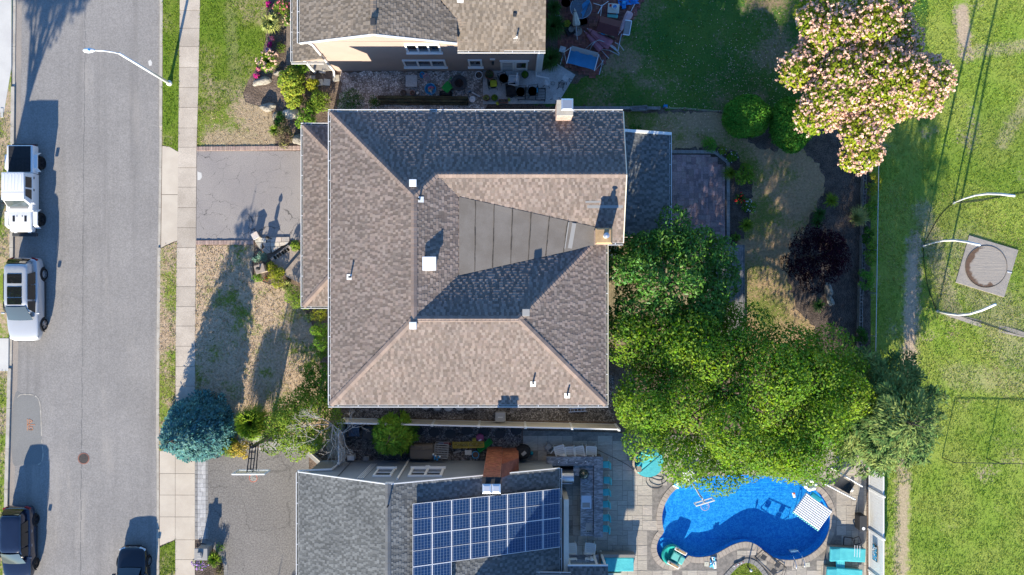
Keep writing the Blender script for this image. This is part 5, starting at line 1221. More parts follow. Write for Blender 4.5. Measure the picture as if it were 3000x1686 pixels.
conifer('cedar_tree', 'feathery dark cedar tree beside the white fence and field', (21.2, -7.2, 0), 9.3, 3.9, 34000, 'leaf_cedar', B=150, L=0.30, W=0.085, ir=(.5, 1.2), jz=.13, droop=0.1, pw=0.48, seed=3, lat=0.2, rise=0.14, z0=.2)
tree('maple_tree', 'low domed purple leaved maple in the shaded bed', (18.2, 1.9, 0), (18.2, 1.9, 1.9), (2.05, 2.0, 1.5), 22, 9000, 0.13, 'leaf_purple', tr=0.1, seed=4, limbs=12, low=-0.4, asp=0.4, up=0.4)
def topiary(label, px, py, rx, ry, h, seed):
    p = P(px, py, h * .55); b = Vector((p.x, p.y, 0)); t = T('arborvitae', label, 'shrub', b, world=True, group='clipped round evergreens'); n = 9000
    d = sphere_dirs(n, .85); wob = 1 + 0.06 * np.sin(d[:, 0] * 5 + seed) * np.cos(d[:, 1] * 6 + seed * 2) + RNG.normal(0, .025, n); c = np.array([p.x, p.y, h * .5]) + d * np.array([rx, ry, h * .5]) * wob[:, None]
    fastmesh('foliage', diamonds(c, d * .8 + RNG.normal(0, .5, (n, 3)), RNG.uniform(.08, .16, n), RNG.uniform(.05, .09, n)), 4, 'leaf_topiary', t)
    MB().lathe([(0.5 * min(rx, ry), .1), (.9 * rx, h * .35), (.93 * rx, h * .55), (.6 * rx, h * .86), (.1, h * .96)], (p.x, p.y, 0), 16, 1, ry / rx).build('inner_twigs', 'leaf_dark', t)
topiary('broad clipped round evergreen nearer the house patio', 2187, 342, 1.42, 1.28, 2.6, 1); topiary('oval clipped evergreen beside the pink flowering tree', 2318, 366, 1.27, 1.62, 2.9, 4)
conifer('blue_spruce', 'blue green spruce overhanging the pavement beside the south drive', (P(600, 1248).x, P(600, 1248).y, 0), 6.0, 2.2, 24000, 'leaf_spruce', B=230, L=0.22, W=0.1, droop=0.18, pw=0.75, seed=9, lat=0.2)
tree('garden_tree', 'light green leafy tree beside the basketball hoop', (-12.0, -7.9, 0), (-12.65, -8.1, 1.9), (2.35, 2.05, 1.1), 24, 9500, 0.13, 'leaf_light', tr=0.1, seed=14, limbs=14, low=-0.3, asp=0.55, bark='bark_pale', fill=(.5, .92))
tree('garden_tree', 'mid green leafy tree at the southwest corner of the tan roof', (-11.4, -5.6, 0), (-11.65, -5.8, 1.25), (1.45, 1.6, .75), 16, 5200, 0.12, 'leaf_mid', tr=0.08, seed=15, limbs=9, low=-0.3, asp=0.5, bark='bark_pale')
t = T('bare_tree', 'leafless white twigged small tree leaning over the side gate', 'tree', (-10.6, -8.2, 0), world=True)
def twigs(m, a, d, L, r, depth):
    b = a + d * L; m.tube([a, (a + b) / 2 + Vector((random.uniform(-.06, .06), random.uniform(-.06, .06), 0)) * L, b], [r, r * .8, r * .6], 5)
    if depth:
        for k in range(random.choice((2, 3, 3))):
            nd = (d + Vector((random.gauss(0, .55), random.gauss(0, .55), random.gauss(0.02, .25)))).normalized(); twigs(m, b, nd, L * random.uniform(.55, .85), r * .62, depth - 1)
random.seed(21); m = MB(); a0 = Vector((-10.6, -8.2, 0)); m.tube([a0, a0 + Vector((-.05, .05, 2.4))], [.07, .05], 6); a1 = a0 + Vector((-.05, .05, 2.4))
for d in ((.75, -.5, .35), (.5, -.8, .4), (-.6, -.3, .6), (-.5, .5, .6), (-.9, .1, .4), (.1, -.7, .7)): twigs(m, a1, Vector(d).normalized(), .85, .042, 4)
m.build('branches', 'twig_white', t)
conifer('yew_tree', 'bright green feathery evergreen behind the white vinyl fence', (-7.2, -8.95, 0), 4.4, 1.35, 5200, 'leaf_conifer', B=90, L=0.26, W=0.075, droop=0.15, pw=0.5, seed=17, lat=0.18, z0=.15)
clump('ornamental_grass', 'tall yellow green ornamental grass between the spruce and the leafy tree', 738, 1240, 1.15, 1.9, 'blade_green', 1500, 0.035, droop=1.0)
bush('gold_shrub', 'golden yellow shrub at the edge of the south driveway', 700, 1318, 0.85, 0.8, 'leaf_gold', 1100, 0.13, asp=.4, ry=.65, seed=3)
bush('juniper', 'low green juniper beneath the blue spruce', 668, 1312, 0.7, 0.6, 'leaf_light', 700, 0.12, seed=4)
# front hedge and entry bed
bush('hedge_shrub', 'dark green rounded shrub against the front gutter near the corner tree', 938, 1018, 0.72, 2.3, 'leaf_conifer', 2600, 0.085, ry=1.1, seed=5, asp=.4)
bush('hedge_shrub', 'upright dark green shrub in the middle of the front hedge', 936, 972, 0.7, 2.2, 'leaf_conifer', 2000, 0.085, ry=.7, seed=6, asp=.4)
bush('hedge_shrub', 'golden round shrub beside the front gutter', 936, 920, 0.62, 1.7, 'leaf_yellow', 1100, 0.075, seed=7, asp=.4)
bush('hosta', 'variegated plants beneath the golden shrub', 908, 930, 0.4, 0.4, 'blade_pale', 160, 0.16, seed=8, cat='plant')
bush('hedge_shrub', 'round bright green shrub at the corner of the front skirt roof', 872, 872, 0.95, 1.7, 'leaf_light', 2600, 0.085, ry=.85, seed=9, asp=.4)
bush('juniper', 'feathery yellow green juniper beside the stone steps', 812, 812, 0.62, 0.8, 'leaf_yellow', 1300, 0.11, ry=.75, seed=10, asp=.35)
bush('juniper', 'small lime juniper at the top of the entry bed', 793, 783, 0.42, 0.6, 'leaf_yellow', 600, 0.10, seed=11, asp=.35)
clump('sedge', 'pale yellow grass tuft below the stone steps', 842, 838, 0.42, 0.5, 'blade_pale', 150, 0.02)
bush('boxwood', 'small round boxwood beside the lamp pillar', 753, 813, 0.36, 0.6, 'leaf_conifer', 800, 0.06, seed=12, asp=.5)
bush('spruce_shrub', 'blue green dwarf spruce by the entry path', 766, 752, 0.36, 0.6, 'leaf_bluegreen', 600, 0.09, seed=13, asp=.35)
bush('lambs_ear', 'pale silvery plant at the tip of the entry bed', 749, 760, 0.26, 0.35, 'leaf_bluegreen', 220, 0.09, seed=14, cat='plant')
bush('laurel', 'small glossy shrub between entry path and house', 864, 720, 0.38, 0.6, 'leaf_light', 400, 0.11, seed=15)
bush('heuchera', 'low dark red leaved plant below the steps', 842, 820, 0.2, 0.25, 'leaf_mauve', 120, 0.08, seed=16, cat='plant')
bush('impatiens', 'tiny red flowered plant beside the boxwood', 780, 818, 0.2, 0.2, 'leaf_mid', 90, 0.07, seed=17, cat='plant', flowers='flower_red', fn=14, fs=.06)
# north-west bed
clump('daylily', 'striped pale strappy leaved clump in the flower bed', 794, 66, 0.72, 0.65, 'blade_pale', 260, 0.045, droop=.9)
clump('daylily', 'lily clump with pale pink flowers above the long boulder', 786, 180, 0.7, 0.7, 'blade_green', 280, 0.03, flowers='flower_pale', fn=34, fs=.13)
bush('azalea', 'rose flowered shrub in the flower bed at the top edge', 826, 20, 0.62, 0.8, 'leaf_light', 900, 0.1, seed=18, flowers='flower_rose', fn=60, fs=.12)
bush('azalea', 'pink flowering plant beside the old timber sleeper', 842, 58, 0.42, 0.6, 'leaf_mid', 400, 0.09, seed=19, flowers='flower_pale', fn=40, fs=.11)
for (x, y, lb, mt) in ((786, 12, 'magenta phlox at the lawn edge near the top of the picture', 'flower_magenta'), (797, 114, 'small rose phlox below the striped lily clump', 'flower_rose'), (791, 130, 'tiny magenta phlox midway down the flower bed', 'flower_magenta'), (786, 149, 'violet phlox above the pale lilies', 'flower_violet'), (752, 222, 'magenta phlox next to the long boulder', 'flower_magenta'), (757, 204, 'rose pink phlox at the foot of the pale lilies', 'flower_rose')):
    bush('phlox', lb, x, y, 0.19, 0.4, 'leaf_mid', 60, 0.08, cat='flower', flowers=mt, fn=70, fs=.1, seed=int(x), K=5)
bush('sedum', 'small green plant on bare soil between lilies and sleeper', 822, 140, 0.42, 0.35, 'leaf_light', 300, 0.08, seed=20, cat='plant')
bush('hydrangea', 'large yellow green hydrangea in the corner bed', 852, 242, 0.95, 1.0, 'leaf_hydrangea', 1700, 0.15, seed=21, ry=1.25, asp=.7, up=1.0)
bush('hydrangea', 'dark leaved shrub beside the porch column', 880, 196, 0.55, 0.8, 'leaf_mid', 600, 0.13, seed=22, asp=.5)
bush('hydrangea', 'small yellow hydrangea beside the stepping stones', 914, 246, 0.45, 0.55, 'leaf_yellow', 450, 0.12, seed=23, asp=.7, up=1.0)
bush('hydrangea', 'green hydrangea low in the corner bed', 858, 292, 0.62, 0.7, 'leaf_hydrangea', 800, 0.13, seed=24, asp=.7, up=1.0)
bush('spirea', 'yellow green shrub with bronze tips north of the tan roof', 935, 300, 0.85, 0.9, 'leaf_light', 1500, 0.1, seed=25)
bush('barberry', 'mauve leaved shrub between hydrangea and spirea', 905, 300, 0.5, 0.6, 'leaf_mauve', 500, 0.1, seed=26)
bush('rhododendron', 'bright upright leaved rhododendron beside the roof corner', 896, 352, 0.8, 1.0, 'leaf_conifer', 1300, 0.15, seed=27, asp=.35, ry=1.0)
bush('barberry', 'bronze leaved rounded shrub beside the brick edging', 832, 398, 0.72, 0.8, 'leaf_mauve', 1200, 0.1, seed=28)
bush('periwinkle', 'dark low ground cover among the rocks', 820, 352, 0.55, 0.35, 'leaf_dark', 600, 0.08, seed=29, cat='plant')
clump('sedge', 'yellow green grass tuft left of the bronze shrub', 803, 382, 0.4, 0.45, 'blade_green', 180, 0.02)
bush('yew', 'dense dark green round yew above the gravel bed corner', 1030, 296, 0.95, 1.2, 'leaf_dark', 2600, 0.08, seed=30, asp=.35)
bush('fern', 'low shaded fern beside the mossy timber bench', 1095, 300, 0.45, 0.4, 'leaf_dark', 300, 0.1, seed=31, cat='plant')
# mailbox bed
bush('petunia', 'violet and pink petunias below the stone mailbox', 584, 1652, 0.52, 0.45, 'leaf_mid', 450, 0.08, seed=32, cat='flower', flowers='flower_violet', fn=120, fs=.11)
clump('daylily', 'strappy green clump beside the stone mailbox', 626, 1638, 0.55, 0.65, 'blade_green', 240, 0.028)
bush('cosmos', 'ferny green plant at the curved mailbox edging', 645, 1605, 0.36, 0.6, 'leaf_conifer', 320, 0.09, seed=33, cat='plant', asp=.25)
bush('coleus', 'dark red leaved plant beside the curved edging', 640, 1672, 0.4, 0.4, 'leaf_mauve', 260, 0.1, seed=34, cat='plant')
# back garden
bush('boxwood', 'round olive boxwood at the corner of the paver patio', 2080, 423, 0.58, 0.9, 'leaf_topiary', 1300, 0.07, seed=35)
bush('hosta', 'white flowered hosta beside the cut patio corner', 2145, 462, 0.42, 0.4, 'leaf_mid', 200, 0.16, seed=36, cat='plant', flowers='flower_white', fn=14, fs=.1)
bush('hosta', 'pale green hosta next to the boxwood', 2116, 442, 0.32, 0.35, 'leaf_light', 160, 0.13, seed=37, cat='plant', flowers='flower_white', fn=8, fs=.08)
bush('viburnum', 'bright green rounded shrub in the patio bed', 2182, 512, 0.78, 0.9, 'leaf_conifer', 900, 0.14, seed=38)
clump('fountain_grass', 'green fountain grass leaning on the patio edging', 2142, 508, 0.5, 0.6, 'blade_green', 240, 0.02, lean=(-.2, 0))
clump('daylily', 'red flowered lilies midway down the patio bed', 2168, 582, 0.42, 0.5, 'blade_dark', 140, 0.03, flowers='flower_red', fn=9, fs=.12)
bush('phlox', 'white flowered shrub at the lawn edge of the patio bed', 2198, 604, 0.5, 0.6, 'leaf_mid', 500, 0.11, seed=39, flowers='flower_white', fn=34, fs=.09)
clump('daylily', 'arching lily clump near the deck corner', 2186, 660, 0.5, 0.55, 'blade_green', 150, 0.035)
bush('hosta', 'small hosta right beside the patio edging near the deck', 2158, 694, 0.32, 0.35, 'leaf_mid', 120, 0.14, seed=40, cat='plant')
clump('daylily', 'upper lily clump in the shaded far bed', 2434, 588, 0.55, 0.55, 'blade_green', 150, 0.03)
clump('daylily', 'middle lily clump in the shaded far bed', 2400, 628, 0.5, 0.5, 'blade_dark', 130, 0.03)
clump('daylily', 'lower lily clump above the purple maple', 2392, 652, 0.42, 0.45, 'blade_dark', 110, 0.03)
clump('fountain_grass', 'pale plumed grass beside the hollow block wall', 2508, 640, 0.75, 0.9, 'blade_pale', 420, 0.018, lean=(.25, .2))
clump('daylily', 'lily clump under the shade tree in the far bed', 2398, 895, 0.5, 0.45, 'blade_dark', 110, 0.03)
for i, (x, y, r, ry, mt, lb) in enumerate(((2562, 535, .62, 1.15, 'leaf_yellow', 'sunlit yellow green vine on the chain link fence'), (2556, 612, .6, 1.0, 'leaf_conifer', 'green vine on the fence beside the plumed grass'), (2554, 740, .55, 1.2, 'leaf_conifer', 'cedar seedling along the fence near the purple maple'), (2540, 822, .62, .85, 'leaf_topiary', 'bushy seedling halfway down the chain link fence'), (2525, 985, .5, .6, 'leaf_dark', 'low weeds on the block wall above the cedar'), (2545, 690, .4, .7, 'leaf_dark', 'dark ivy on the block wall beside the purple maple'))):
    bush('vine', lb, x, y, r, 1.1, mt, 900, 0.1, ry=ry, seed=50 + i)
clump('ornamental_grass', 'big shaggy dark grass against the beige house', 1618, 78, 0.95, 1.1, 'blade_dark', 700, 0.02, droop=1.0); clump('ornamental_grass', 'dark spiky grass mound beside the patio slab corner', 1612, 172, 0.85, 0.9, 'blade_dark', 620, 0.022, droop=1.0)
clump('ornamental_grass', 'grass tuft beside the stacked plant pots', 1622, 22, 0.55, 0.8, 'blade_dark', 300, 0.02)
bush('shrub', 'low green shrub behind the rear extension roof', 1865, 382, 0.6, 0.5, 'leaf_dark', 500, 0.1, seed=60, ry=.4)
# trees that stand outside the picture and only send their shadows in
tree('street_tree', 'tree across the street whose shadow falls on the road', (-32.8, 0.7, 0), (-32.5, 0.7, 7.2), (2.3, 2.4, 3.0), 26, 14000, 0.22, 'leaf_mid', tr=0.2, seed=31, group='trees outside the picture')
for i, (x, y, h) in enumerate(((-16.2, -25.6, 3.6), (-15.4, -27.0, 4.6), (-14.1, -26.2, 5.2), (-13.4, -25.0, 5.6))):
    conifer('arborvitae', ('shortest', 'second shortest', 'second tallest', 'tallest')[i] + ' of four narrow evergreens shading the south drive', (x, y, 0), h, 0.55, 1500, 'leaf_conifer', B=60, L=.25, W=.1, seed=70 + i, group='evergreens south of the drive')

# petals dropped by the flowering tree
n_ = 1500; x_ = RNG.normal(14.2, 3.6, n_); y_ = RNG.normal(12.6, 2.6, n_); k_ = inside_np(x_, y_, [(p.x, p.y) for p in PP(LAWNS['back_lawn_north'][0])]) | inside_np(x_, y_, [(p.x, p.y) for p in PP(LAWNS['back_lawn'][0])])
c_ = np.stack([x_[k_], y_[k_], np.full(k_.sum(), .05)], 1); s_ = RNG.uniform(.03, .075, len(c_))
tag(fastmesh('petals', diamonds(c_, np.array([0, 0, 1.0]) + RNG.normal(0, .3, (len(c_), 3)), s_, s_ * .8), 4, 'flower_pink', kind='stuff'), 'pale petals scattered on the shaded back lawn', 'petals')
# ------------------------------------------------------------------ vehicles
def rrect(x, y0, y1, z, r=0.25, k=4):
    pts = []
    for (cx, cy, a0) in ((x - r, y1 - r, 0), (-x + r, y1 - r, 90), (-x + r, y0 + r, 180), (x - r, y0 + r, 270)):
        for i in range(k + 1):
            a = math.radians(a0 + 90 * i / k); pts.append(Vector((cx + r * math.cos(a), cy + r * math.sin(a), z)))
    return pts
def wheel(car, x, y, r, w, side, rim, spokes=5, dark=False):
    m = MB(); n = 28; prof = [(r * .66, -w / 2), (r * .93, -w / 2), (r, -w * .32), (r, w * .32), (r * .93, w / 2), (r * .66, w / 2)]; rings = []
    for k in range(n):
        t = 2 * math.pi * k / n; rings.append([Vector((x + side * b, y + a * math.cos(t), r + a * math.sin(t))) for a, b in prof])
    m.loft(rings + [rings[0]], cap=False); wh = m.build('wheel', 'rubber', car, fix=True)
    d = MB(); d.tube([(x + side * (w * .10), y, r), (x + side * (w * .30), y, r)], r * .67, 24); d.build('hub_disc', 'rim_dark', wh)
    s = MB()
    for k in range(spokes):
        for dl in (-.14, .14):
            t = 2 * math.pi * k / spokes + .3 + dl; s.bar((x + side * w * .42, y + .05 * math.cos(t), r + .05 * math.sin(t)), (x + side * w * .40, y + r * .64 * math.cos(t + dl * .4), r + r * .64 * math.sin(t + dl * .4)), r * .085, .03)
    rr = []
    for k in range(n):
        t = 2 * math.pi * k / n; rr.append([Vector((x + side * w * f, y + r * g * math.cos(t), r + r * g * math.sin(t))) for f, g in ((.44, .68), (.44, .62), (.30, .62), (.30, .68))])
    s.loft(rr + [rr[0]], cap=False); s.tube([(x + side * w * .3, y, r), (x + side * w * .46, y, r)], .06, 10); s.build('rim', rim, wh)
    return wh
def arch(car, x, y, r, side, mat='canvas_black', w=.1):
    pts = [Vector((x, y + r * math.cos(t), r * .86 + r * math.sin(t))) for t in [math.pi * k / 12 for k in range(13)]]
    MB().tube(pts, .045, 6).build('wheel_arch', mat, car)
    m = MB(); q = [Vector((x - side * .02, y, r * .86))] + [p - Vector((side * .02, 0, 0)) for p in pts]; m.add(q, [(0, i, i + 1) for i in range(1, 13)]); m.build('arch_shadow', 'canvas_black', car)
def text_mesh(s, size, mat, parent, loc, rot, ext=0.003, name='lettering'):
    cu = bpy.data.curves.new(name, 'FONT'); cu.body = s; cu.size = size; cu.extrude = ext; cu.align_x = 'CENTER'; cu.align_y = 'CENTER'
    tmp = bpy.data.objects.new(name, cu); me = bpy.data.meshes.new_from_object(tmp); bpy.data.objects.remove(tmp)
    me.materials.append(MT[mat]); o = link(name, me, parent); o.location = loc; o.rotation_euler = rot; return o
def car(name, label, loc, rz, paint, L, W, Hh, wb, r, suv=True, rim='rim_alloy', roofpanes=True, body_kw=None, plate=True, roofmat=None, spokes=5):
    t = T(name, label, 'car', loc, rz); hw = W / 2
    belt = .62 * Hh; hood = belt - .06
    st = [(-.5, .76, .42, belt - .28), (-.485, .86, .30, belt - .06), (-.44, .95, .25, belt + .0), (-.3, 1, .22, belt + .03), (0, 1, .2, belt), (.15, 1, .2, belt - .01), (.24, .99, .2, hood + .03), (.34, .97, .22, hood - .02), (.42, .92, .25, hood - .08), (.475, .82, .30, hood - .17), (.5, .70, .40, hood - .30)]
    rings = []
    for f, ws, zb, zt in st:
        y = f * L; w = hw * ws; zm = zb + (zt - zb) * .5
        half = [(w * .88, zb), (w * .99, zb + .12), (w, zm), (w * .985, zt - .10), (w * .93, zt - .02), (w * .6, zt + .03)]
        rings.append([Vector((a, y, b)) for a, b in half] + [Vector((0, y, zt + .045))] + [Vector((-a, y, b)) for a, b in half[::-1]] + [Vector((0, y, zb))])
    MB().loft(rings).build('body', paint, t, smooth=True, sub=2, fix=True)
    # cabin: belt -> roof
    br, bf = (-.475 * L if suv else -.40 * L), .235 * L; rr, rf = (-.415 * L if suv else -.24 * L), .07 * L
    wB, wR = hw * .90, hw * .70; zB, zR = belt - .02, Hh - .05
    cab = [rrect(wB, br, bf, zB, .3), rrect(wB * .35 + wR * .65, br * .4 + rr * .6, bf * .4 + rf * .6, zB + (zR - zB) * .62, .28), rrect(wR, rr, rf, zR, .26), rrect(wR * .82, rr + .15, rf - .15, Hh, .26)]
    MB().loft(cab).build('cabin', roofmat or paint, t, smooth=True, sub=1, fix=True)
    def lerp3(a, b, f): return Vector(a).lerp(Vector(b), f)
    def pane(nm, A, B, C, D, mat, nv=4, out=Vector((0, 0, 0)), bulge=.03):
        rows = []
        for j in range(nv + 1):
            f = j / nv; a, b = lerp3(A, D, f), lerp3(B, C, f); rows.append([lerp3(a, b, i / 4) + out * (bulge * math.sin(math.pi * i / 4) + .022 + .012 * math.sin(math.pi * f)) for i in range(5)])
        return MB().rows(rows).build(nm, mat, t, smooth=True)
    e = .06
    pane('windshield', (-wB + .14, bf + .02, zB + e), (wB - .14, bf + .02, zB + e), (wR - .08, rf + .04, zR - .02), (-wR + .08, rf + .04, zR - .02), 'glass_wind', out=Vector((0, .75, .65)), bulge=.05)
    pane('rear_window', (-wB + .2, br - .01, zB + .12), (wB - .2, br - .01, zB + .12), (wR - .12, rr - .03, zR - .05), (-wR + .12, rr - .03, zR - .05), 'glass_car', out=Vector((0, -.8, .5)), bulge=.04)
    for s in (-1, 1):
        segs = ((.16, .02), (.0, -.17), (-.19, -.33)) if suv else ((.155, 0), (-.02, -.19))
        for k, (y1, y0) in enumerate(segs):
            def X(f): return wB + (wR - wB) * f
            def Y(y, f): return y * L + (-.055 * L if k == 0 and y > .05 else (.035 * L if (k == len(segs) - 1 and y < -.15) else 0)) * f
            pane('side_window', (s * (X(.1) - .01), y0 * L, zB + .06), (s * (X(.1) - .01), y1 * L, zB + .06), (s * X(.86), Y(y1, .86), zR - .06), (s * X(.86), Y(y0, .86), zR - .06), 'glass_car', out=Vector((s * .93, 0, .35)), bulge=.0)
        MB().box((s * (hw + .06), .16 * L, belt + .06), (.20, .12, .14)).build('mirror', paint, t, bevel=.03, smooth=True)
        for yy in (.02, -.17): MB().box((s * (hw - .015), yy * L, belt - .18), (.04, .16, .035)).build('door_handle', 'chrome', t)
        MB().box((s * hw * .66, .462 * L, hood - .24), (hw * .42, .18, .12), rz=-s * .42, rx=-.25).build('headlight', 'lamp_lens', t, bevel=.03)
        MB().box((s * hw * .72, -.478 * L, belt - .16), (hw * .36, .14, .16), rz=s * .35).build('taillight', 'red_lens', t, bevel=.03)
        for yy in (wb / 2, -wb / 2):
            f_ = .0; wheel(t, s * (hw - .11), yy + f_, r, .24, s, rim, spokes); arch(t, s * (hw - .015), yy + f_, r + .05, s)
        MB().box((s * (hw - .03), 0, .26), (.06, wb - 2 * r - .2, .09)).build('sill', 'dark_grey', t)
    if roofpanes:
        for (y0, y1) in ((-.02, .06), (-.15, -.03), (-.30, -.19)):
            MB().box((0, (y0 + y1) / 2 * L, Hh + .012), (wR * 1.25, (y1 - y0) * L, .012)).build('roof_glass', 'glass_car', t, bevel=.004)
    if plate: MB().box((0, -.495 * L, belt - .38), (.5, .03, .16)).build('number_plate', 'plastic_white', t)
    MB().box((0, .497 * L, hood - .42), (W * .5, .05, .16)).build('grille', 'black_metal', t)
    return t
ZR_ = -0.12
car('car', 'silver sport utility car with three dark roof panes parked at the west kerb', (-29.98, -0.73, ZR_), math.pi, 'paint_silver', 5.15, 2.0, 1.8, 3.12, 0.375)
car('car', 'navy blue hatchback parked at the west kerb near the bottom left corner', (-30.42, -15.75, ZR_), math.pi, 'paint_navy', 4.6, 1.84, 1.62, 2.7, 0.34, rim='rim_dark', roofpanes=False)
car('car', 'black sedan parked at the east kerb, only its front half in view', (-23.42, -18.35, ZR_), 0, 'paint_black', 4.75, 1.84, 1.45, 2.75, 0.335, suv=False, roofpanes=False)
o = [x for x in bpy.data.objects if x.get('label', '').startswith('black sedan')][0]
MB().box((0, 2.33, .52), (.5, .04, .14)).build('number_plate', 'plastic_white', o)
# white pickup
t = T('pickup_truck', 'white four door pickup truck with black bed cover parked at the kerb', 'pickup truck', (-30.05, 5.98, ZR_), math.pi)
hw = .82
def bodybox(nm, x, y0, y1, z0, z1, mat='paint_white', bev=.05, top=1.0):
    return MB().box((0, (y0 + y1) / 2, (z0 + z1) / 2), (2 * x, y1 - y0, z1 - z0), top=top).build(nm, mat, t, bevel=bev, smooth=True)
MB().box((0, 0, .48), (1.1, 5.1, .24)).build('chassis', 'dark_grey', t)
bodybox('bed', .80, -2.72, -1.02, .55, 1.16); MB().box((0, -1.87, 1.175), (1.34, 1.56, .035)).build('bed_cover', 'tonneau', t, bevel=.01)
MB().box((0, -1.5, 1.2), (1.28, .85, .03)).build('cover_fold', 'canvas_black', t, bevel=.01)
bodybox('cab_body', .80, -1.0, 1.32, .5, 1.22)
MB().loft([rrect(.78, -1.0, 1.02, 1.2, .08), rrect(.68, -.96, .70, 1.80, .08)]).build('cab', 'paint_white', t, fix=True, smooth=False)
MB().box((0, -.13, 1.83), (1.36, 1.66, .07)).build('hard_top', 'paint_white', t, bevel=.03, smooth=True)
for k in range(6): MB().box((-.5 + k * .2, -.35, 1.872), (.04, 1.0, .012)).build('roof_rib', 'paint_white', t)
MB().box((0, .25, 1.871), (1.3, .012, .006)).build('roof_seam', 'dark_grey', t)
m = MB(); m.loft([[Vector((s_ * x, y, z)) for s_, x, z in ((1, w, .62), (1, w, zt - .08), (1, w - .07, zt), (-1, w - .07, zt), (-1, w, zt - .08), (-1, w, .62))] for y, w, zt in ((1.25, .76, 1.17), (1.9, .72, 1.16), (2.45, .66, 1.12), (2.58, .62, 1.02))]); m.build('hood', 'paint_white', t, fix=True, bevel=.03, smooth=True)
MB().box((0, 1.1, 1.235), (1.1, .16, .03)).build('cowl', 'plastic_grey', t)
for s in (-1, 1):
    MB().box((s * .36, 1.78, 1.168), (.14, .36, .02)).build('hood_vent', 'black_metal', t); MB().box((s * .16, 1.62, 1.17), (.03, .12, .015)).build('hood_louver', 'black_metal', t)
    for yy in (1.76, -1.73):
        wheel(t, s * .82, yy, .415, .28, s, 'rim_dark', 5)
        fl = [Vector((s * (.80 + .14 * (0 if k in (0,) else 1)), 0, 0)) for k in range(1)]
        pts = [(-.58, .62), (-.40, .98), (.40, .98), (.58, .62)]; m = MB()
        m.loft([[Vector((s * .76, yy + a, b)), Vector((s * 1.0, yy + a, b - .02)), Vector((s * 1.0, yy + a * 1.02, b + .05)), Vector((s * .76, yy + a * 1.02, b + .09))] for a, b in pts]); m.build('fender_flare', 'paint_white', t, fix=True)
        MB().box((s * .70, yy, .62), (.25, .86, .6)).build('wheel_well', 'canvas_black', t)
    for (y0, y1) in ((.02, .52), (-.72, -.08)):
        m = MB(); m.quad((s * .792, y0, 1.26), (s * .792, y1 + (.1 if y1 > .3 else 0), 1.26), (s * .70, y1 - (.08 if y1 > .3 else 0), 1.74), (s * .70, y0, 1.74)); m.build('side_window', 'glass_car', t)
    for yy in (.02, -.72): MB().box((s * .815, yy - .0, 1.06), (.04, .14, .05)).build('door_handle', 'black_metal', t)
    MB().box((s * .93, .86, 1.3), (.2, .1, .2)).build('mirror', 'canvas_black' if s > 0 else 'paint_white', t, bevel=.02)
    MB().box((s * .72, -2.72, 1.0), (.14, .06, .2)).build('taillight', 'red_lens', t)
    MB().tube([(s * .42, 2.58, .86), (s * .42, 2.63, .86)], .1, 14).build('headlight', 'lamp_lens', t)
    text_mesh('RUBICON', .17, 'black_metal', t, (s * .762, 1.92, .98), (math.pi / 2, 0, s * math.pi / 2))
m = MB(); m.quad((-.66, 1.06, 1.25), (.66, 1.06, 1.25), (.60, .74, 1.74), (-.60, .74, 1.74)); m.build('windshield', 'glass_wind', t)
for k in range(7): MB().box((-.27 + k * .09, 2.595, .86), (.04, .02, .26)).build('grille_slot', 'black_metal', t)
MB().box((0, 2.72, .62), (1.5, .22, .2)).build('front_bumper', 'dark_grey', t, bevel=.05); MB().box((0, -2.80, .62), (1.5, .14, .2)).build('rear_bumper', 'dark_grey', t, bevel=.03)

# ------------------------------------------------------------------ street furniture
b = P(497, 245); t = T('street_lamp', 'tall pale metal street lamp with curved arm over the road', 'street lamp', (b.x, b.y, 0), world=True)
MB().tube([b, b + Vector((0, 0, 6.4))], [.095, .06], 12).build('pole', 'alu_white', t, smooth=True); MB().lathe([(.17, 0), (.17, .12), (.11, .2)], (b.x, b.y, 0), 12).build('base', 'alu_white', t)
MB().tube([b + Vector((0, 0, 6.3)), b + Vector((-.2, 0, 6.62)), b + Vector((-.55, 0, 6.85)), b + Vector((-1.05, 0, 6.95))], .035, 8).build('arm', 'alu_white', t, smooth=True)
hd = MB()
rg = []
for f, w in ((0, .05), (.12, .10), (.35, .15), (.55, .12), (.66, .04)): rg.append([b + Vector((-1.02 - f, w * math.cos(a), 6.97 + w * .45 * math.sin(a))) for a in [2 * math.pi * k / 12 for k in range(12)]])
hd.loft(rg).build('lamp_head', 'alu_white', t, smooth=True); MB().lathe([(.05, 0), (.05, .08)], tuple(b + Vector((-1.3, 0, 7.03))), 10).build('photocell', 'plastic_blue', t)
# mailbox pillar
p = P(586, 1627, 1.1); t = T('mailbox', 'grey stone mailbox pillar beside the pavement', 'mailbox', (p.x, p.y, 0), world=True)
MB().box((p.x, p.y, .45), (.68, .6, .9)).build('pillar', 'bluestone', t, bevel=.02); MB().box((p.x, p.y, .94), (.8, .72, .08)).build('cap_stone', 'patch_grey', t, bevel=.02)
MB().box((p.x - .05, p.y - .03, 1.05), (.3, .34, .14)).build('box', 'plastic_grey', t, bevel=.03); MB().box((p.x - .05, p.y + .08, 1.15), (.22, .22, .08)).build('box_top', 'patch_grey', t, bevel=.03)
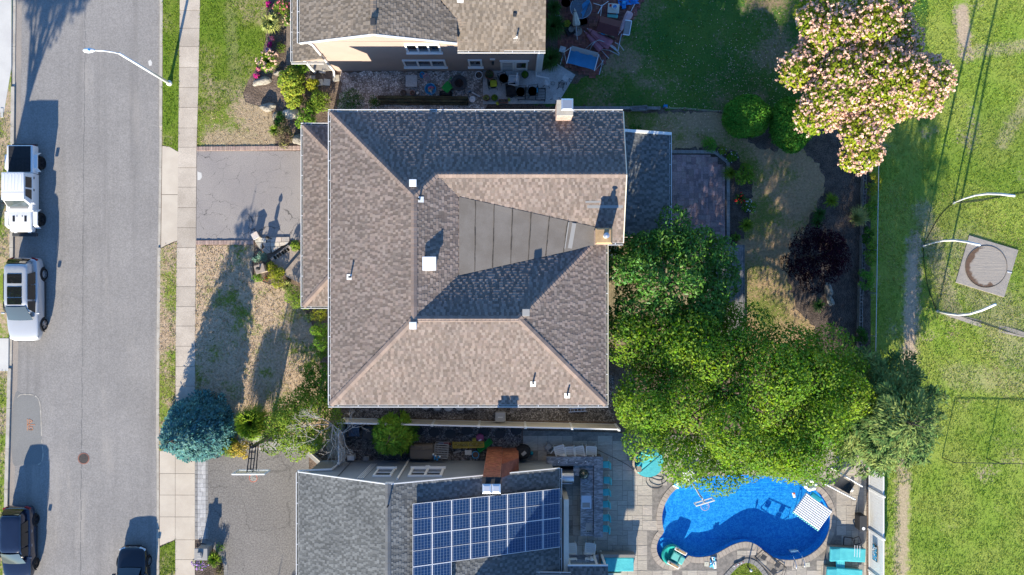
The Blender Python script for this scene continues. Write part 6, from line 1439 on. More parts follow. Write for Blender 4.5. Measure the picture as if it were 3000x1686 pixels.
# basketball hoop on the south drive
c = P(742, 1401, 3.05); t = T('basketball_hoop', 'basketball hoop on black post beside the south driveway', 'basketball hoop', (c.x, c.y + 2.0, 0), world=True); bx = c.x; by = c.y + .42; py = c.y + 1.85
MB().bar((bx, py, 0), (bx, py, 3.3), .15, .15).build('post', 'black_metal', t); MB().box((bx, py, .02), (.6, .6, .04)).build('base_plate', 'black_metal', t)
ar = MB()
for s in (-.17, .17):
    for z0, z1 in ((3.25, 3.75), (2.85, 3.15)): ar.bar((bx + s, py + .1, z0 - .2), (bx + s, by + .04, z1 - .1), .05, .06)
    ar.bar((bx + s, py + .1, 2.6), (bx + s, py + .1, 3.25), .06)
for z, y in ((3.2, py - .3), (3.35, py - .65), (3.5, by + .2)): ar.bar((bx - .17, y, z), (bx + .17, y, z), .05)
ar.build('support_arm', 'black_metal', t)
fr = MB(); w, z0, z1 = .92, 2.88, 3.95
for a, b_ in (((-w, z0), (w, z0)), ((w, z0), (w, z1)), ((w, z1), (-w, z1)), ((-w, z1), (-w, z0))): fr.bar((bx + a[0], by, a[1]), (bx + b_[0], by, b_[1]), .07, .07)
fr.build('board_frame', 'white_paint', t); MB().box((bx, by, (z0 + z1) / 2), (2 * w - .07, .02, z1 - z0 - .07)).build('backboard', 'acrylic', t)
MB().box((bx, by - .03, 3.25), (.5, .02, .4)).build('target_box', 'white_paint', t)
MB().tube([Vector((c.x + .23 * math.cos(k * math.pi / 12), c.y + .23 * math.sin(k * math.pi / 12), 3.05)) for k in range(25)], .014, 6, cap=False).build('rim', 'red_rim', t)
nt = MB()
for k in range(12):
    for s in (-1, 1): nt.tube([(c.x + .22 * math.cos(k * .5236), c.y + .22 * math.sin(k * .5236), 3.04), (c.x + .12 * math.cos(k * .5236 + s * .5), c.y + .12 * math.sin(k * .5236 + s * .5), 2.65)], .006, 4)
nt.build('net', 'plastic_white', t)

# ------------------------------------------------------------------ fences and walls
def vinyl_fence(name, label, a, b, n, hgt, mat='cream_vinyl', cap='white_vinyl', slats=True):
    a, b = Vector(a), Vector(b); d = b - a; u = d.normalized(); L = d.length / n; t = T(name, label, 'fence', a, world=True); ang = math.atan2(u.y, u.x)
    for i in range(n + 1):
        p = a + d * i / n; q = MB().box((p.x, p.y, hgt / 2 + .04), (.13, .13, hgt + .08), ang).build('post', cap, t); MB().box((p.x, p.y, hgt + .12), (.17, .17, .10), ang, top=.25).build('post_cap', cap, q)
    for i in range(n):
        p, q = a + d * i / n + u * .065, a + d * (i + 1) / n - u * .065; c = (p + q) / 2; l = (q - p).length
        pn = MB().box((c.x, c.y, hgt * .5), (l, .03, hgt - .1), ang).build('panel', mat, t)
        k = int(l / .16)
        for j in range(k):
            e = p + (q - p) * ((j + .5) / k); MB().box((e.x, e.y, hgt * .5), (l / k - .008, .045, hgt - .16), ang).build('slat', mat, pn)
        MB().box((c.x, c.y, hgt - .03), (l, .08, .09), ang).build('top_rail', cap, t); MB().box((c.x, c.y, .1), (l, .07, .12), ang).build('bottom_rail', cap, t)
    return t
vinyl_fence('vinyl_fence', 'cream vinyl fence between the tan roof and the solar house', P(1010, 1226), P(1802, 1244), 6, 1.78)
vinyl_fence('vinyl_fence', 'short white vinyl fence return beside the spruce drive', P(1010, 1240), P(1010, 1340), 1, 1.78, 'white_vinyl')
vinyl_fence('vinyl_fence', 'tall white vinyl fence between the pool and the open field', P(2545, 1310), P(2545, 1790), 4, 2.0, 'white_vinyl')
# chain link fence
def chainlink(label, a, b, n, hgt, mat='galv', net='chain_link'):
    a, b = Vector(a), Vector(b); t = T('chain_link_fence', label, 'fence', a, world=True)
    for i in range(n + 1):
        p = a.lerp(b, i / n); MB().tube([p, p + Vector((0, 0, hgt))], .028, 8).build('post', mat, t)
    MB().tube([a + Vector((0, 0, hgt)), b + Vector((0, 0, hgt))], .022, 8).build('top_rail', mat, t)
    for i in range(n):
        p, q = a.lerp(b, i / n), a.lerp(b, (i + 1) / n); uvquad('mesh_panel', [p, q, q + Vector((0, 0, hgt)), p + Vector((0, 0, hgt))], ((q - p).length, hgt), net, t)
chainlink('low chain link fence along the field edge with vines', (22.35, 10.2, 0), (22.1, -5.6, 0), 6, 1.2)
chainlink('black wire fence crossing the lower right field', P(2760, 1341), P(3150, 1348), 3, 1.45, 'black_metal')
# hollow block wall
def hollow_block():
    m = MB(); L, W, h = .40, .20, .19
    for y in (-W / 2 + .016, W / 2 - .016): m.box((0, y, h / 2), (L, .032, h))
    for x in (-L / 2 + .016, 0, L / 2 - .016): m.box((x, 0, h / 2), (.032, W - .064, h - .002))
    m.box((0, 0, .02), (L - .07, W - .07, .02)); me = bpy.data.meshes.new('block'); me.from_pydata(m.v, [], m.f); me.materials.append(MT['cinder']); return me
hb_ = hollow_block(); t = T('block_wall', 'low wall of hollow concrete blocks along the back fence', 'wall', P(2525, 800), world=True)
q0, q1 = P(2527, 492), P(2516, 1120); nb = 32
for i in range(nb):
    c = q0.lerp(q1, (i + .5) / nb); off = -.0 if i < 17 else -.09
    for lv in range(2): piece('block', hb_, (c.x + off + random.uniform(-.012, .012), c.y, lv * .195), math.pi / 2 + random.uniform(-.03, .03), (1, 1, 1), t)
# mossy timber edging / bench and lines of timber between the yards
t = T('timber_wall', 'low mossy timber retaining wall beside the gravel bed', 'wall', P(1240, 296), world=True)
for k in range(3):
    a, b_ = P(1108, 300 - k * 7, .35 + .0 * k), P(1372, 302 - k * 7, .35)
    MB().bar((a.x, a.y, .12 + k * .15), (b_.x, b_.y, .12 + k * .15), .18, .15).build('timber', 'timber_moss', t)
for x in (1113, 1238, 1366): p = P(x, 292, .5); MB().box((p.x, p.y - .12, .3), (.12, .14, .62)).build('stake', 'timber_moss', t)
a, b_ = P(1640, 316, .2), P(1935, 317, .2); MB().bar((a.x, a.y, .12), (b_.x, b_.y, .12), .17, .22).thing('timber_sleeper', 'long weathered grey timber lying between the two back yards', 'timber', 'timber_grey')
t = T('raised_planter', 'small grey wooden planter frame against the long timber', 'planter', P(1872, 317), world=True); q = [P(1850, 313, .3), P(1896, 310, .3), P(1896, 322, .3), P(1850, 323, .3)]
for i in range(4): MB().bar((q[i].x, q[i].y, .15), (q[(i + 1) % 4].x, q[(i + 1) % 4].y, .15), .06, .3).build('board', 'timber_grey', t)
p = P(1950, 312, .2); MB().box((p.x, p.y, .12), (.24, .2, .24)).thing('storage_cube', 'small blue cube at the end of the long timber', 'box', 'plastic_blue', bevel=.02)
t = T('wire_fence', 'sagging low wire fence with pale posts between the back yards', 'fence', P(1960, 318), world=True); pp = [P(x, y) for x, y in ((1945, 320), (2003, 322), (2107, 330), (2150, 332))]
for p in pp: MB().bar(p, p + Vector((0, 0, .55)), .07).build('post', 'timber', t)
for z in (.2, .45): MB().tube([p + Vector((0, 0, z)) for p in pp], .006, 4).build('wire', 'galv', t)
for i in range(3): uvquad('mesh_panel', [pp[i], pp[i + 1], pp[i + 1] + Vector((0, 0, .5)), pp[i] + Vector((0, 0, .5))], ((pp[i + 1] - pp[i]).length, .5), 'net', t)
MB().bar(P(847, -60, .25) - Vector((0, 0, .13)), P(844, 192, .25) - Vector((0, 0, .13)), .26, .24).thing('timber_sleeper', 'old brown timber sleeper edging the flower bed by the beige house', 'timber', 'timber')

# rocks
def rock(label, px, py, sx, sy, h, rz, seed, mat='boulder'):
    p = P(px, py, h / 2); r = np.random.default_rng(seed); b = bmesh.new(); bmesh.ops.create_icosphere(b, subdivisions=3, radius=1)
    ph = r.uniform(0, 6, 6); m3 = Matrix.Rotation(rz, 3, 'Z')
    for v in b.verts:
        c = v.co; k = 1 + .16 * math.sin(3 * c.x + ph[0]) * math.cos(2.6 * c.y + ph[1]) + .10 * math.sin(5 * c.z + ph[2] + 4 * c.x) + r.uniform(-.03, .03)
        w = Vector((c.x * sx * k, c.y * sy * k, max(c.z, -.4) * h * k)); v.co = m3 @ w
    me = bpy.data.meshes.new('boulder'); b.to_mesh(me); b.free(); me.materials.append(MT[mat]); o = link('boulder', me); o.location = (p.x, p.y, h * .25); tag(o, label, 'boulder')
rock('long pale boulder below the pink lilies', 768, 238, .62, .24, .25, .35, 1); rock('angular pale boulder at the lawn edge', 784, 314, .45, .27, .35, .12, 2)
rock('flat grey boulder among the corner shrubs', 852, 334, .5, .35, .25, .2, 3, 'bluestone'); rock('rounded pale stone under the skirt roof corner', 872, 409, .36, .32, .3, 0, 4)
rock('narrow standing stone left of the dark ground cover', 806, 340, .12, .3, .35, -.3, 5); rock('low pale stone at the top of the corner bed', 815, 214, .3, .14, .2, .1, 6)
rock('small stone in the tip of the entry bed', 736, 788, .1, .5, .12, .1, 7); rock('pale rock under the purple maple', 2428, 850, .25, .5, .3, .2, 8); rock('pale rock below the purple maple', 2432, 880, .2, .4, .25, .35, 9)
# entry path and steps
def Ze(l): return [(720 + a / 2.9214, 660 + b / 2.9214) for a, b in l]
r = T('stone_path', 'pale flagstone path from the driveway to the front steps', 'path', P(800, 720), world=True)
for l in ([(75, 110), (176, 110), (172, 149), (82, 149)], [(180, 108), (208, 107), (209, 140), (180, 143)], [(212, 106), (302, 104), (302, 145), (212, 146)], [(305, 104), (372, 103), (372, 140), (305, 144)], [(85, 153), (140, 153), (134, 212), (118, 200)], [(143, 153), (208, 146), (208, 184), (160, 186)], [(212, 149), (288, 148), (286, 182), (212, 184)], [(290, 148), (368, 143), (352, 166), (290, 181)], [(137, 213), (162, 190), (211, 235), (180, 246)], [(165, 189), (209, 188), (212, 232)], [(214, 188), (300, 184), (226, 234)]):
    MB().prism([(p.x, p.y) for p in PP(Ze(l), .08)], -.02, .08 + random.uniform(0, .015)).build('flagstone', 'bluestone', r)
r = T('stone_steps', 'three broad brown stone steps under the front skirt roof', 'steps', P(840, 770), world=True)
for k, l in enumerate(([(205, 286), (363, 171), (480, 226), (480, 500), (312, 420)], [(312, 420), (480, 222), (480, 500), (402, 470)], [(404, 470), (480, 330), (480, 505)])):
    z = .17 * (k + 1); st_ = MB().prism([(p.x, p.y) for p in PP(Ze(l), z)], .17 * k - .05, z).build('step', 'step_stone', r)
for i in range(7):
    a = P(*Ze([(240 + i * 22, 285 - i * 14)])[0], .2); MB().box((a.x, a.y, .18), (.34, .26, .035), .65).build('tread_stone', 'bluestone' if i % 2 else 'step_stone', r)
p = P(760, 788, 1.1); t = T('lamp_pillar', 'short brown stone pillar with a small lantern in the entry bed', 'pillar', (p.x, p.y, 0), world=True)
MB().box((p.x, p.y, .5), (.46, .42, 1.0), .3).build('shaft', 'step_stone', t, bevel=.02); MB().box((p.x, p.y, 1.04), (.6, .54, .08), .3).build('cap_stone', 'step_stone', t, bevel=.02); MB().lathe([(.05, 0), (.05, .12), (.11, .16), (.11, .42), (.02, .52)], (p.x, p.y, 1.08), 8).build('lantern', 'cast_iron', t)
p = P(748, 691, .5); t = T('stone_post', 'small pale stone post where the path meets the driveway', 'post', (p.x, p.y, 0), world=True); MB().box((p.x, p.y, .25), (.36, .36, .5), .5).build('shaft', 'boulder', t, bevel=.03); MB().box((p.x, p.y, .53), (.42, .42, .07), .5).build('cap_stone', 'bluestone', t, bevel=.02)
p = P(797, 700, 0); t = T('garden_light', 'slim black path light beside the driveway', 'path light', (p.x, p.y, 0), world=True); MB().tube([p, p + Vector((0, 0, .9))], .03, 8).build('stem', 'black_metal', t); MB().lathe([(.04, 0), (.12, .04), (.12, .1), (.02, .2)], (p.x, p.y, .9), 10).build('shade', 'black_metal', t)
r = T('stepping_stones', 'irregular stepping stones beside the beige porch', 'paving', P(935, 210), world=True)
for (x, y, a) in ((918, 200, .2), (945, 206, -.1), (915, 232, .05), (937, 243, .2), (958, 242, -.1), (985, 230, .1), (925, 188, 0), (950, 188, .1)):
    c = P(x, y); MB().box((c.x, c.y, .03), (.42, .40, .06), a).build('stone', 'bluestone', r, bevel=.02)
# patios
MB().prism([(p.x, p.y) for p in PP([(1415, 208), (1577, 208), (1577, 214), (1634, 189), (1685, 221), (1634, 305), (1415, 306)])], -.05, .09).struct('patio_slab', 'concrete_grey')
BP = [(p.x, p.y) for p in PP([(1636, 131), (1636, -70), (1905, -70), (1885, 0), (1868, 35), (1748, 222), (1738, 230), (1687, 211), (1634, 187)])]
MB().sheet(BP, 0.006).struct('brick_patio_bed', 'mulch'); bpat = T('brick_patio', 'x', 'x', P(1740, 90), world=True)
for k in ('label', 'category'): del bpat[k]
bpat['kind'] = 'structure'
cl = []; s_ = .215; xs = [p[0] for p in BP]; ys_ = [p[1] for p in BP]
for i in range(int((max(xs) - min(xs)) / s_) + 1):
    for j in range(int((max(ys_) - min(ys_)) / s_) + 1):
        x, y = min(xs) + i * s_, min(ys_) + j * s_
        if inside((x + s_ / 2, y + s_ / 2), BP): cl += [(x, y, x + s_, y + s_ / 2), (x, y + s_ / 2, x + s_, y + s_)] if (i + j) % 2 else [(x, y, x + s_ / 2, y + s_), (x + s_ / 2, y, x + s_, y + s_)]
random.shuffle(cl); slabs(bpat, cl, .05, 'brick_patio', 'brick', 300, .012)
MP = [(p.x, p.y) for p in PP([(1905, 451), (2090, 452), (2128, 479), (2128, 722), (1905, 722)])]
MB().sheet(MP, .004).struct('paver_patio_bed', 'mulch'); mp_ = T('paver_patio', 'x', 'x', P(2040, 580), world=True)
for k in ('label', 'category'): del mp_[k]
mp_['kind'] = 'structure'
slabs(mp_, ashlar(MP, .15, [(2, 2), (2, 1), (1, 2), (2, 2), (3, 2), (2, 3)], seed=9), .05, 'paver_red', 'paver', 300, .01)
r = T('paver_border', 'grey blue paver border round the red paver patio', 'edging', P(2134, 600), world=True); bl = resample([P(1905, 445), P(2094, 446), P(2133, 477), P(2133, 735)], .24, False)
for a, b_ in zip(bl[:-1], bl[1:]): c = (a + b_) / 2; piece('paver', pb, (c.x, c.y, -.01), math.atan2(b_.y - a.y, b_.x - a.x), ((b_ - a).length * .95, .2, .075), r)
# wooden deck
t = T('wooden_deck', 'weathered wooden deck behind the tan roof, half hidden by the dark tree', 'deck', P(1980, 860), world=True); zd = .55
x0, x1, y0, y1 = P(1770, 800, zd).x, P(2179, 800, zd).x, P(1900, 1010, zd).y, P(1900, 718, zd).y; nb = int((x1 - x0) / .145)
for i in range(nb):
    x = x0 + (i + .5) * (x1 - x0) / nb; cut = y0 + (y1 - y0) * random.uniform(.3, .7); mt = 'deck_wood' if i < nb * .72 else 'timber_grey'
    for a, b_ in ((y0, cut), (cut, y1)): MB().box((x, (a + b_) / 2, zd - .015), ((x1 - x0) / nb - .008, b_ - a - .006, .03)).build('board', mt, t)
MB().prism([(x0, y0), (x1, y0), (x1, y1), (x0, y1)], .3, zd - .035).build('joists', 'timber', t); MB().box((x1 + .03, (y0 + y1) / 2, zd - .1), (.04, y1 - y0, .26)).build('fascia_board', 'timber_grey', t)
p = P(1792, 733, 1.2); m = MB(); m.lathe([(.03, 0), (.03, 1.2)], (p.x, p.y, zd), 8); tt = T('patio_umbrella', 'half hidden cream umbrella under the rear gutter', 'umbrella', (p.x, p.y, zd), world=True); m.build('pole', 'timber', tt); MB().lathe([(.55, 0), (.3, .22), (.02, .4)], (p.x - .15, p.y, zd + 1.1), 8).build('canopy', 'canvas_cream', tt)
# ------------------------------------------------------------------ furniture and clutter
def TT(name, label, cat, px, py, z=0.0, rz=0.0, group=None, zp=None):
    p = P(px, py, z if zp is None else zp); return T(name, label, cat, (p.x, p.y, z), rz, group)
def pot(label, px, py, r, h, mat, z=0.09, plant=None, name='plant_pot', n=120):
    t = TT(name, label, 'plant pot', px, py, z, zp=z + h * .8)
    MB().lathe([(r * .72, 0), (r * .95, h * .9), (r * 1.05, h * .92), (r * 1.05, h), (r * .9, h), (r * .86, h * .86), (.01, h * .85)], n=20).build('pot', mat, t, smooth=False)
    MB().lathe([(r * .87, h * .86), (r * .8, h * .885)], n=16).build('potting_soil', 'mulch', t)
    if plant:
        lob = [(np.array([0, 0, h + r * .25]), np.array([r * .95, r * .95, r * .7]))]; fastmesh('plant', leaves(lob, n, .1, .5), 4, plant, t)
    return t
# --- outdoor kitchen beside the solar house
t = T('outdoor_kitchen', 'L shaped outdoor kitchen with grey veined stone counters', 'outdoor kitchen', P(1720, 1450), world=True); zc = 1.08
def ctop(nm, x0, x1, y0, y1, z, mat='granite', base=True, body='stone_brown'):
    a, b = P(x0, y0, z), P(x1, y1, z); o = MB().box(((a.x + b.x) / 2, (a.y + b.y) / 2, z - .025), (b.x - a.x, a.y - b.y, .05)).build(nm, mat, t, bevel=.008)
    if base: MB().box(((a.x + b.x) / 2, (a.y + b.y) / 2, (z - .05) / 2 + .02), (b.x - a.x - .12, a.y - b.y - .12, z - .06)).build('cabinet', body, t)
    return o
ctop('bar_top', 1740, 1766.5, 1338.5, 1575, 1.12); ctop('counter_top', 1601, 1740, 1338.5, 1365, 1.10); ctop('counter_top', 1700.5, 1738.6, 1395, 1571, .95); ctop('counter_top', 1680, 1738.6, 1365.6, 1395, .95)
a = P(1661, 1385, 1.0); g = MB().loft([[Vector((a.x + x, a.y - .28 + .33 * math.cos(u), .92 + .34 * math.sin(u))) for u in [math.pi * k / 10 for k in range(11)]] for x in (-.40, .40)]).build('grill_hood', 'steel', t, fix=True, smooth=False)
MB().box((a.x, a.y - .2, .5), (.84, .7, .88)).build('grill_body', 'dark_grey', t); MB().tube([(a.x - .34, a.y - .68, 1.0), (a.x + .34, a.y - .68, 1.0)], .018, 8).build('grill_handle', 'chrome', t)
a = P(1711, 1391, 1.35); MB().lathe([(.16, -.3), (.27, -.05), (.29, .1), (.25, .25), (.14, .36), (.06, .39), (.06, .44), (.01, .45)], (a.x, a.y, 1.2), 24).build('smoker', 'egg_green', t, smooth=True); MB().tube([Vector((a.x + .29 * math.cos(u), a.y + .29 * math.sin(u), 1.28)) for u in [k * math.pi / 12 for k in range(25)]], .015, 6, cap=False).build('smoker_band', 'black_metal', t)
a = P(1718, 1472, .96); s_ = MB().box((a.x, a.y, .952), (.62, .80, .02)).build('sink', 'steel', t, bevel=.005); MB().box((a.x - .02, a.y - .18, .965), (.46, .30, .01)).build('basin', 'plastic_grey', s_); MB().tube([(a.x + .2, a.y - .3, .96), (a.x + .2, a.y - .3, 1.15), (a.x + .08, a.y - .25, 1.15)], .015, 8).build('tap', 'chrome', s_)
a = P(1726, 1547, .96); s_ = MB().box((a.x, a.y, .955), (.40, .56, .02)).build('burner', 'patch_grey', t, bevel=.005)
for k in range(3): MB().lathe([(.035, 0), (.035, .03)], (a.x - .1 + k * .1, a.y - .21, .965), 10).build('knob', 'black_metal', s_)
WPOS = ['topmost', 'second from the top', 'third from the top', 'fourth from the top', 'fifth from the top', 'lowest']
for i, (x, y) in enumerate(((1776, 1362), (1778, 1408), (1776, 1443), (1775, 1478), (1776, 1518), (1774, 1550))):
    t = TT('bar_stool', f'teal padded bar stool, {WPOS[i]} along the stone bar', 'bar stool', x, y, .035, random.uniform(-.15, .15), 'teal stools at the stone bar', zp=.8)
    MB().box((0, 0, .72), (.42, .42, .08)).build('seat', 'teal_cushion', t, bevel=.03); MB().box((.2, 0, 1.0), (.05, .40, .42), ry=.12).build('backrest', 'teal_cushion', t, bevel=.02)
    for sx_ in (-1, 1):
        for sy_ in (-1, 1): MB().bar((sx_ * .2, sy_ * .2, 0), (sx_ * .17, sy_ * .17, .7), .035).build('leg', 'white_paint', t)
    MB().tube([(.19, -.19, .25), (.19, .19, .25)], .012, 6).build('footrest', 'white_paint', t)
# white slatted chairs
def slat_chair(label, px, py, rz, grp, z=.035):
    t = TT('slatted_chair', label, 'chair', px, py, z, rz, grp, zp=.7); w = .56
    for k in range(5): MB().box((0, .30 - k * .125, .42 + k * .008 * -1), (w, .11, .022)).build('seat_slat', 'white_vinyl', t)
    for k in range(5): MB().box((0, -.26 - .05 * k, .52 + .12 * k), (w - .02, .03, .10), rx=.35).build('back_slat', 'white_vinyl', t)
    for s in (-1, 1):
        MB().bar((s * .30, .36, .62), (s * .30, -.36, .66), .07, .03).build('armrest', 'white_vinyl', t); MB().bar((s * .29, .33, 0), (s * .29, .30, .62), .05).build('leg', 'white_vinyl', t); MB().bar((s * .29, -.36, 0), (s * .27, -.50, 1.08), .05).build('leg', 'white_vinyl', t)
    MB().bar((-.3, .33, .4), (.3, .33, .4), .04, .05).build('apron', 'white_vinyl', t); return t
slat_chair('white slatted chair turned askew beside the grey stool', 1641, 1325, .28, 'white slatted chairs by the stone counter'); slat_chair('white slatted chair, second from the grey stool', 1671, 1328, .05, 'white slatted chairs by the stone counter'); slat_chair('white slatted chair, third from the grey stool', 1697, 1327, .18, 'white slatted chairs by the stone counter'); slat_chair('white slatted chair at the outer end of the stone counter', 1732, 1327, -.04, 'white slatted chairs by the stone counter')
slat_chair('white slatted chair at the small stone table, nearer the house', 1674, 1612, .06, 'white chairs at the small table'); slat_chair('white slatted chair at the small stone table, nearer the pool', 1729, 1612, -.1, 'white chairs at the small table')
t = TT('folding_stool', 'grey plastic folding stool beside the white chairs', 'stool', 1608, 1312, .035, -.7, zp=.3)
for s in (-1, 1): MB().bar((-.3, s * .2, .02), (.3, s * .2, .36), .05).build('leg', 'plastic_grey', t); MB().bar((.3, s * .17, .02), (-.2, s * .17, .3), .05).build('leg', 'plastic_grey', t)
MB().box((-.05, 0, .3), (.3, .34, .04)).build('seat', 'plastic_grey', t, bevel=.01); MB().bar((.3, -.2, .36), (.3, .2, .36), .05).build('crossbar', 'plastic_white', t)
t = T('stone_table', 'small table with grey veined stone top under the patio roof', 'table', P(1705, 1638), world=True); a, b = P(1659, 1626, .92), P(1754, 1647, .92); MB().box(((a.x + b.x) / 2, (a.y + b.y) / 2, .90), (b.x - a.x, a.y - b.y, .05)).build('table_top', 'granite', t, bevel=.01)
for x in (a.x + .1, b.x - .1): MB().box((x, (a.y + b.y) / 2, .45), (.1, .3, .88)).build('leg', 'stone_brown', t)
a = P(1733, 1637, .95); t = T('kitchen_bag', 'crumpled white bag on the small stone table', 'bag', (a.x, a.y, .925)); MB().box((0, 0, .1), (.2, .28, .2), top=.7).build('bag', 'plastic_white', t, bevel=.04); MB().box((.16, -.02, .04), (.14, .08, .08)).build('yellow_pack', 'plastic_lime', t, bevel=.02)
# folded umbrella hanging by the wall
t = TT('umbrella', 'folded teal umbrella standing against the solar house', 'umbrella', 1650, 1545, .035, zp=1.5); MB().lathe([(.2, .9), (.17, 1.3), (.11, 1.8), (.03, 2.25), (.01, 2.3)], n=10, sy=1.2).build('canopy', 'teal_cushion', t); MB().tube([(0, 0, 0), (0, 0, 2.35)], .022, 8).build('pole', 'white_paint', t); MB().lathe([(.22, 0), (.22, .07)], n=14).build('base', 'dark_grey', t)
# teal sofa beside the patio roof
t = T('outdoor_sofa', 'teal cushioned wicker sofa beside the small stone table', 'sofa', P(1812, 1650), world=True); a, b = P(1758, 1630, .45), P(1856, 1676, .45)
MB().box(((a.x + b.x) / 2, (a.y + b.y) / 2, .17), (b.x - a.x, a.y - b.y, .3)).build('frame', 'wicker_grey', t, bevel=.02); MB().box(((a.x + b.x) / 2, a.y + .12, .5), (b.x - a.x + .1, .2, .55)).build('backrest', 'wicker_grey', t, bevel=.03)
MB().box((a.x + .7, (a.y + b.y) / 2 - .03, .40), (.95, a.y - b.y - .1, .18)).build('seat_cushion', 'teal_cushion', t, bevel=.05); MB().box((b.x - .55, (a.y + b.y) / 2 - .03, .405), (1.12, a.y - b.y - .12, .18)).build('seat_cushion', 'teal_cushion', t, bevel=.05); MB().box((a.x + .22, (a.y + b.y) / 2, .58), (.3, .6, .3), ry=-.4).build('pillow', 'teal_deep', t, bevel=.1)
p = P(1800, 1684, .3); t = T('side_crate', 'low cream crate beside the teal sofa', 'crate', (p.x, p.y - .1, .035)); MB().box((0, 0, .15), (.8, .4, .3)).build('box', 'plastic_cream', t, bevel=.02); MB().box((0, 0, .32), (.84, .44, .04)).build('lid', 'plastic_cream', t, bevel=.01)
# round wicker daybed
p = P(1898, 1352, .35); t = T('daybed', 'round wicker daybed with teal cushions under the tree edge', 'daybed', (p.x, p.y, .035)); R = .98
m = MB(); rg = []
for k in range(25):
    u = math.radians(50 + 175 * k / 24); h = .42 + .42 * math.sin(math.pi * min(1, max(0, k / 24))) ** .5; rg.append([Vector((r_ * math.cos(u), r_ * math.sin(u), z)) for r_, z in ((R, .05), (R + .04, h), (R - .08, h + .03), (R - .12, .3))])
m.loft(rg); m.build('back_wall', 'wicker', t, fix=True); MB().lathe([(R * .9, 0), (R, .05), (R, .28), (R * .95, .3)], n=32).build('base', 'wicker', t)
MB().lathe([(R * .93, 0), (R * .97, .06), (R * .95, .16), (R * .8, .19), (.01, .2)], (0, 0, .3), 32).build('mattress', 'teal_cushion', t, smooth=True)
MB().loft([[Vector((R * .96 * math.cos(u), R * .96 * math.sin(u), z)) for u in [math.radians(-130 + 10 * k) for k in range(17)]] for z in (.505, .53)]).build('seat_pad', 'teal_cushion', t, fix=True)
for k, (x, y, a_) in enumerate(((-.55, .45, .4), (-.25, .6, -.3), (-.6, .0, .9), (.1, .35, .2))): MB().box((x, y, .62), (.44, .14 if k < 3 else .4, .36 if k < 3 else .14), a_, rx=.5 if k < 3 else .1).build('pillow', 'teal_cushion' if k % 2 else 'teal_deep', t, bevel=.06)
MB().lathe([(.2, 0), (.2, .04)], (-.62, -.42, .56), 16).build('tray_table', 'wicker', t)
# pool robot and hose, small deck things
def hose(name, label, pts, r, mat, z=.05):
    q = smoothloop(PP(pts, z), 6, False); MB().tube(q, r, 6).thing(name, label, 'hose', mat, smooth=True)
hose('cable', 'dark cable looping on the deck near the daybed', [(1745, 1316), (1790, 1338), (1830, 1358), (1858, 1378), (1880, 1395), (1905, 1400), (1930, 1408), (1945, 1402), (1920, 1395), (1903, 1402), (1908, 1415), (1930, 1422), (1950, 1412), (1955, 1400), (1940, 1388), (1955, 1376), (1970, 1384)], .012, 'black_metal')
hose('cable', 'dark cable coil beside the pool cleaner', [(1895, 1396), (1893, 1412), (1905, 1428), (1925, 1432), (1940, 1424), (1938, 1408), (1945, 1392)], .012, 'black_metal')
t = TT('pool_cleaner', 'pale blue robotic pool cleaner on the coping', 'pool cleaner', 1985, 1417, .055, -.5, zp=.2); MB().box((0, 0, .13), (.42, .40, .2)).build('body', 'plastic_sky', t, bevel=.05); MB().box((0, 0, .24), (.22, .22, .05)).build('cover', 'plastic_white', t, bevel=.02)
for s in (-1, 1): MB().tube([(-.2, s * .2, .08), (.2, s * .2, .08)], .08, 10).build('roller', 'plastic_white', t)
# pool basketball hoop
b_ = P(2018, 1392, 0); t = T('pool_hoop', 'white poolside basketball hoop leaning over the water', 'basketball hoop', (b_.x, b_.y, .05), world=True); c = P(2062, 1480, 1.0)
MB().box((b_.x, b_.y, .2), (.7, .9, .3), .45).build('base', 'plastic_white', t, bevel=.08); MB().tube([(b_.x + .1, b_.y - .3, .3), (b_.x + .45, b_.y - 1.0, 1.0), (c.x - .15, c.y + .45, 1.35)], .055, 10).build('arm', 'plastic_white', t)
an = math.radians(17); ux = Vector((math.cos(an), math.sin(an), 0)); bc = Vector((c.x - .12, c.y + .35, 1.3)); fr = MB()
for q0, q1 in ((-.56 * ux, .56 * ux),): 
    for z in (0, .62): fr.bar(bc + q0 + Vector((0, 0, z)), bc + q1 + Vector((0, 0, z)), .06, .06)
    for q in (q0, 0 * ux, q1): fr.bar(bc + q, bc + q + Vector((0, 0, .62)), .06, .06)
fr.build('board_frame', 'plastic_white', t); uvquad('backboard', [bc - .55 * ux, bc + .55 * ux, bc + .55 * ux + Vector((0, 0, .6)), bc - .55 * ux + Vector((0, 0, .6))], (1, 1), 'acrylic', t)
MB().tube([Vector((c.x + .25 * math.cos(k * math.pi / 12), c.y + .25 * math.sin(k * math.pi / 12), 1.3)) for k in range(25)], .016, 6, cap=False).build('rim', 'canvas_pale', t)
nt = MB()
for k in range(12): nt.tube([(c.x + .24 * math.cos(k * .5236), c.y + .24 * math.sin(k * .5236), 1.3), (c.x + .14 * math.cos(k * .5236 + .4), c.y + .14 * math.sin(k * .5236 + .4), .95)], .008, 4)
nt.build('net', 'plastic_white', t)
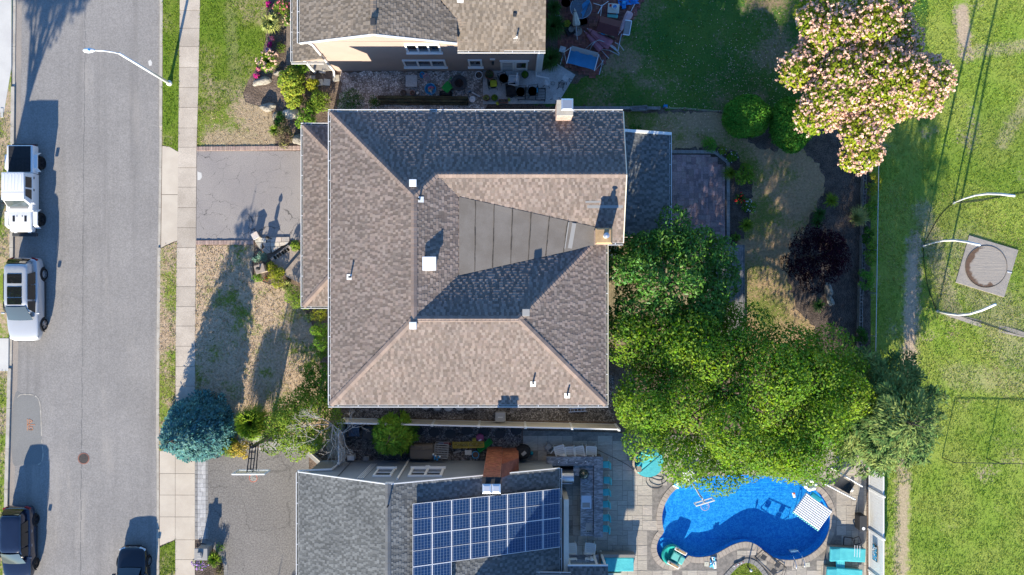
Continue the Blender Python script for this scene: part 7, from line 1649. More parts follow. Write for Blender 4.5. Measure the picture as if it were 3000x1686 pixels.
# floats
p = P(1968, 1624, -.05); t = T('pool_float', 'round mint pool float with two wooden topped armrests on the steps', 'pool float', (p.x, p.y, -.09), -.5)
MB().lathe([(.60, 0), (.66, .1), (.66, .2), (.55, .26), (.45, .2), (.45, .08), (.01, .06)], n=28).build('ring', 'float_clear', t, smooth=True); MB().box((.35, -.0, .2), (.75, .5, .16)).build('seat', 'plastic_mint', t, bevel=.06); MB().box((.62, 0, .3), (.3, .5, .16)).build('headrest', 'plastic_mint', t, bevel=.06)
for s in (-1, 1): MB().box((.32, s * .48, .27), (.82, .22, .14)).build('armrest', 'plastic_white', t, bevel=.04); MB().box((.32, s * .48, .35), (.68, .14, .02)).build('arm_top', 'sand_wood', t); MB().lathe([(.045, 0), (.045, .012)], (.10, s * .48, .358), 10).build('cup_hole', 'dark_grey', t)
p = P(2380, 1498, .0); t = T('pool_float', 'large white padded pool float with teal edge', 'pool float', (p.x, p.y, -.09), -.62); m = MB(); nx, ny = 16, 11; rows = []
for j in range(ny * 4 + 1):
    rows.append([Vector((-.98 + 1.96 * i / (nx * 4), -.72 + 1.44 * j / (ny * 4), .16 + .055 * abs(math.sin(i / 4 * math.pi)) * abs(math.sin(j / 4 * math.pi)))) for i in range(nx * 4 + 1)])
m.rows(rows); m.build('quilted_top', 'alu_white', t, smooth=True); MB().box((0, 0, .08), (1.96, 1.44, .16)).build('mattress', 'plastic_white', t, bevel=.05)
for k in range(12): MB().lathe([(.01, -.06), (.06, -.03), (.07, .03), (.01, .07)], (-.93 + k * .169, -.76, .12), 8).build('edge_bead', 'plastic_mint', t)
MB().box((-.35, .86, .14), (.7, .28, .18)).build('pillow', 'teal_deep', t, bevel=.06)
p = P(2392, 1462, .1); t = T('pool_float', 'white blossom shaped pool float at the tree edge', 'pool float', (p.x - .35, p.y + .9, -.09))
for k in range(7): MB().lathe([(.02, 0), (.16, .05), (.18, .15), (.05, .24)], (.28 * math.cos(k * .9), .28 * math.sin(k * .9), 0), 10).build('petal', 'plastic_white', t, smooth=True)
t = TT('pool_toy', 'small orange and white toy floating near the padded float', 'pool toy', 2325, 1450, -.09, .3); MB().box((0, 0, .05), (.16, .34, .1)).build('body', 'plastic_white', t, bevel=.04); MB().box((.02, .1, .1), (.12, .12, .08)).build('head', 'red_rim', t, bevel=.03)
# ladder, skimmer lids, deck oddments
p = P(2332, 1640, 0); t = T('pool_ladder', 'chrome pool ladder at the bottom right of the pool', 'pool ladder', (p.x, p.y, .05), .12)
for s in (-1, 1): MB().tube([(s * .26, -.45, 0), (s * .26, -.40, .5), (s * .26, -.15, .72), (s * .26, .2, .60), (s * .26, .42, .1), (s * .26, .45, -.7)], .022, 8).build('rail', 'chrome', t, smooth=True)
for k in range(2): MB().box((0, .45, -.2 - k * .25), (.5, .1, .03)).build('tread', 'plastic_white', t)
for (x, y, l, r_) in ((2366, 1655, 'cream square skimmer lid right of the pool ladder', .1), (2070, 1653, 'cream square skimmer lid at the lower left coping', -.05)):
    t = TT('skimmer_lid', l, 'lid', x, y, .04, r_); MB().box((0, 0, .01), (.28, .28, .025)).build('plate', 'plastic_cream', t, bevel=.006); MB().lathe([(.025, 0), (.025, .01)], (0, 0, .022), 8).build('finger_hole', 'tan_plastic', t)
t = TT('pool_toy', 'tangled blue and white pool toy on the coping', 'pool toy', 2088, 1648, .05); rnd = random.Random(5)
for k in range(7): MB().tube([(rnd.uniform(-.2, .2), rnd.uniform(-.45, .4), .06), (rnd.uniform(-.2, .2), rnd.uniform(-.45, .4), .12), (rnd.uniform(-.2, .2), rnd.uniform(-.45, .4), .06)], .04, 7).build('limb', 'plastic_white' if k % 2 else 'plastic_sky', t, smooth=True)
# wire lounge frame by the lawn island
t = TT('lounge_frame', 'thin black wire lounge frame with dark pads beside the lawn island', 'lounge chair', 2256, 1650, .04, -.75); q = [(-.95, -.4, .35), (.75, -.55, .4), (1.0, 0, .42), (.75, .5, .4), (-.9, .3, .35), (-.95, -.4, .35)]
MB().tube([Vector(a) for a in q], .018, 6).build('rail', 'black_metal', t); MB().tube([Vector(a) - Vector((0, 0, .33)) for a in q], .014, 6).build('floor_rail', 'black_metal', t)
for (x, y) in ((-.9, -.35), (.75, -.5), (.75, .45), (-.85, .28)): MB().bar((x, y, 0), (x, y, .38), .025).build('leg', 'black_metal', t)
for (x, y) in ((-.7, 0), (.25, .25), (.35, -.2)): MB().box((x, y, .36), (.30, .30, .05), .2).build('pad', 'dark_grey', t)
t = TT('lawn_light', 'white globe garden light in the lawn island', 'garden light', 2190, 1660, .02); MB().tube([(0, 0, 0), (0, 0, .65)], .04, 8).build('stem', 'dark_grey', t); MB().lathe([(.03, 0), (.08, .05), (.08, .12), (.02, .17)], (0, 0, .65), 12).build('globe', 'plastic_white', t, smooth=True)
t = TT('pool_noodle', 'red and white striped pole lying on the island edging', 'pole', 2164, 1652, .07, .42)
for k in range(6): MB().tube([(-.36 + k * .12, 0, .05), (-.25 + k * .12, 0, .05)], .035, 8).build('band', 'canvas_pink' if k % 2 else 'plastic_white', t)
# loungers on the right
def lounger(label, px, py, rz, z=.035):
    t = TT('sun_lounger', label, 'sun lounger', px, py, z, rz, 'teal sun loungers by the white fence', zp=.5); MB().box((0, 0, .22), (2.1, .86, .36)).build('frame', 'wicker_grey', t, bevel=.03); MB().box((.1, 0, .46), (2.2, .84, .14)).build('cushion', 'teal_cushion', t, bevel=.05); MB().box((-.75, 0, .62), (.66, .80, .14), ry=.3).build('back_cushion', 'teal_cushion', t, bevel=.05); return t
lounger('teal sun lounger with a tree shadow across it, nearer the pool corner', 2478, 1625, -.05); lounger('lower teal sun lounger at the bottom edge, partly cut off', 2468, 1685, -.08)
p = P(2470, 1655, .4); t = T('side_table', 'small teal slatted table between the two sun loungers', 'table', (p.x - .2, p.y, .035));
for k in range(5): MB().box((-.22 + k * .11, 0, .42), (.095, .5, .03)).build('slat', 'teal_cushion', t)
for sx_ in (-1, 1):
    for sy_ in (-1, 1): MB().bar((sx_ * .22, sy_ * .2, 0), (sx_ * .22, sy_ * .2, .41), .04).build('leg', 'teal_deep', t)
t = TT('drinks_cooler', 'tall black rounded cooler against the white fence', 'cooler', 2524, 1531, .035, zp=.6); MB().box((0, 0, .4), (.42, .96, .8)).build('body', 'canvas_black', t, bevel=.1); MB().box((0, 0, .82), (.44, .98, .06)).build('lid', 'dark_grey', t, bevel=.03); MB().lathe([(.1, 0), (.1, .01)], (.0, -.3, .855), 14).build('badge', 'alu_white', t)
t = TT('folding_chair', 'collapsed black metal chair frame beside the sun loungers', 'chair', 2492, 1588, .035, -.1)
for (x0, y0, x1, y1, z) in ((-.45, -.25, .1, -.28, .05), (-.45, -.25, -.45, .28, .05), (-.45, .28, .1, .25, .05), (.1, -.28, .1, .25, .3), (-.1, .3, .3, .5, .4), (.3, .5, .5, .1, .4), (.5, .1, .1, -.1, .35), (-.1, .3, .1, -.1, .4)): MB().bar((x0, y0, z), (x1, y1, z), .04).build('bar', 'black_metal', t)
for k in range(3): MB().bar((.05 + k * .16, -.05, .5), (.08 + k * .16, -.75, .55), .03).build('slat', 'alu_white', t)
# sign on the fence
p = P(2565, 1615, 1.2); t = T('fence_sign', 'small dark sign printed in blue and white on the white fence', 'sign', (22.20 - .06, p.y - .15, 0)); MB().box((-.02, 0, 1.1), (.03, .95, .62)).build('board', 'black_metal', t)
rnd = random.Random(9); mk_ = [MB(), MB()]
for j in range(9):
    x = -.42
    while x < .4: w_ = rnd.uniform(.03, .12); mk_[rnd.random() < .6].box((-.04, x + w_ / 2, 1.35 - j * .062), (.012, w_, rnd.uniform(.025, .045))); x += w_ + rnd.uniform(.015, .05)
for k in (0, 1): mk_[k].build('printed_mark', ('alu_white', 'plastic_sky')[k], t)
# shade sail / hammock at the tree edge by the fence
p = P(2468, 1418, .6); t = T('hammock_chair', 'dark canvas hammock chair on a pale curved stand', 'hammock', (p.x, p.y, .035), -.5); MB().rows([[Vector((-.55 + 1.1 * i / 8, -.35 + .7 * j / 6, .35 + .45 * ((i - 4) / 4) ** 2 + .05 * (j - 3) ** 2 / 9)) for i in range(9)] for j in range(7)]).build('sling', 'dark_grey', t, smooth=True)
for s in (-1, 1): MB().tube([(-.95, s * .55, .02), (-.4, s * .52, .08), (.3, s * .5, .3), (1.0, s * .45, .9)], .05, 8).build('stand', 'alu_white', t, smooth=True)
MB().lathe([(.01, 0), (.13, .05), (.16, .16), (.1, .27), (.01, .3)], (.85, -.05, 0), 14).build('ball_weight', 'plastic_white', t, smooth=True)

# --- side passage of the solar house
t = TT('storage_box', 'large brown plastic storage box against the grey wall', 'storage box', 1236, 1324, 0, 0, zp=.6); MB().loft([rrect(.72, -.42, .42, 0, .12), rrect(.76, -.46, .46, .62, .12)]).build('bin', 'plastic_brown', t, fix=True)
MB().loft([rrect(.78, -.48, .48, .62, .12), rrect(.70, -.38, .38, .82, .14)]).build('lid', 'plastic_brown', t, fix=True)
for s in (-1, 1): MB().box((s * .36, .3, .80), (.62, .3, .03), rx=-.35).build('lid_panel', 'stone_brown', t)
t = TT('wire_shelf', 'pale slatted shelving unit beside the brown storage box', 'shelf', 1293, 1322, 0, -.06, zp=.7)
for z in (.05, .75): 
    for k in range(7): MB().box((0, -.42 + k * .14, z), (.84, .07, .03)).build('slat', 'plastic_grey', t)
for sx_ in (-1, 1):
    for sy_ in (-1, 1): MB().bar((sx_ * .4, sy_ * .42, 0), (sx_ * .4, sy_ * .42, .9), .04).build('post', 'plastic_grey', t)
    for z in (.3, .88): MB().bar((sx_ * .4, -.42, z), (sx_ * .4, .42, z), .03).build('side_rail', 'plastic_grey', t)
a = P(1278, 1340, 1.0); t = T('bottle_bundle', 'blue and white bottles bundled on the pale shelf', 'bottles', (a.x, a.y, .77)); rnd = random.Random(3)
for k in range(7): x, y = rnd.uniform(-.2, .2), rnd.uniform(-.2, .2); b__ = MB().lathe([(.06, 0), (.06, .16), (.02, .2), (.02, .25)], (x, y, 0), 10).build('bottle', 'plastic_white' if k % 2 else 'plastic_blue', t); MB().lathe([(.025, 0), (.025, .04)], (x, y, .25), 8).build('cap', 'plastic_sky', b__)
t = TT('pallet_bed', 'long yellow slatted cot frame in the side passage', 'cot frame', 1372, 1304, 0, .025, zp=.3)
for s in (-1, 1): MB().bar((-.98, s * .17, .3), (.98, s * .17, .3), .05, .09).build('rail', 'yellow_wood', t)
for k in range(3): MB().bar((-.95 + k * .95, -.17, .3), (-.95 + k * .95, .17, .3), .06, .09).build('crossbar', 'yellow_wood', t)
for k in range(3): MB().bar((-.95, -.09 + k * .09, .29), (.95, -.09 + k * .09, .29), .045, .03).build('slat', 'yellow_wood', t)
for x in (-.95, .95):
    for s in (-1, 1): MB().bar((x, s * .17, 0), (x, s * .17, .28), .05).build('leg', 'yellow_wood', t)
t = TT('crate', 'bright green plastic crate beside the yellow frame', 'crate', 1420, 1306, 0, .65, zp=.2)
for s in (-1, 1): MB().box((0, s * .16, .12), (1.0, .03, .22)).build('side', 'plastic_green', t); MB().box((s * .49, 0, .12), (.03, .32, .22)).build('end', 'plastic_green', t)
MB().box((0, 0, .03), (1.0, .32, .03)).build('bottom', 'plastic_green', t)
t = TT('toy_pouffe', 'round mauve toy seat in the side passage', 'toy', 1407, 1281, 0); MB().lathe([(.2, 0), (.25, .12), (.24, .25), (.15, .3), (.01, .28)], n=18).build('cushion', 'plastic_pink', t, smooth=True); MB().box((.0, -.14, .3), (.18, .08, .04), .4).build('trim', 'plastic_white', t)
t = TT('toy_box', 'small olive box beside the mauve toy seat', 'box', 1390, 1288, 0, .1); MB().box((0, 0, .12), (.22, .24, .24)).build('body', 'plastic_yellow', t, bevel=.03); MB().box((0, 0, .25), (.24, .26, .03)).build('lid', 'yellow_wood', t, bevel=.01)
t = TT('toy_hoop', 'blue and red hoops behind the pale shelf', 'toy', 1300, 1298, 0)
for k, mt in enumerate(('plastic_blue', 'plastic_red')): MB().tube([Vector((.35 * math.cos(u) + k * .12, .12 * math.sin(u), .35 + .35 * math.sin(u))) for u in [j * math.pi / 10 for j in range(21)]], .015, 6, cap=False).build('hoop', mt, t)
t = TT('drum_table', 'small black drum with blue rim beside the grey wall', 'drum', 1393, 1333, 0, zp=.4); MB().lathe([(.2, 0), (.2, .4)], n=16).build('shell', 'clay_dark', t); MB().tube([Vector((.21 * math.cos(u), .21 * math.sin(u), .41)) for u in [k * math.pi / 10 for k in range(21)]], .02, 6, cap=False).build('rim', 'plastic_sky', t)
t = TT('folding_table', 'low grey folding table by the brick chimney', 'table', 1372, 1326, 0, zp=.4); MB().box((0, 0, .45), (.42, .3, .03)).build('table_top', 'concrete_grey', t, bevel=.02)
for s in (-1, 1): MB().bar((s * .17, -.1, 0), (s * .17, .1, .44), .025).build('leg', 'galv', t)
t = TT('tricycle', 'small pale scooter lying beside the folding table', 'scooter', 1340, 1325, 0, .2); MB().bar((-.25, 0, .1), (.2, .05, .12), .1, .03).build('deck', 'plastic_grey', t); MB().bar((.2, .05, .12), (.3, .1, .55), .04).build('stem', 'galv', t); MB().bar((.2, -.1, .55), (.38, .3, .55), .03).build('handlebar', 'black_metal', t)
t = TT('grill_cover', 'black covered kettle grill beside the brick chimney', 'grill', 1532, 1325, .035, .3, zp=.5); MB().lathe([(.48, 0), (.5, .4), (.46, .75), (.30, .95), (.05, 1.0)], n=12, sy=.85).build('cover', 'canvas_black', t); MB().box((.05, 0, .98), (.3, .2, .06), .4).build('window_flap', 'patch_grey', t, bevel=.03)
t = TT('watering_globe', 'small teal globe beside the covered grill', 'ornament', 1557, 1327, .035); MB().lathe([(.05, 0), (.11, .08), (.12, .18), (.06, .27), (.01, .29)], n=12).build('globe', 'teal_deep', t, smooth=True); MB().lathe([(.06, 0), (.05, .03)], n=10).build('foot', 'dark_grey', t)
for i, (x, y, lb) in enumerate(((1037, 1262, 'dark blue wheeled bin behind the short white fence'), (1078, 1268, 'second dark bin behind the short white fence'))):
    t = TT('wheelie_bin', lb, 'bin', x, y, 0, 0, zp=1.0); MB().loft([rrect(.24, -.28, .28, 0, .06), rrect(.31, -.34, .34, 1.0, .06)]).build('body', 'paint_navy' if i == 0 else 'dark_grey', t, fix=True); MB().box((0, 0, 1.03), (.66, .74, .06)).build('lid', 'paint_navy' if i == 0 else 'dark_grey', t, bevel=.03); MB().tube([(-.28, -.36, .98), (.28, -.36, .98)], .02, 6).build('handle', 'canvas_black', t)
t = TT('utility_box', 'white wall box at the foot of the grey wall', 'utility box', 1028, 1342, 0, zp=.5); MB().box((0, 0, .3), (.42, .3, .6)).build('case', 'plastic_white', t, bevel=.02); MB().box((0, .16, .3), (.32, .02, .45)).build('door', 'plastic_grey', t)
t = TT('hose_box', 'pale small box under the conduits', 'utility box', 1072, 1345, 0, zp=.3); MB().box((0, 0, .15), (.3, .2, .3)).build('case', 'plastic_white', t, bevel=.02); MB().box((0, 0, .31), (.32, .22, .03)).build('lid', 'plastic_grey', t)
t = TT('floor_fan', 'dark grey air conditioner unit against the grey wall', 'air conditioner', 1158, 1328, 0, zp=.6); MB().box((0, 0, .38), (.75, .6, .72)).build('case', 'dark_grey', t, bevel=.03); MB().lathe([(.26, 0), (.26, .02)], (0, 0, .745), 20).build('fan_grille', 'black_metal', t); MB().lathe([(.09, 0), (.09, .03)], (0, 0, .76), 14).build('fan_hub', 'plastic_grey', t)
t = TT('dark_slabs', 'row of dark stepping slabs in the shaded gravel', 'paving', 1280, 1272, 0)
for i, x in enumerate(range(-200, 250, 48)):
    c = P(1280 + x, 1262 + (i % 3) * 5); c0 = P(1280, 1272); MB().lathe([(.36, 0), (.34, .03)], (c.x - c0.x, c.y - c0.y, .005), 9, 1, .8).build('slab', 'dark_grey', t)
t = TT('utility_cover', 'square grey bin lid standing on the north side of the fence', 'bin', 1466, 1222, 0, zp=.8); MB().loft([rrect(.24, -.24, .24, 0, .07), rrect(.3, -.3, .3, .85, .08)]).build('body', 'plastic_grey', t, fix=True); MB().loft([rrect(.33, -.33, .33, .85, .1), rrect(.28, -.28, .28, .95, .1)]).build('lid', 'plastic_grey', t, fix=True); MB().box((0, 0, .96), (.3, .06, .03)).build('handle', 'concrete_grey', t)
BW = ['leftmost', 'second', 'third', 'fourth', 'rightmost']
for i, x in enumerate((1247, 1281, 1314, 1347, 1377)):
    t = TT('rain_barrel', f'{BW[i]} of the five grey round bins under the south gutter', 'bin', x, 1191 - abs(i - 2) * 2.5, 0, group='grey bins under the south gutter', zp=.9); MB().lathe([(.24, 0), (.30, .85), (.32, .86), (.32, .92)], n=22).build('body', 'dark_grey', t); MB().lathe([(.32, 0), (.28, .05), (.01, .07)], (0, 0, .92), 22).build('lid', 'plastic_grey', t); MB().tube([(-.1, 0, .99), (0, 0, 1.04), (.1, 0, .99)], .015, 6).build('handle', 'dark_grey', t)
t = TT('ladder', 'grey ladder lying along the south wall of the tan house', 'ladder', 1692, 1201, 0, .06)
for s in (-1, 1): MB().bar((-.55, s * .1, .08), (.55, s * .1, .08), .04, .06).build('rail', 'galv', t)
for k in range(5): MB().bar((-.44 + k * .22, -.1, .08), (-.44 + k * .22, .1, .08), .03).build('rung', 'galv', t)
t = TT('edging_beam', 'pale green low beam running beside the south driveway wall', 'beam', 938, 1358, 0, -.72, zp=.3); MB().box((0, 0, .18), (2.0, .3, .3)).build('beam', 'patch_grey', t, bevel=.02); MB().box((0, .08, .35), (2.0, .05, .04)).build('strip', 'cream_vinyl', t)
pvb = block_mesh('paver', 'step_stone', .05); r = T('paver_pad', 'tan paver pad at the gate beside the bare twigs', 'paving', P(985, 1300), world=True)
for i in range(7):
    for j in range(10):
        c = P(960 + i * 8 + (j % 2) * 3, 1256 + j * 9.2)
        if c.x < P(1008, 0).x: piece('paver', pvb, (c.x, c.y, -.04), 0, (.16, .19, .07), r)

# --- beside the beige house
t = TT('fire_bowl', 'wide dark fire bowl full of lava rock on the gravel', 'fire bowl', 1345, 244, 0, zp=.4); MB().lathe([(.26, 0), (.40, .2), (.49, .42), (.49, .46), (.30, .44), (.26, .38)], n=28).build('bowl', 'charcoal_bowl', t); MB().lathe([(.28, .36), (.2, .42), (.01, .44)], n=16).build('lava_rock', 'lava', t)
t = TT('pale_slab', 'square pale stone slab raised on the gravel', 'slab', 1205, 237, 0, zp=.4); MB().box((0, 0, .34), (.72, .72, .06)).build('top', 'concrete_grey', t, bevel=.01); MB().box((0, 0, .16), (.5, .5, .32)).build('plinth', 'cinder', t)
t = TT('planter_tray', 'grey trough holding three round pots', 'planter', 1204, 274, 0, zp=.25); MB().box((0, 0, .1), (1.35, .42, .2)).build('trough', 'plastic_grey', t, bevel=.02)
for k, (x, mt, rr) in enumerate(((-.45, 'clay_dark', .19), (.1, 'terracotta', .15), (.42, 'dark_grey', .14))): q = MB().lathe([(rr * .8, 0), (rr, .22), (rr * .85, .22), (rr * .8, .15)], (x, 0, .2), 16).build('pot', mt, t); MB().lathe([(rr * .82, 0), (rr * .5, .02)], (x, 0, .37), 12).build('potting_soil', 'mulch' if k != 2 else 'marble_white', q)
t = TT('toy_tub', 'round blue tub full of toys on the gravel', 'tub', 1261, 261, 0, zp=.3); MB().lathe([(.28, 0), (.34, .28), (.36, .3), (.33, .3), (.27, .06), (.01, .05)], n=24).build('tub', 'plastic_sky', t)
for (x, y, mt, a) in ((-.1, -.05, 'sand_wood', .2), (.08, .0, 'sand_wood', -.1), (-.02, .1, 'plastic_pink', 1.5), (.1, .12, 'plastic_pink', 1.2), (.02, -.15, 'plastic_cream', .5)): MB().box((x, y, .22), (.09, .26, .1), a).build('toy', mt, t, bevel=.03)
t = TT('toy_scoop', 'small bright blue plastic scoop near the wall', 'toy', 1237, 221, 0); MB().lathe([(.14, 0), (.17, .1), (.13, .1), (.1, .03)], n=14, sy=1.2).build('bowl', 'plastic_sky', t); MB().box((0, .05, .12), (.07, .07, .05)).build('knob', 'plastic_pink', t)
t = TT('toy_chair', 'mauve toy chair tipped beside the blue scoop', 'toy', 1252, 231, 0, .6); MB().box((0, 0, .16), (.34, .36, .06)).build('seat', 'canvas_pale', t, bevel=.02); MB().box((0, .18, .3), (.34, .05, .3)).build('backrest', 'canvas_pale', t, bevel=.02); MB().box((0, -.03, .2), (.2, .22, .02)).build('cushion', 'plastic_grey', t)
t = TT('toy_wheelbarrow', 'green plastic toy wheelbarrow beside the fire bowl', 'toy', 1311, 256, 0, -.75, zp=.3); MB().loft([rrect(.18, -.22, .2, .12, .04), rrect(.26, -.3, .28, .36, .06)]).build('tray', 'plastic_green', t, fix=True)
for s in (-1, 1): MB().bar((s * .2, .2, .25), (s * .22, .62, .36), .05).build('handle', 'plastic_green', t)
MB().tube([(-.05, -.35, .12), (.05, -.35, .12)], .12, 12).build('wheel', 'plastic_green', t)
t = TT('rubbish_sack', 'black sack beside the mossy timber wall', 'sack', 1306, 274, 0, zp=.2); MB().box((0, 0, .16), (.85, .34, .32), top=.75).build('sack', 'canvas_black', t, bevel=.08); MB().box((0, .02, .33), (.35, .1, .04)).build('knot', 'dark_grey', t, bevel=.02)
pot('white pot with a glossy blue lining by the beige wall', 1403, 221, .23, .45, 'plastic_white', 0); pot('large terracotta pot at the corner of the patio slab', 1434, 220, .28, .4, 'terracotta', plant='leaf_dark', n=60); pot('round dark pot with a leafy plant beside the storm door', 1538, 220, .22, .38, 'dark_grey', plant='leaf_mid', n=140); pot('brown clay pot at the lower left slab corner', 1425, 288, .2, .34, 'terracotta', plant='blade_pale', n=60); pot('grey pot with green herbs at the slab edge', 1449, 288, .21, .34, 'cinder', plant='leaf_conifer', n=120)
t = TT('planter_trough', 'brown rectangular planter with yellow cloths at the slab edge', 'planter', 1475, 297, .09, zp=.25); MB().box((0, 0, .1), (.58, .24, .2)).build('trough', 'terracotta', t, bevel=.02); MB().box((0, 0, .2), (.5, .17, .02)).build('potting_soil', 'mulch', t)
for x, y in ((-.38, -.1), (.34, .12)): MB().box((x, y, .03), (.16, .2, .04), .5).build('cloth', 'plastic_lime', t, bevel=.02)
def patio_chair(label, px, py, rz, mat='black_metal', seat='dark_grey', grp='dark metal patio chairs', z=.09):
    t = TT('patio_chair', label, 'chair', px, py, z, rz, grp, zp=.5); MB().loft([[Vector((r_ * .3 * math.cos(u), r_ * .27 * math.sin(u), .42)) for u in [k * math.pi / 8 for k in range(16)]] for r_ in (.2, 1.0)], cap=True).build('seat', seat, t)
    MB().rows([[Vector((.3 * math.sin(u), -.26 - .08 * f * 1.2 + .05 * (1 - math.cos(u)), .45 + .5 * f)) for u in [-.9 + .225 * k for k in range(9)]] for f in (0, .5, 1)]).build('backrest', seat, t)
    for s in (-1, 1): MB().tube([(s * .32, .25, 0), (s * .33, .22, .6), (s * .33, -.25, .66), (s * .3, -.33, .95)], .018, 6).build('arm_frame', mat, t); MB().bar((s * .28, -.28, 0), (s * .3, -.3, .66), .03).build('leg', mat, t)
    return t
o = patio_chair('dark patio chair with a yellow towel on its seat', 1445, 246, -1.5); MB().rows([[Vector((-.2 + .1 * i, -.18 + .1 * j, .47 + .02 * math.sin(i * 2 + j))) for i in range(5)] for j in range(5)]).build('towel', 'plastic_lime', o)
patio_chair('dark patio chair tucked behind the white crate', 1476, 230, -1.2); o = patio_chair('dark patio chair with a blue towel over its back', 1560, 268, 1.6); MB().rows([[Vector((-.2 + .1 * i, -.36 + .03 * j, .96 - .1 * abs(j - 2))) for i in range(4)] for j in range(5)]).build('towel', 'plastic_sky', o)
patio_chair('dark patio chair with a white cloth on its arm', 1525, 270, 1.5)
t = TT('bag_chair', 'black padded armchair in the middle of the patio slab', 'chair', 1497, 267, .09, .1, zp=.5); MB().box((0, 0, .3), (.62, .62, .3)).build('seat', 'canvas_black', t, bevel=.08); MB().box((0, .30, .55), (.62, .12, .5), rx=-.2).build('backrest', 'canvas_black', t, bevel=.05); MB().tube([(-.33, -.3, .5), (0, -.42, .52), (.33, -.3, .5)], .04, 8).build('arm_rail', 'canvas_black', t)
t = TT('chaise_frame', 'long dark slatted metal bench along the patio slab', 'bench', 1558, 277, .09, -.03, zp=.4)
for s in (-1, 1): MB().bar((-.85, s * .36, .38), (.85, s * .36, .38), .045).build('rail', 'black_metal', t); MB().box((.7, s * .36, .42), (.3, .07, .03)).build('arm_pad', 'black_metal', t)
for k in range(7): MB().bar((-.4, -.28 + k * .093, .36), (.83, -.28 + k * .093, .36), .025, .02).build('slat', 'black_metal', t)
for x in (-.4, .25, .83): MB().bar((x, -.36, .37), (x, .36, .37), .045).build('crossbar', 'black_metal', t)
for x in (-.8, .8):
    for s in (-1, 1): MB().bar((x, s * .36, 0), (x, s * .36, .38), .04).build('leg', 'black_metal', t)
t = TT('white_crate', 'white open crate standing on a patio chair', 'crate', 1505, 238, .09, -.1, zp=.7); MB().box((0, 0, .5), (.6, .55, .03)).build('bottom', 'plastic_white', t)
for s in (-1, 1): MB().box((s * .3, 0, .66), (.025, .58, .34)).build('side', 'plastic_white', t); MB().box((0, s * .28, .66), (.6, .025, .34)).build('end', 'plastic_white', t)
MB().bar((-.25, -.2, .56), (.2, .2, .6), .08, .04).build('loose_board', 'plastic_white', t); MB().bar((.18, -.1, .75), (.18, .48, .8), .09, .05).build('loose_board', 'plastic_white', t); MB().box((0, 0, .25), (.4, .4, .48)).build('stand', 'dark_grey', t)
for i, (x, y, rz, lb, mt) in enumerate(((1603, 243, -.2, 'marble topped iron side table left of the others', 'marble_white'), (1657, 231, -.5, 'small iron stand holding a white tile near the slab corner', 'marble_white'), (1644, 250, -.2, 'iron plant stand with ornate slats at the slab edge', 'cast_iron'), (1627, 286, -.6, 'marble topped iron table nearest the gutter', 'marble_white'))):
    t = TT('side_table', lb, 'table', x, y, .09, rz, 'little iron tables', zp=.45)
    if mt == 'cast_iron':
        for k in range(5): MB().box((-.16 + k * .08, 0, .44), (.045, .36, .02)).build('slat', mt, t)
    else: MB().box((0, 0, .44), (.36, .36, .025)).build('table_top', mt, t, bevel=.006)
    for a in range(4): u = a * math.pi / 2 + .78; MB().tube([(.22 * math.cos(u), .22 * math.sin(u), .43), (.16 * math.cos(u), .16 * math.sin(u), .2), (.30 * math.cos(u), .30 * math.sin(u), 0)], .016, 6).build('leg', 'cast_iron', t)
    if i in (0, 1): MB().tube([Vector((.36 + .12 * math.cos(u), .05 + .1 * math.sin(u), .3)) for u in [k * math.pi / 8 for k in range(17)]], .012, 5, cap=False).build('ring_handle', 'cast_iron', t)
t = TT('bucket', 'grey bucket lid beside the mossy timber wall', 'bucket', 1384, 292, 0, zp=.3); MB().lathe([(.16, 0), (.2, .32), (.22, .33), (.22, .36)], n=20).build('pail', 'plastic_grey', t); MB().lathe([(.2, 0), (.19, .02), (.03, .02), (.02, .05)], (0, 0, .36), 20).build('lid', 'plastic_white', t)
t = TT('paint_tins', 'small pile of tins and rags beside the fire bowl', 'tins', 1369, 270, 0)
for (x, y, r_, mt) in ((0, 0, .1, 'plastic_white'), (.12, .05, .07, 'plastic_sky'), (-.1, .1, .08, 'dark_grey'), (.02, -.14, .09, 'canvas_black')): q = MB().lathe([(r_, 0), (r_, .18)], (x, y, 0), 12).build('tin', mt, t); MB().lathe([(r_ * .9, 0), (r_ * .9, .012)], (x, y, .18), 12).build('lid', 'plastic_grey', q)
p0, p1 = P(1382, 271, .1), P(1407, 284, .1); MB().tube([p0, p1], .045, 10).thing('drain_pipe', 'short white pipe lying on the gravel', 'pipe', 'plastic_white')

# --- brick patio
t = TT('hammock_swing', 'blue canvas swing seat on a grey metal stand', 'swing', 1707, 174, .05, -.26, zp=.8); MB().rows([[Vector((-.85 + 1.7 * i / 10, -.42 + .84 * j / 8, .62 - .16 * math.cos((j - 4) / 4 * 1.3) + .06 * math.sin(i / 10 * math.pi * 2) ** 2)) for i in range(11)] for j in range(9)]).build('sling', 'canvas_blue', t, smooth=True)
MB().rows([[Vector((-.85 + 1.7 * i / 10, .38 + .14 * j, .6 + .1 * math.sin(j * 1.2))) for i in range(11)] for j in range(3)]).build('back_roll', 'patch_grey', t, smooth=True)
for s in (-1, 1):
    MB().bar((s * .88, -.48, .62), (s * .88, .55, .72), .05).build('spreader', 'alu_white', t); MB().tube([(s * .9, -.45, .62), (s * 1.2, 0, 1.2), (s * .9, .5, .72)], .022, 6).build('sling_arm', 'galv', t); MB().tube([(s * 1.2, 0, 1.2), (s * 1.3, .05, .6), (s * 1.25, .05, 0)], .03, 8).build('upright', 'galv', t); MB().bar((s * 1.25, -.45, .02), (s * 1.25, .5, .02), .05).build('foot', 'galv', t)
t = TT('side_table', 'small white tiled table beside the blue swing seat', 'table', 1648, 146, .05, -.3, zp=.45); MB().box((0, 0, .45), (.36, .36, .03)).build('table_top', 'marble_white', t)
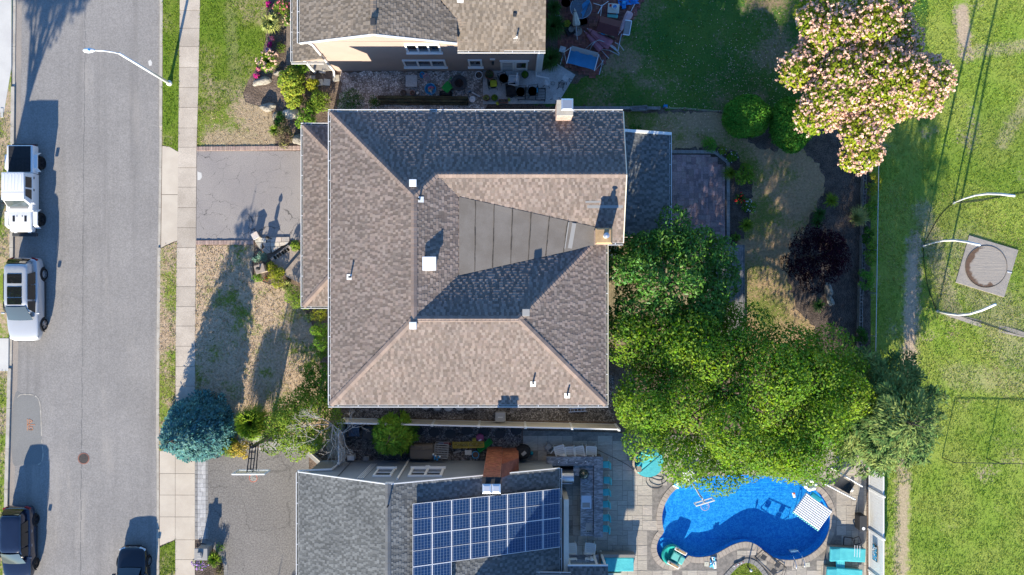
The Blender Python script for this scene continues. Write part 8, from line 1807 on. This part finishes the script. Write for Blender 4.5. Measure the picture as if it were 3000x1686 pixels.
for sx_ in (-1, 1):
    for sy_ in (-1, 1): MB().bar((sx_ * .15, sy_ * .15, 0), (sx_ * .15, sy_ * .15, .44), .03).build('leg', 'black_metal', t)
def lying_umbrella(label, px, py, rz, mat, L=1.6, r=.24, z=.35):
    t = TT('umbrella', label, 'umbrella', px, py, .05, rz, 'folded umbrellas on the brick patio', zp=.3); rg = []
    for f, k in ((0, .12), (.12, .35), (.5, .75), (.85, 1), (1, .9)): rg.append([Vector((-L / 2 + L * f, r * k * (1 + .18 * math.cos(6 * u)) * math.cos(u), z + r * .6 * k * (1 + .18 * math.cos(6 * u)) * math.sin(u))) for u in [j * math.pi / 12 for j in range(24)]])
    MB().loft(rg).build('canopy', mat, t, smooth=True, fix=True); MB().tube([(-L / 2 - .08, 0, z), (L / 2 + .7, 0, z * .4)], .02, 8).build('pole', 'galv', t); MB().tube([(-L * .36, r * .5, z), (-L * .36, 0, z + r * .35), (-L * .36, -r * .5, z)], .02, 6).build('tie', 'maroon_plastic', t)
lying_umbrella('rose umbrella lying folded, the upper of the pair', 1755, 112, -.62, 'canvas_pink', 1.7, .3, .42); lying_umbrella('dusky pink umbrella lying folded, the lower of the pair', 1738, 120, -.82, 'canvas_pink', 1.5, .22, .26); lying_umbrella('pale lilac umbrella leaning beside the toy house', 1828, 72, 1.08, 'canvas_pale', 1.5, .2, .5); lying_umbrella('cream umbrella folded upright over its base', 1684, 62, -1.45, 'canvas_cream', 1.0, .2, .9)
t = TT('parasol_stand', 'round pale umbrella base between the plant pots', 'umbrella base', 1692, 90, .05, zp=.2); MB().lathe([(.3, 0), (.3, .08), (.08, .14), (.05, .4)], n=20).build('weight', 'cinder', t); MB().tube([(0, 0, .3), (0, .25, 1.0)], .02, 8).build('pole', 'dark_grey', t)
t = TT('plant_box', 'black box of pots and plants on the brick patio', 'planter', 1667, 82, .05, .4, zp=.3); MB().box((0, 0, .14), (.55, .85, .28)).build('box', 'canvas_black', t, bevel=.04); q = MB().lathe([(.13, 0), (.17, .24), (.14, .24), (.13, .18)], (.05, -.2, .25), 16).build('pot', 'cinder', t); fastmesh('plant', leaves([(np.array([-.05, .25, .42]), np.array([.25, .22, .2]))], 160, .1), 4, 'leaf_yellow', t)
t = TT('glass_table', 'round glass patio table with a tangled blue umbrella on it', 'table', 1702, 24, .05, zp=.72); MB().lathe([(.66, 0), (.66, .02)], (0, 0, .70), 32).build('table_top', 'glass_table', t); MB().tube([Vector((.66 * math.cos(u), .66 * math.sin(u), .71)) for u in [k * math.pi / 16 for k in range(33)]], .02, 6, cap=False).build('rim', 'galv', t)
for k in range(4): u = k * math.pi / 2 + .4; MB().tube([(.5 * math.cos(u), .5 * math.sin(u), 0), (.35 * math.cos(u), .35 * math.sin(u), .4), (.5 * math.cos(u), .5 * math.sin(u), .69)], .02, 6).build('leg', 'galv', t)
q = MB(); q.rows([[Vector((.05 + .5 * f + .05 * math.sin(k * 2.4), -.3 + .75 * f + .22 * (k - 2) * (1 - f * .6), .78 + .1 * math.sin(k * 1.9 + f * 3))) for k in range(5)] for f in (0, .25, .5, .75, 1)]); q.build('umbrella_cloth', 'canvas_blue', t, smooth=True)
patio_chair('dark patio chair at the top left of the glass table', 1658, 8, 2.4, grp='dark chairs at the glass table', z=.05); patio_chair('dark patio chair below the glass table', 1708, 64, .3, grp='dark chairs at the glass table', z=.05)
t = TT('tripod_stand', 'folded pale metal tripod stand on the brick patio', 'stand', 1762, 22, .05, .2)
for a in (.5, 2.5, 4.4): MB().tube([(0, 0, .25), (.55 * math.cos(a), .55 * math.sin(a), .06)], .022, 6).build('leg', 'alu_white', t)
MB().tube([(0, 0, .25), (-.35, -.45, .35)], .025, 6).build('mast', 'alu_white', t); MB().lathe([(.06, 0), (.06, .1)], (0, 0, .2), 10).build('hub', 'galv', t)
t = TT('play_table', 'cream and mint toy table holding a bucket of toys', 'toy table', 1797, 28, .05, -.08, zp=.45); MB().box((0, .05, .42), (.72, .6, .08)).build('table_top', 'plastic_cream', t, bevel=.04); MB().box((0, -.36, .22), (.66, .2, .1)).build('bench', 'plastic_mint', t, bevel=.03)
for s in (-1, 1): MB().box((s * .27, 0, .2), (.1, .5, .4)).build('leg', 'plastic_blue', t, bevel=.03)
MB().lathe([(.12, 0), (.17, .14), (.14, .14), (.11, .03)], (.05, .1, .46), 14).build('bucket', 'plastic_white', t); MB().box((.06, .12, .6), (.2, .08, .06), .5).build('toy', 'plastic_blue', t); MB().box((-.2, .2, .48), (.12, .14, .05)).build('toy', 'plastic_red', t)
t = TT('toy_house', 'toy playhouse with maroon roof on the brick patio', 'playhouse', 1783, 78, .05, -.27, zp=1.0); MB().box((0, 0, .48), (1.12, .78, .96)).build('walls', 'stone_brown', t, bevel=.02)
MB().add([Vector((-.7, -.5, .95)), Vector((.7, -.5, .95)), Vector((.7, .5, .95)), Vector((-.7, .5, .95)), Vector((-.62, 0, 1.3)), Vector((.62, 0, 1.3))], [(0, 1, 5, 4), (2, 3, 4, 5), (1, 2, 5), (3, 0, 4), (3, 2, 1, 0)]).build('roof', 'maroon_plastic', t)
for k in range(3): MB().box((-.42 + k * .42, -.41, .8), (.16, .08, .3)).build('column', 'tan_plastic', t, bevel=.02)
MB().tube([Vector((-.21 + .15 * math.cos(u), -.42, .7 + .12 * math.sin(u))) for u in [math.pi * k / 8 + math.pi for k in range(9)]], .03, 6).build('sink_bowl', 'plastic_sky', t)
t = TT('tarp', 'crumpled bright blue tarp at the top of the brick patio', 'tarp', 1838, 4, .05, .1); MB().rows([[Vector((-.6 + 1.3 * i / 12, -.28 + .6 * j / 6, .08 + .09 * math.sin(i * 1.3 + j * .9) + .05 * math.sin(j * 2.1 - i))) for i in range(13)] for j in range(7)]).build('sheet', 'tarp_blue', t, smooth=True); MB().box((.75, .1, .04), (.2, .12, .05), .4).build('folded_end', 'plastic_sky', t, bevel=.02)
t = TT('toy_car', 'blue ride on toy next to the toy table', 'toy', 1826, 18, .05, .05); MB().box((0, 0, .16), (.26, .5, .2)).build('body', 'plastic_blue', t, bevel=.06); MB().box((0, .1, .3), (.2, .16, .1)).build('seat', 'plastic_sky', t, bevel=.03)
for sx_ in (-1, 1):
    for sy_ in (-1, 1): MB().tube([(sx_ * .13, sy_ * .16, .07), (sx_ * .17, sy_ * .16, .07)], .07, 10).build('wheel', 'black_metal', t)
t = TT('folding_chair', 'white framed folding chair leaning by the toy house', 'chair', 1834, 84, .05, -.15, zp=.5)
for (a, b__) in (((-.15, -.4, .5), (.25, -.4, .5)), ((.25, -.4, .5), (.25, .42, .7)), ((-.15, .42, .7), (.25, .42, .7))): MB().bar(a, b__, .05).build('frame_bar', 'alu_white', t)
MB().rows([[Vector((-.12 + .36 * i / 3, -.38 + .78 * j / 4, .48 + .05 * j)) for i in range(4)] for j in range(5)]).build('sling', 'plastic_grey', t)
t = TT('swing_frame', 'collapsed grey swing frame beside the rose umbrellas', 'frame', 1768, 145, .05, 0, zp=.4)
for (x0, y0, z0, x1, y1, z1) in ((-1.1, .1, .05, -.3, .5, .6), (-.3, .5, .6, .9, -.1, .3), (.9, -.1, .3, 1.1, .9, .5), (-.2, .1, .1, 1.0, -.3, .1), (.4, .35, .3, 1.0, -.25, .2), (.7, .4, .4, 1.3, 0, .1), (-.9, -.1, .05, -.5, .45, .5)): MB().tube([(x0, y0, z0), ((x0 + x1) / 2, (y0 + y1) / 2 + .08, (z0 + z1) / 2 + .08), (x1, y1, z1)], .028, 6).build('tube', 'galv', t)
for i, (x, y, mt, pm_, lb) in enumerate(((1633, 41, 'plastic_grey', 'leaf_light', 'grey pot with a small plant beside the shaggy grass'), (1636, 53, 'plastic_white', None, 'empty pale pot beside the shaggy grass'), (1637, 22, 'dark_grey', 'leaf_dark', 'dark pot against the brick step'))): pot(lb, x, y, .15, .28, mt, .03, pm_, n=50)
p = P(1607, 40, .3); MB().box((p.x - .2, p.y + .3, .12), (.34, 2.2, .26)).thing('brick_step', 'narrow brick step against the back wall of the beige house', 'step', 'brick_patio')
p = P(1790, 152, .05); MB().lathe([(.01, -.05), (.05, 0), (.01, .05)], (p.x, p.y, .1), 10).thing('ball', 'little yellow ball at the edge of the brick patio', 'ball', 'plastic_lime', smooth=True)

# --- field: sunken trampoline, curved poles and netting
t = T('trampoline', 'round trampoline set in a pale square pad in the field', 'trampoline', (27.7, 1.4, 0), world=True); q = [(p.x, p.y) for p in PAD_Q]; m = MB(); m.prism(q, .0, .07); m.build('pad', 'pad_pale', t, bevel=.02); cx_, cy_ = P(2889, 782, .08).x, P(2889, 782, .08).y
MB().lathe([(1.30, 0), (1.30, .012)], (cx_, cy_, .071), 48).build('bed', 'trampoline_mat', t); MB().tube([Vector((cx_ + 1.3 * math.cos(u), cy_ + 1.3 * math.sin(u), .085)) for u in [k * math.pi / 24 for k in range(49)]], .018, 6, cap=False).build('rim', 'stone_brown', t)
MB().box((cx_ + 1.45, cy_ - .35, .09), (.3, .06, .02), -.2).build('strap', 'plastic_white', t)
t = T('net_enclosure', 'tall sports net hung from three curved white poles round the trampoline', 'net', (26.0, 1.5, 0), world=True)
PB = [(2793.5, 595), (2704, 721.5), (2745, 912)]; bases = []
for i, (x, y) in enumerate(PB):
    b_ = P(x, y); tp = Vector((b_.x, b_.y - (.25 if i < 2 else -.55), 6.05)); md = [b_.lerp(tp, f) + Vector((0, (.32 if i < 2 else -.40) * math.sin(math.pi * f), 0)) for f in (0, .2, .4, .6, .8, 1)]
    MB().tube(md, [.04, .05, .06, .07, .07, .07], 10).build('pole', 'alu_white', t, smooth=True); bases.append(b_); MB().lathe([(.1, 0), (.07, .12)], (b_.x, b_.y, 0), 10).build('foot', 'galv', t)
far = [P(3080, 1000), P(3090, 560)]
for p in far: MB().tube([p, p + Vector((0, 0, 6))], .07, 10).build('pole', 'alu_white', t)
loop = [far[1], bases[0], bases[1], bases[2], far[0]]
for i, (a, b_) in enumerate(zip(loop[:-1], loop[1:])):
    h = 2.6; uvquad('netting', [a, b_, b_ + Vector((0, 0, h)), a + Vector((0, 0, h))], ((b_ - a).length, h), 'net', t, 8, 4, lambda s, tt: Vector((-.25 * math.sin(math.pi * s) * (1 - tt), .1 * math.sin(math.pi * s * 2), -.5 * math.sin(math.pi * s) * tt)))
    MB().tube([a.lerp(b_, k / 8) + Vector((-.25 * math.sin(math.pi * k / 8), .1 * math.sin(math.pi * k / 4), .03)) for k in range(9)], .018, 5).build('hem_rope', 'net_black', t)
a, b_ = bases[2], far[0]; MB().rows([[a.lerp(b_, k / 10) + Vector((0, -.12 * f * math.sin(math.pi * k / 10) * 2 - .06, .02 + .03 * math.sin(k))) for k in range(11)] for f in (-1, 1)]).build('gathered_net', 'pad_pale', t)
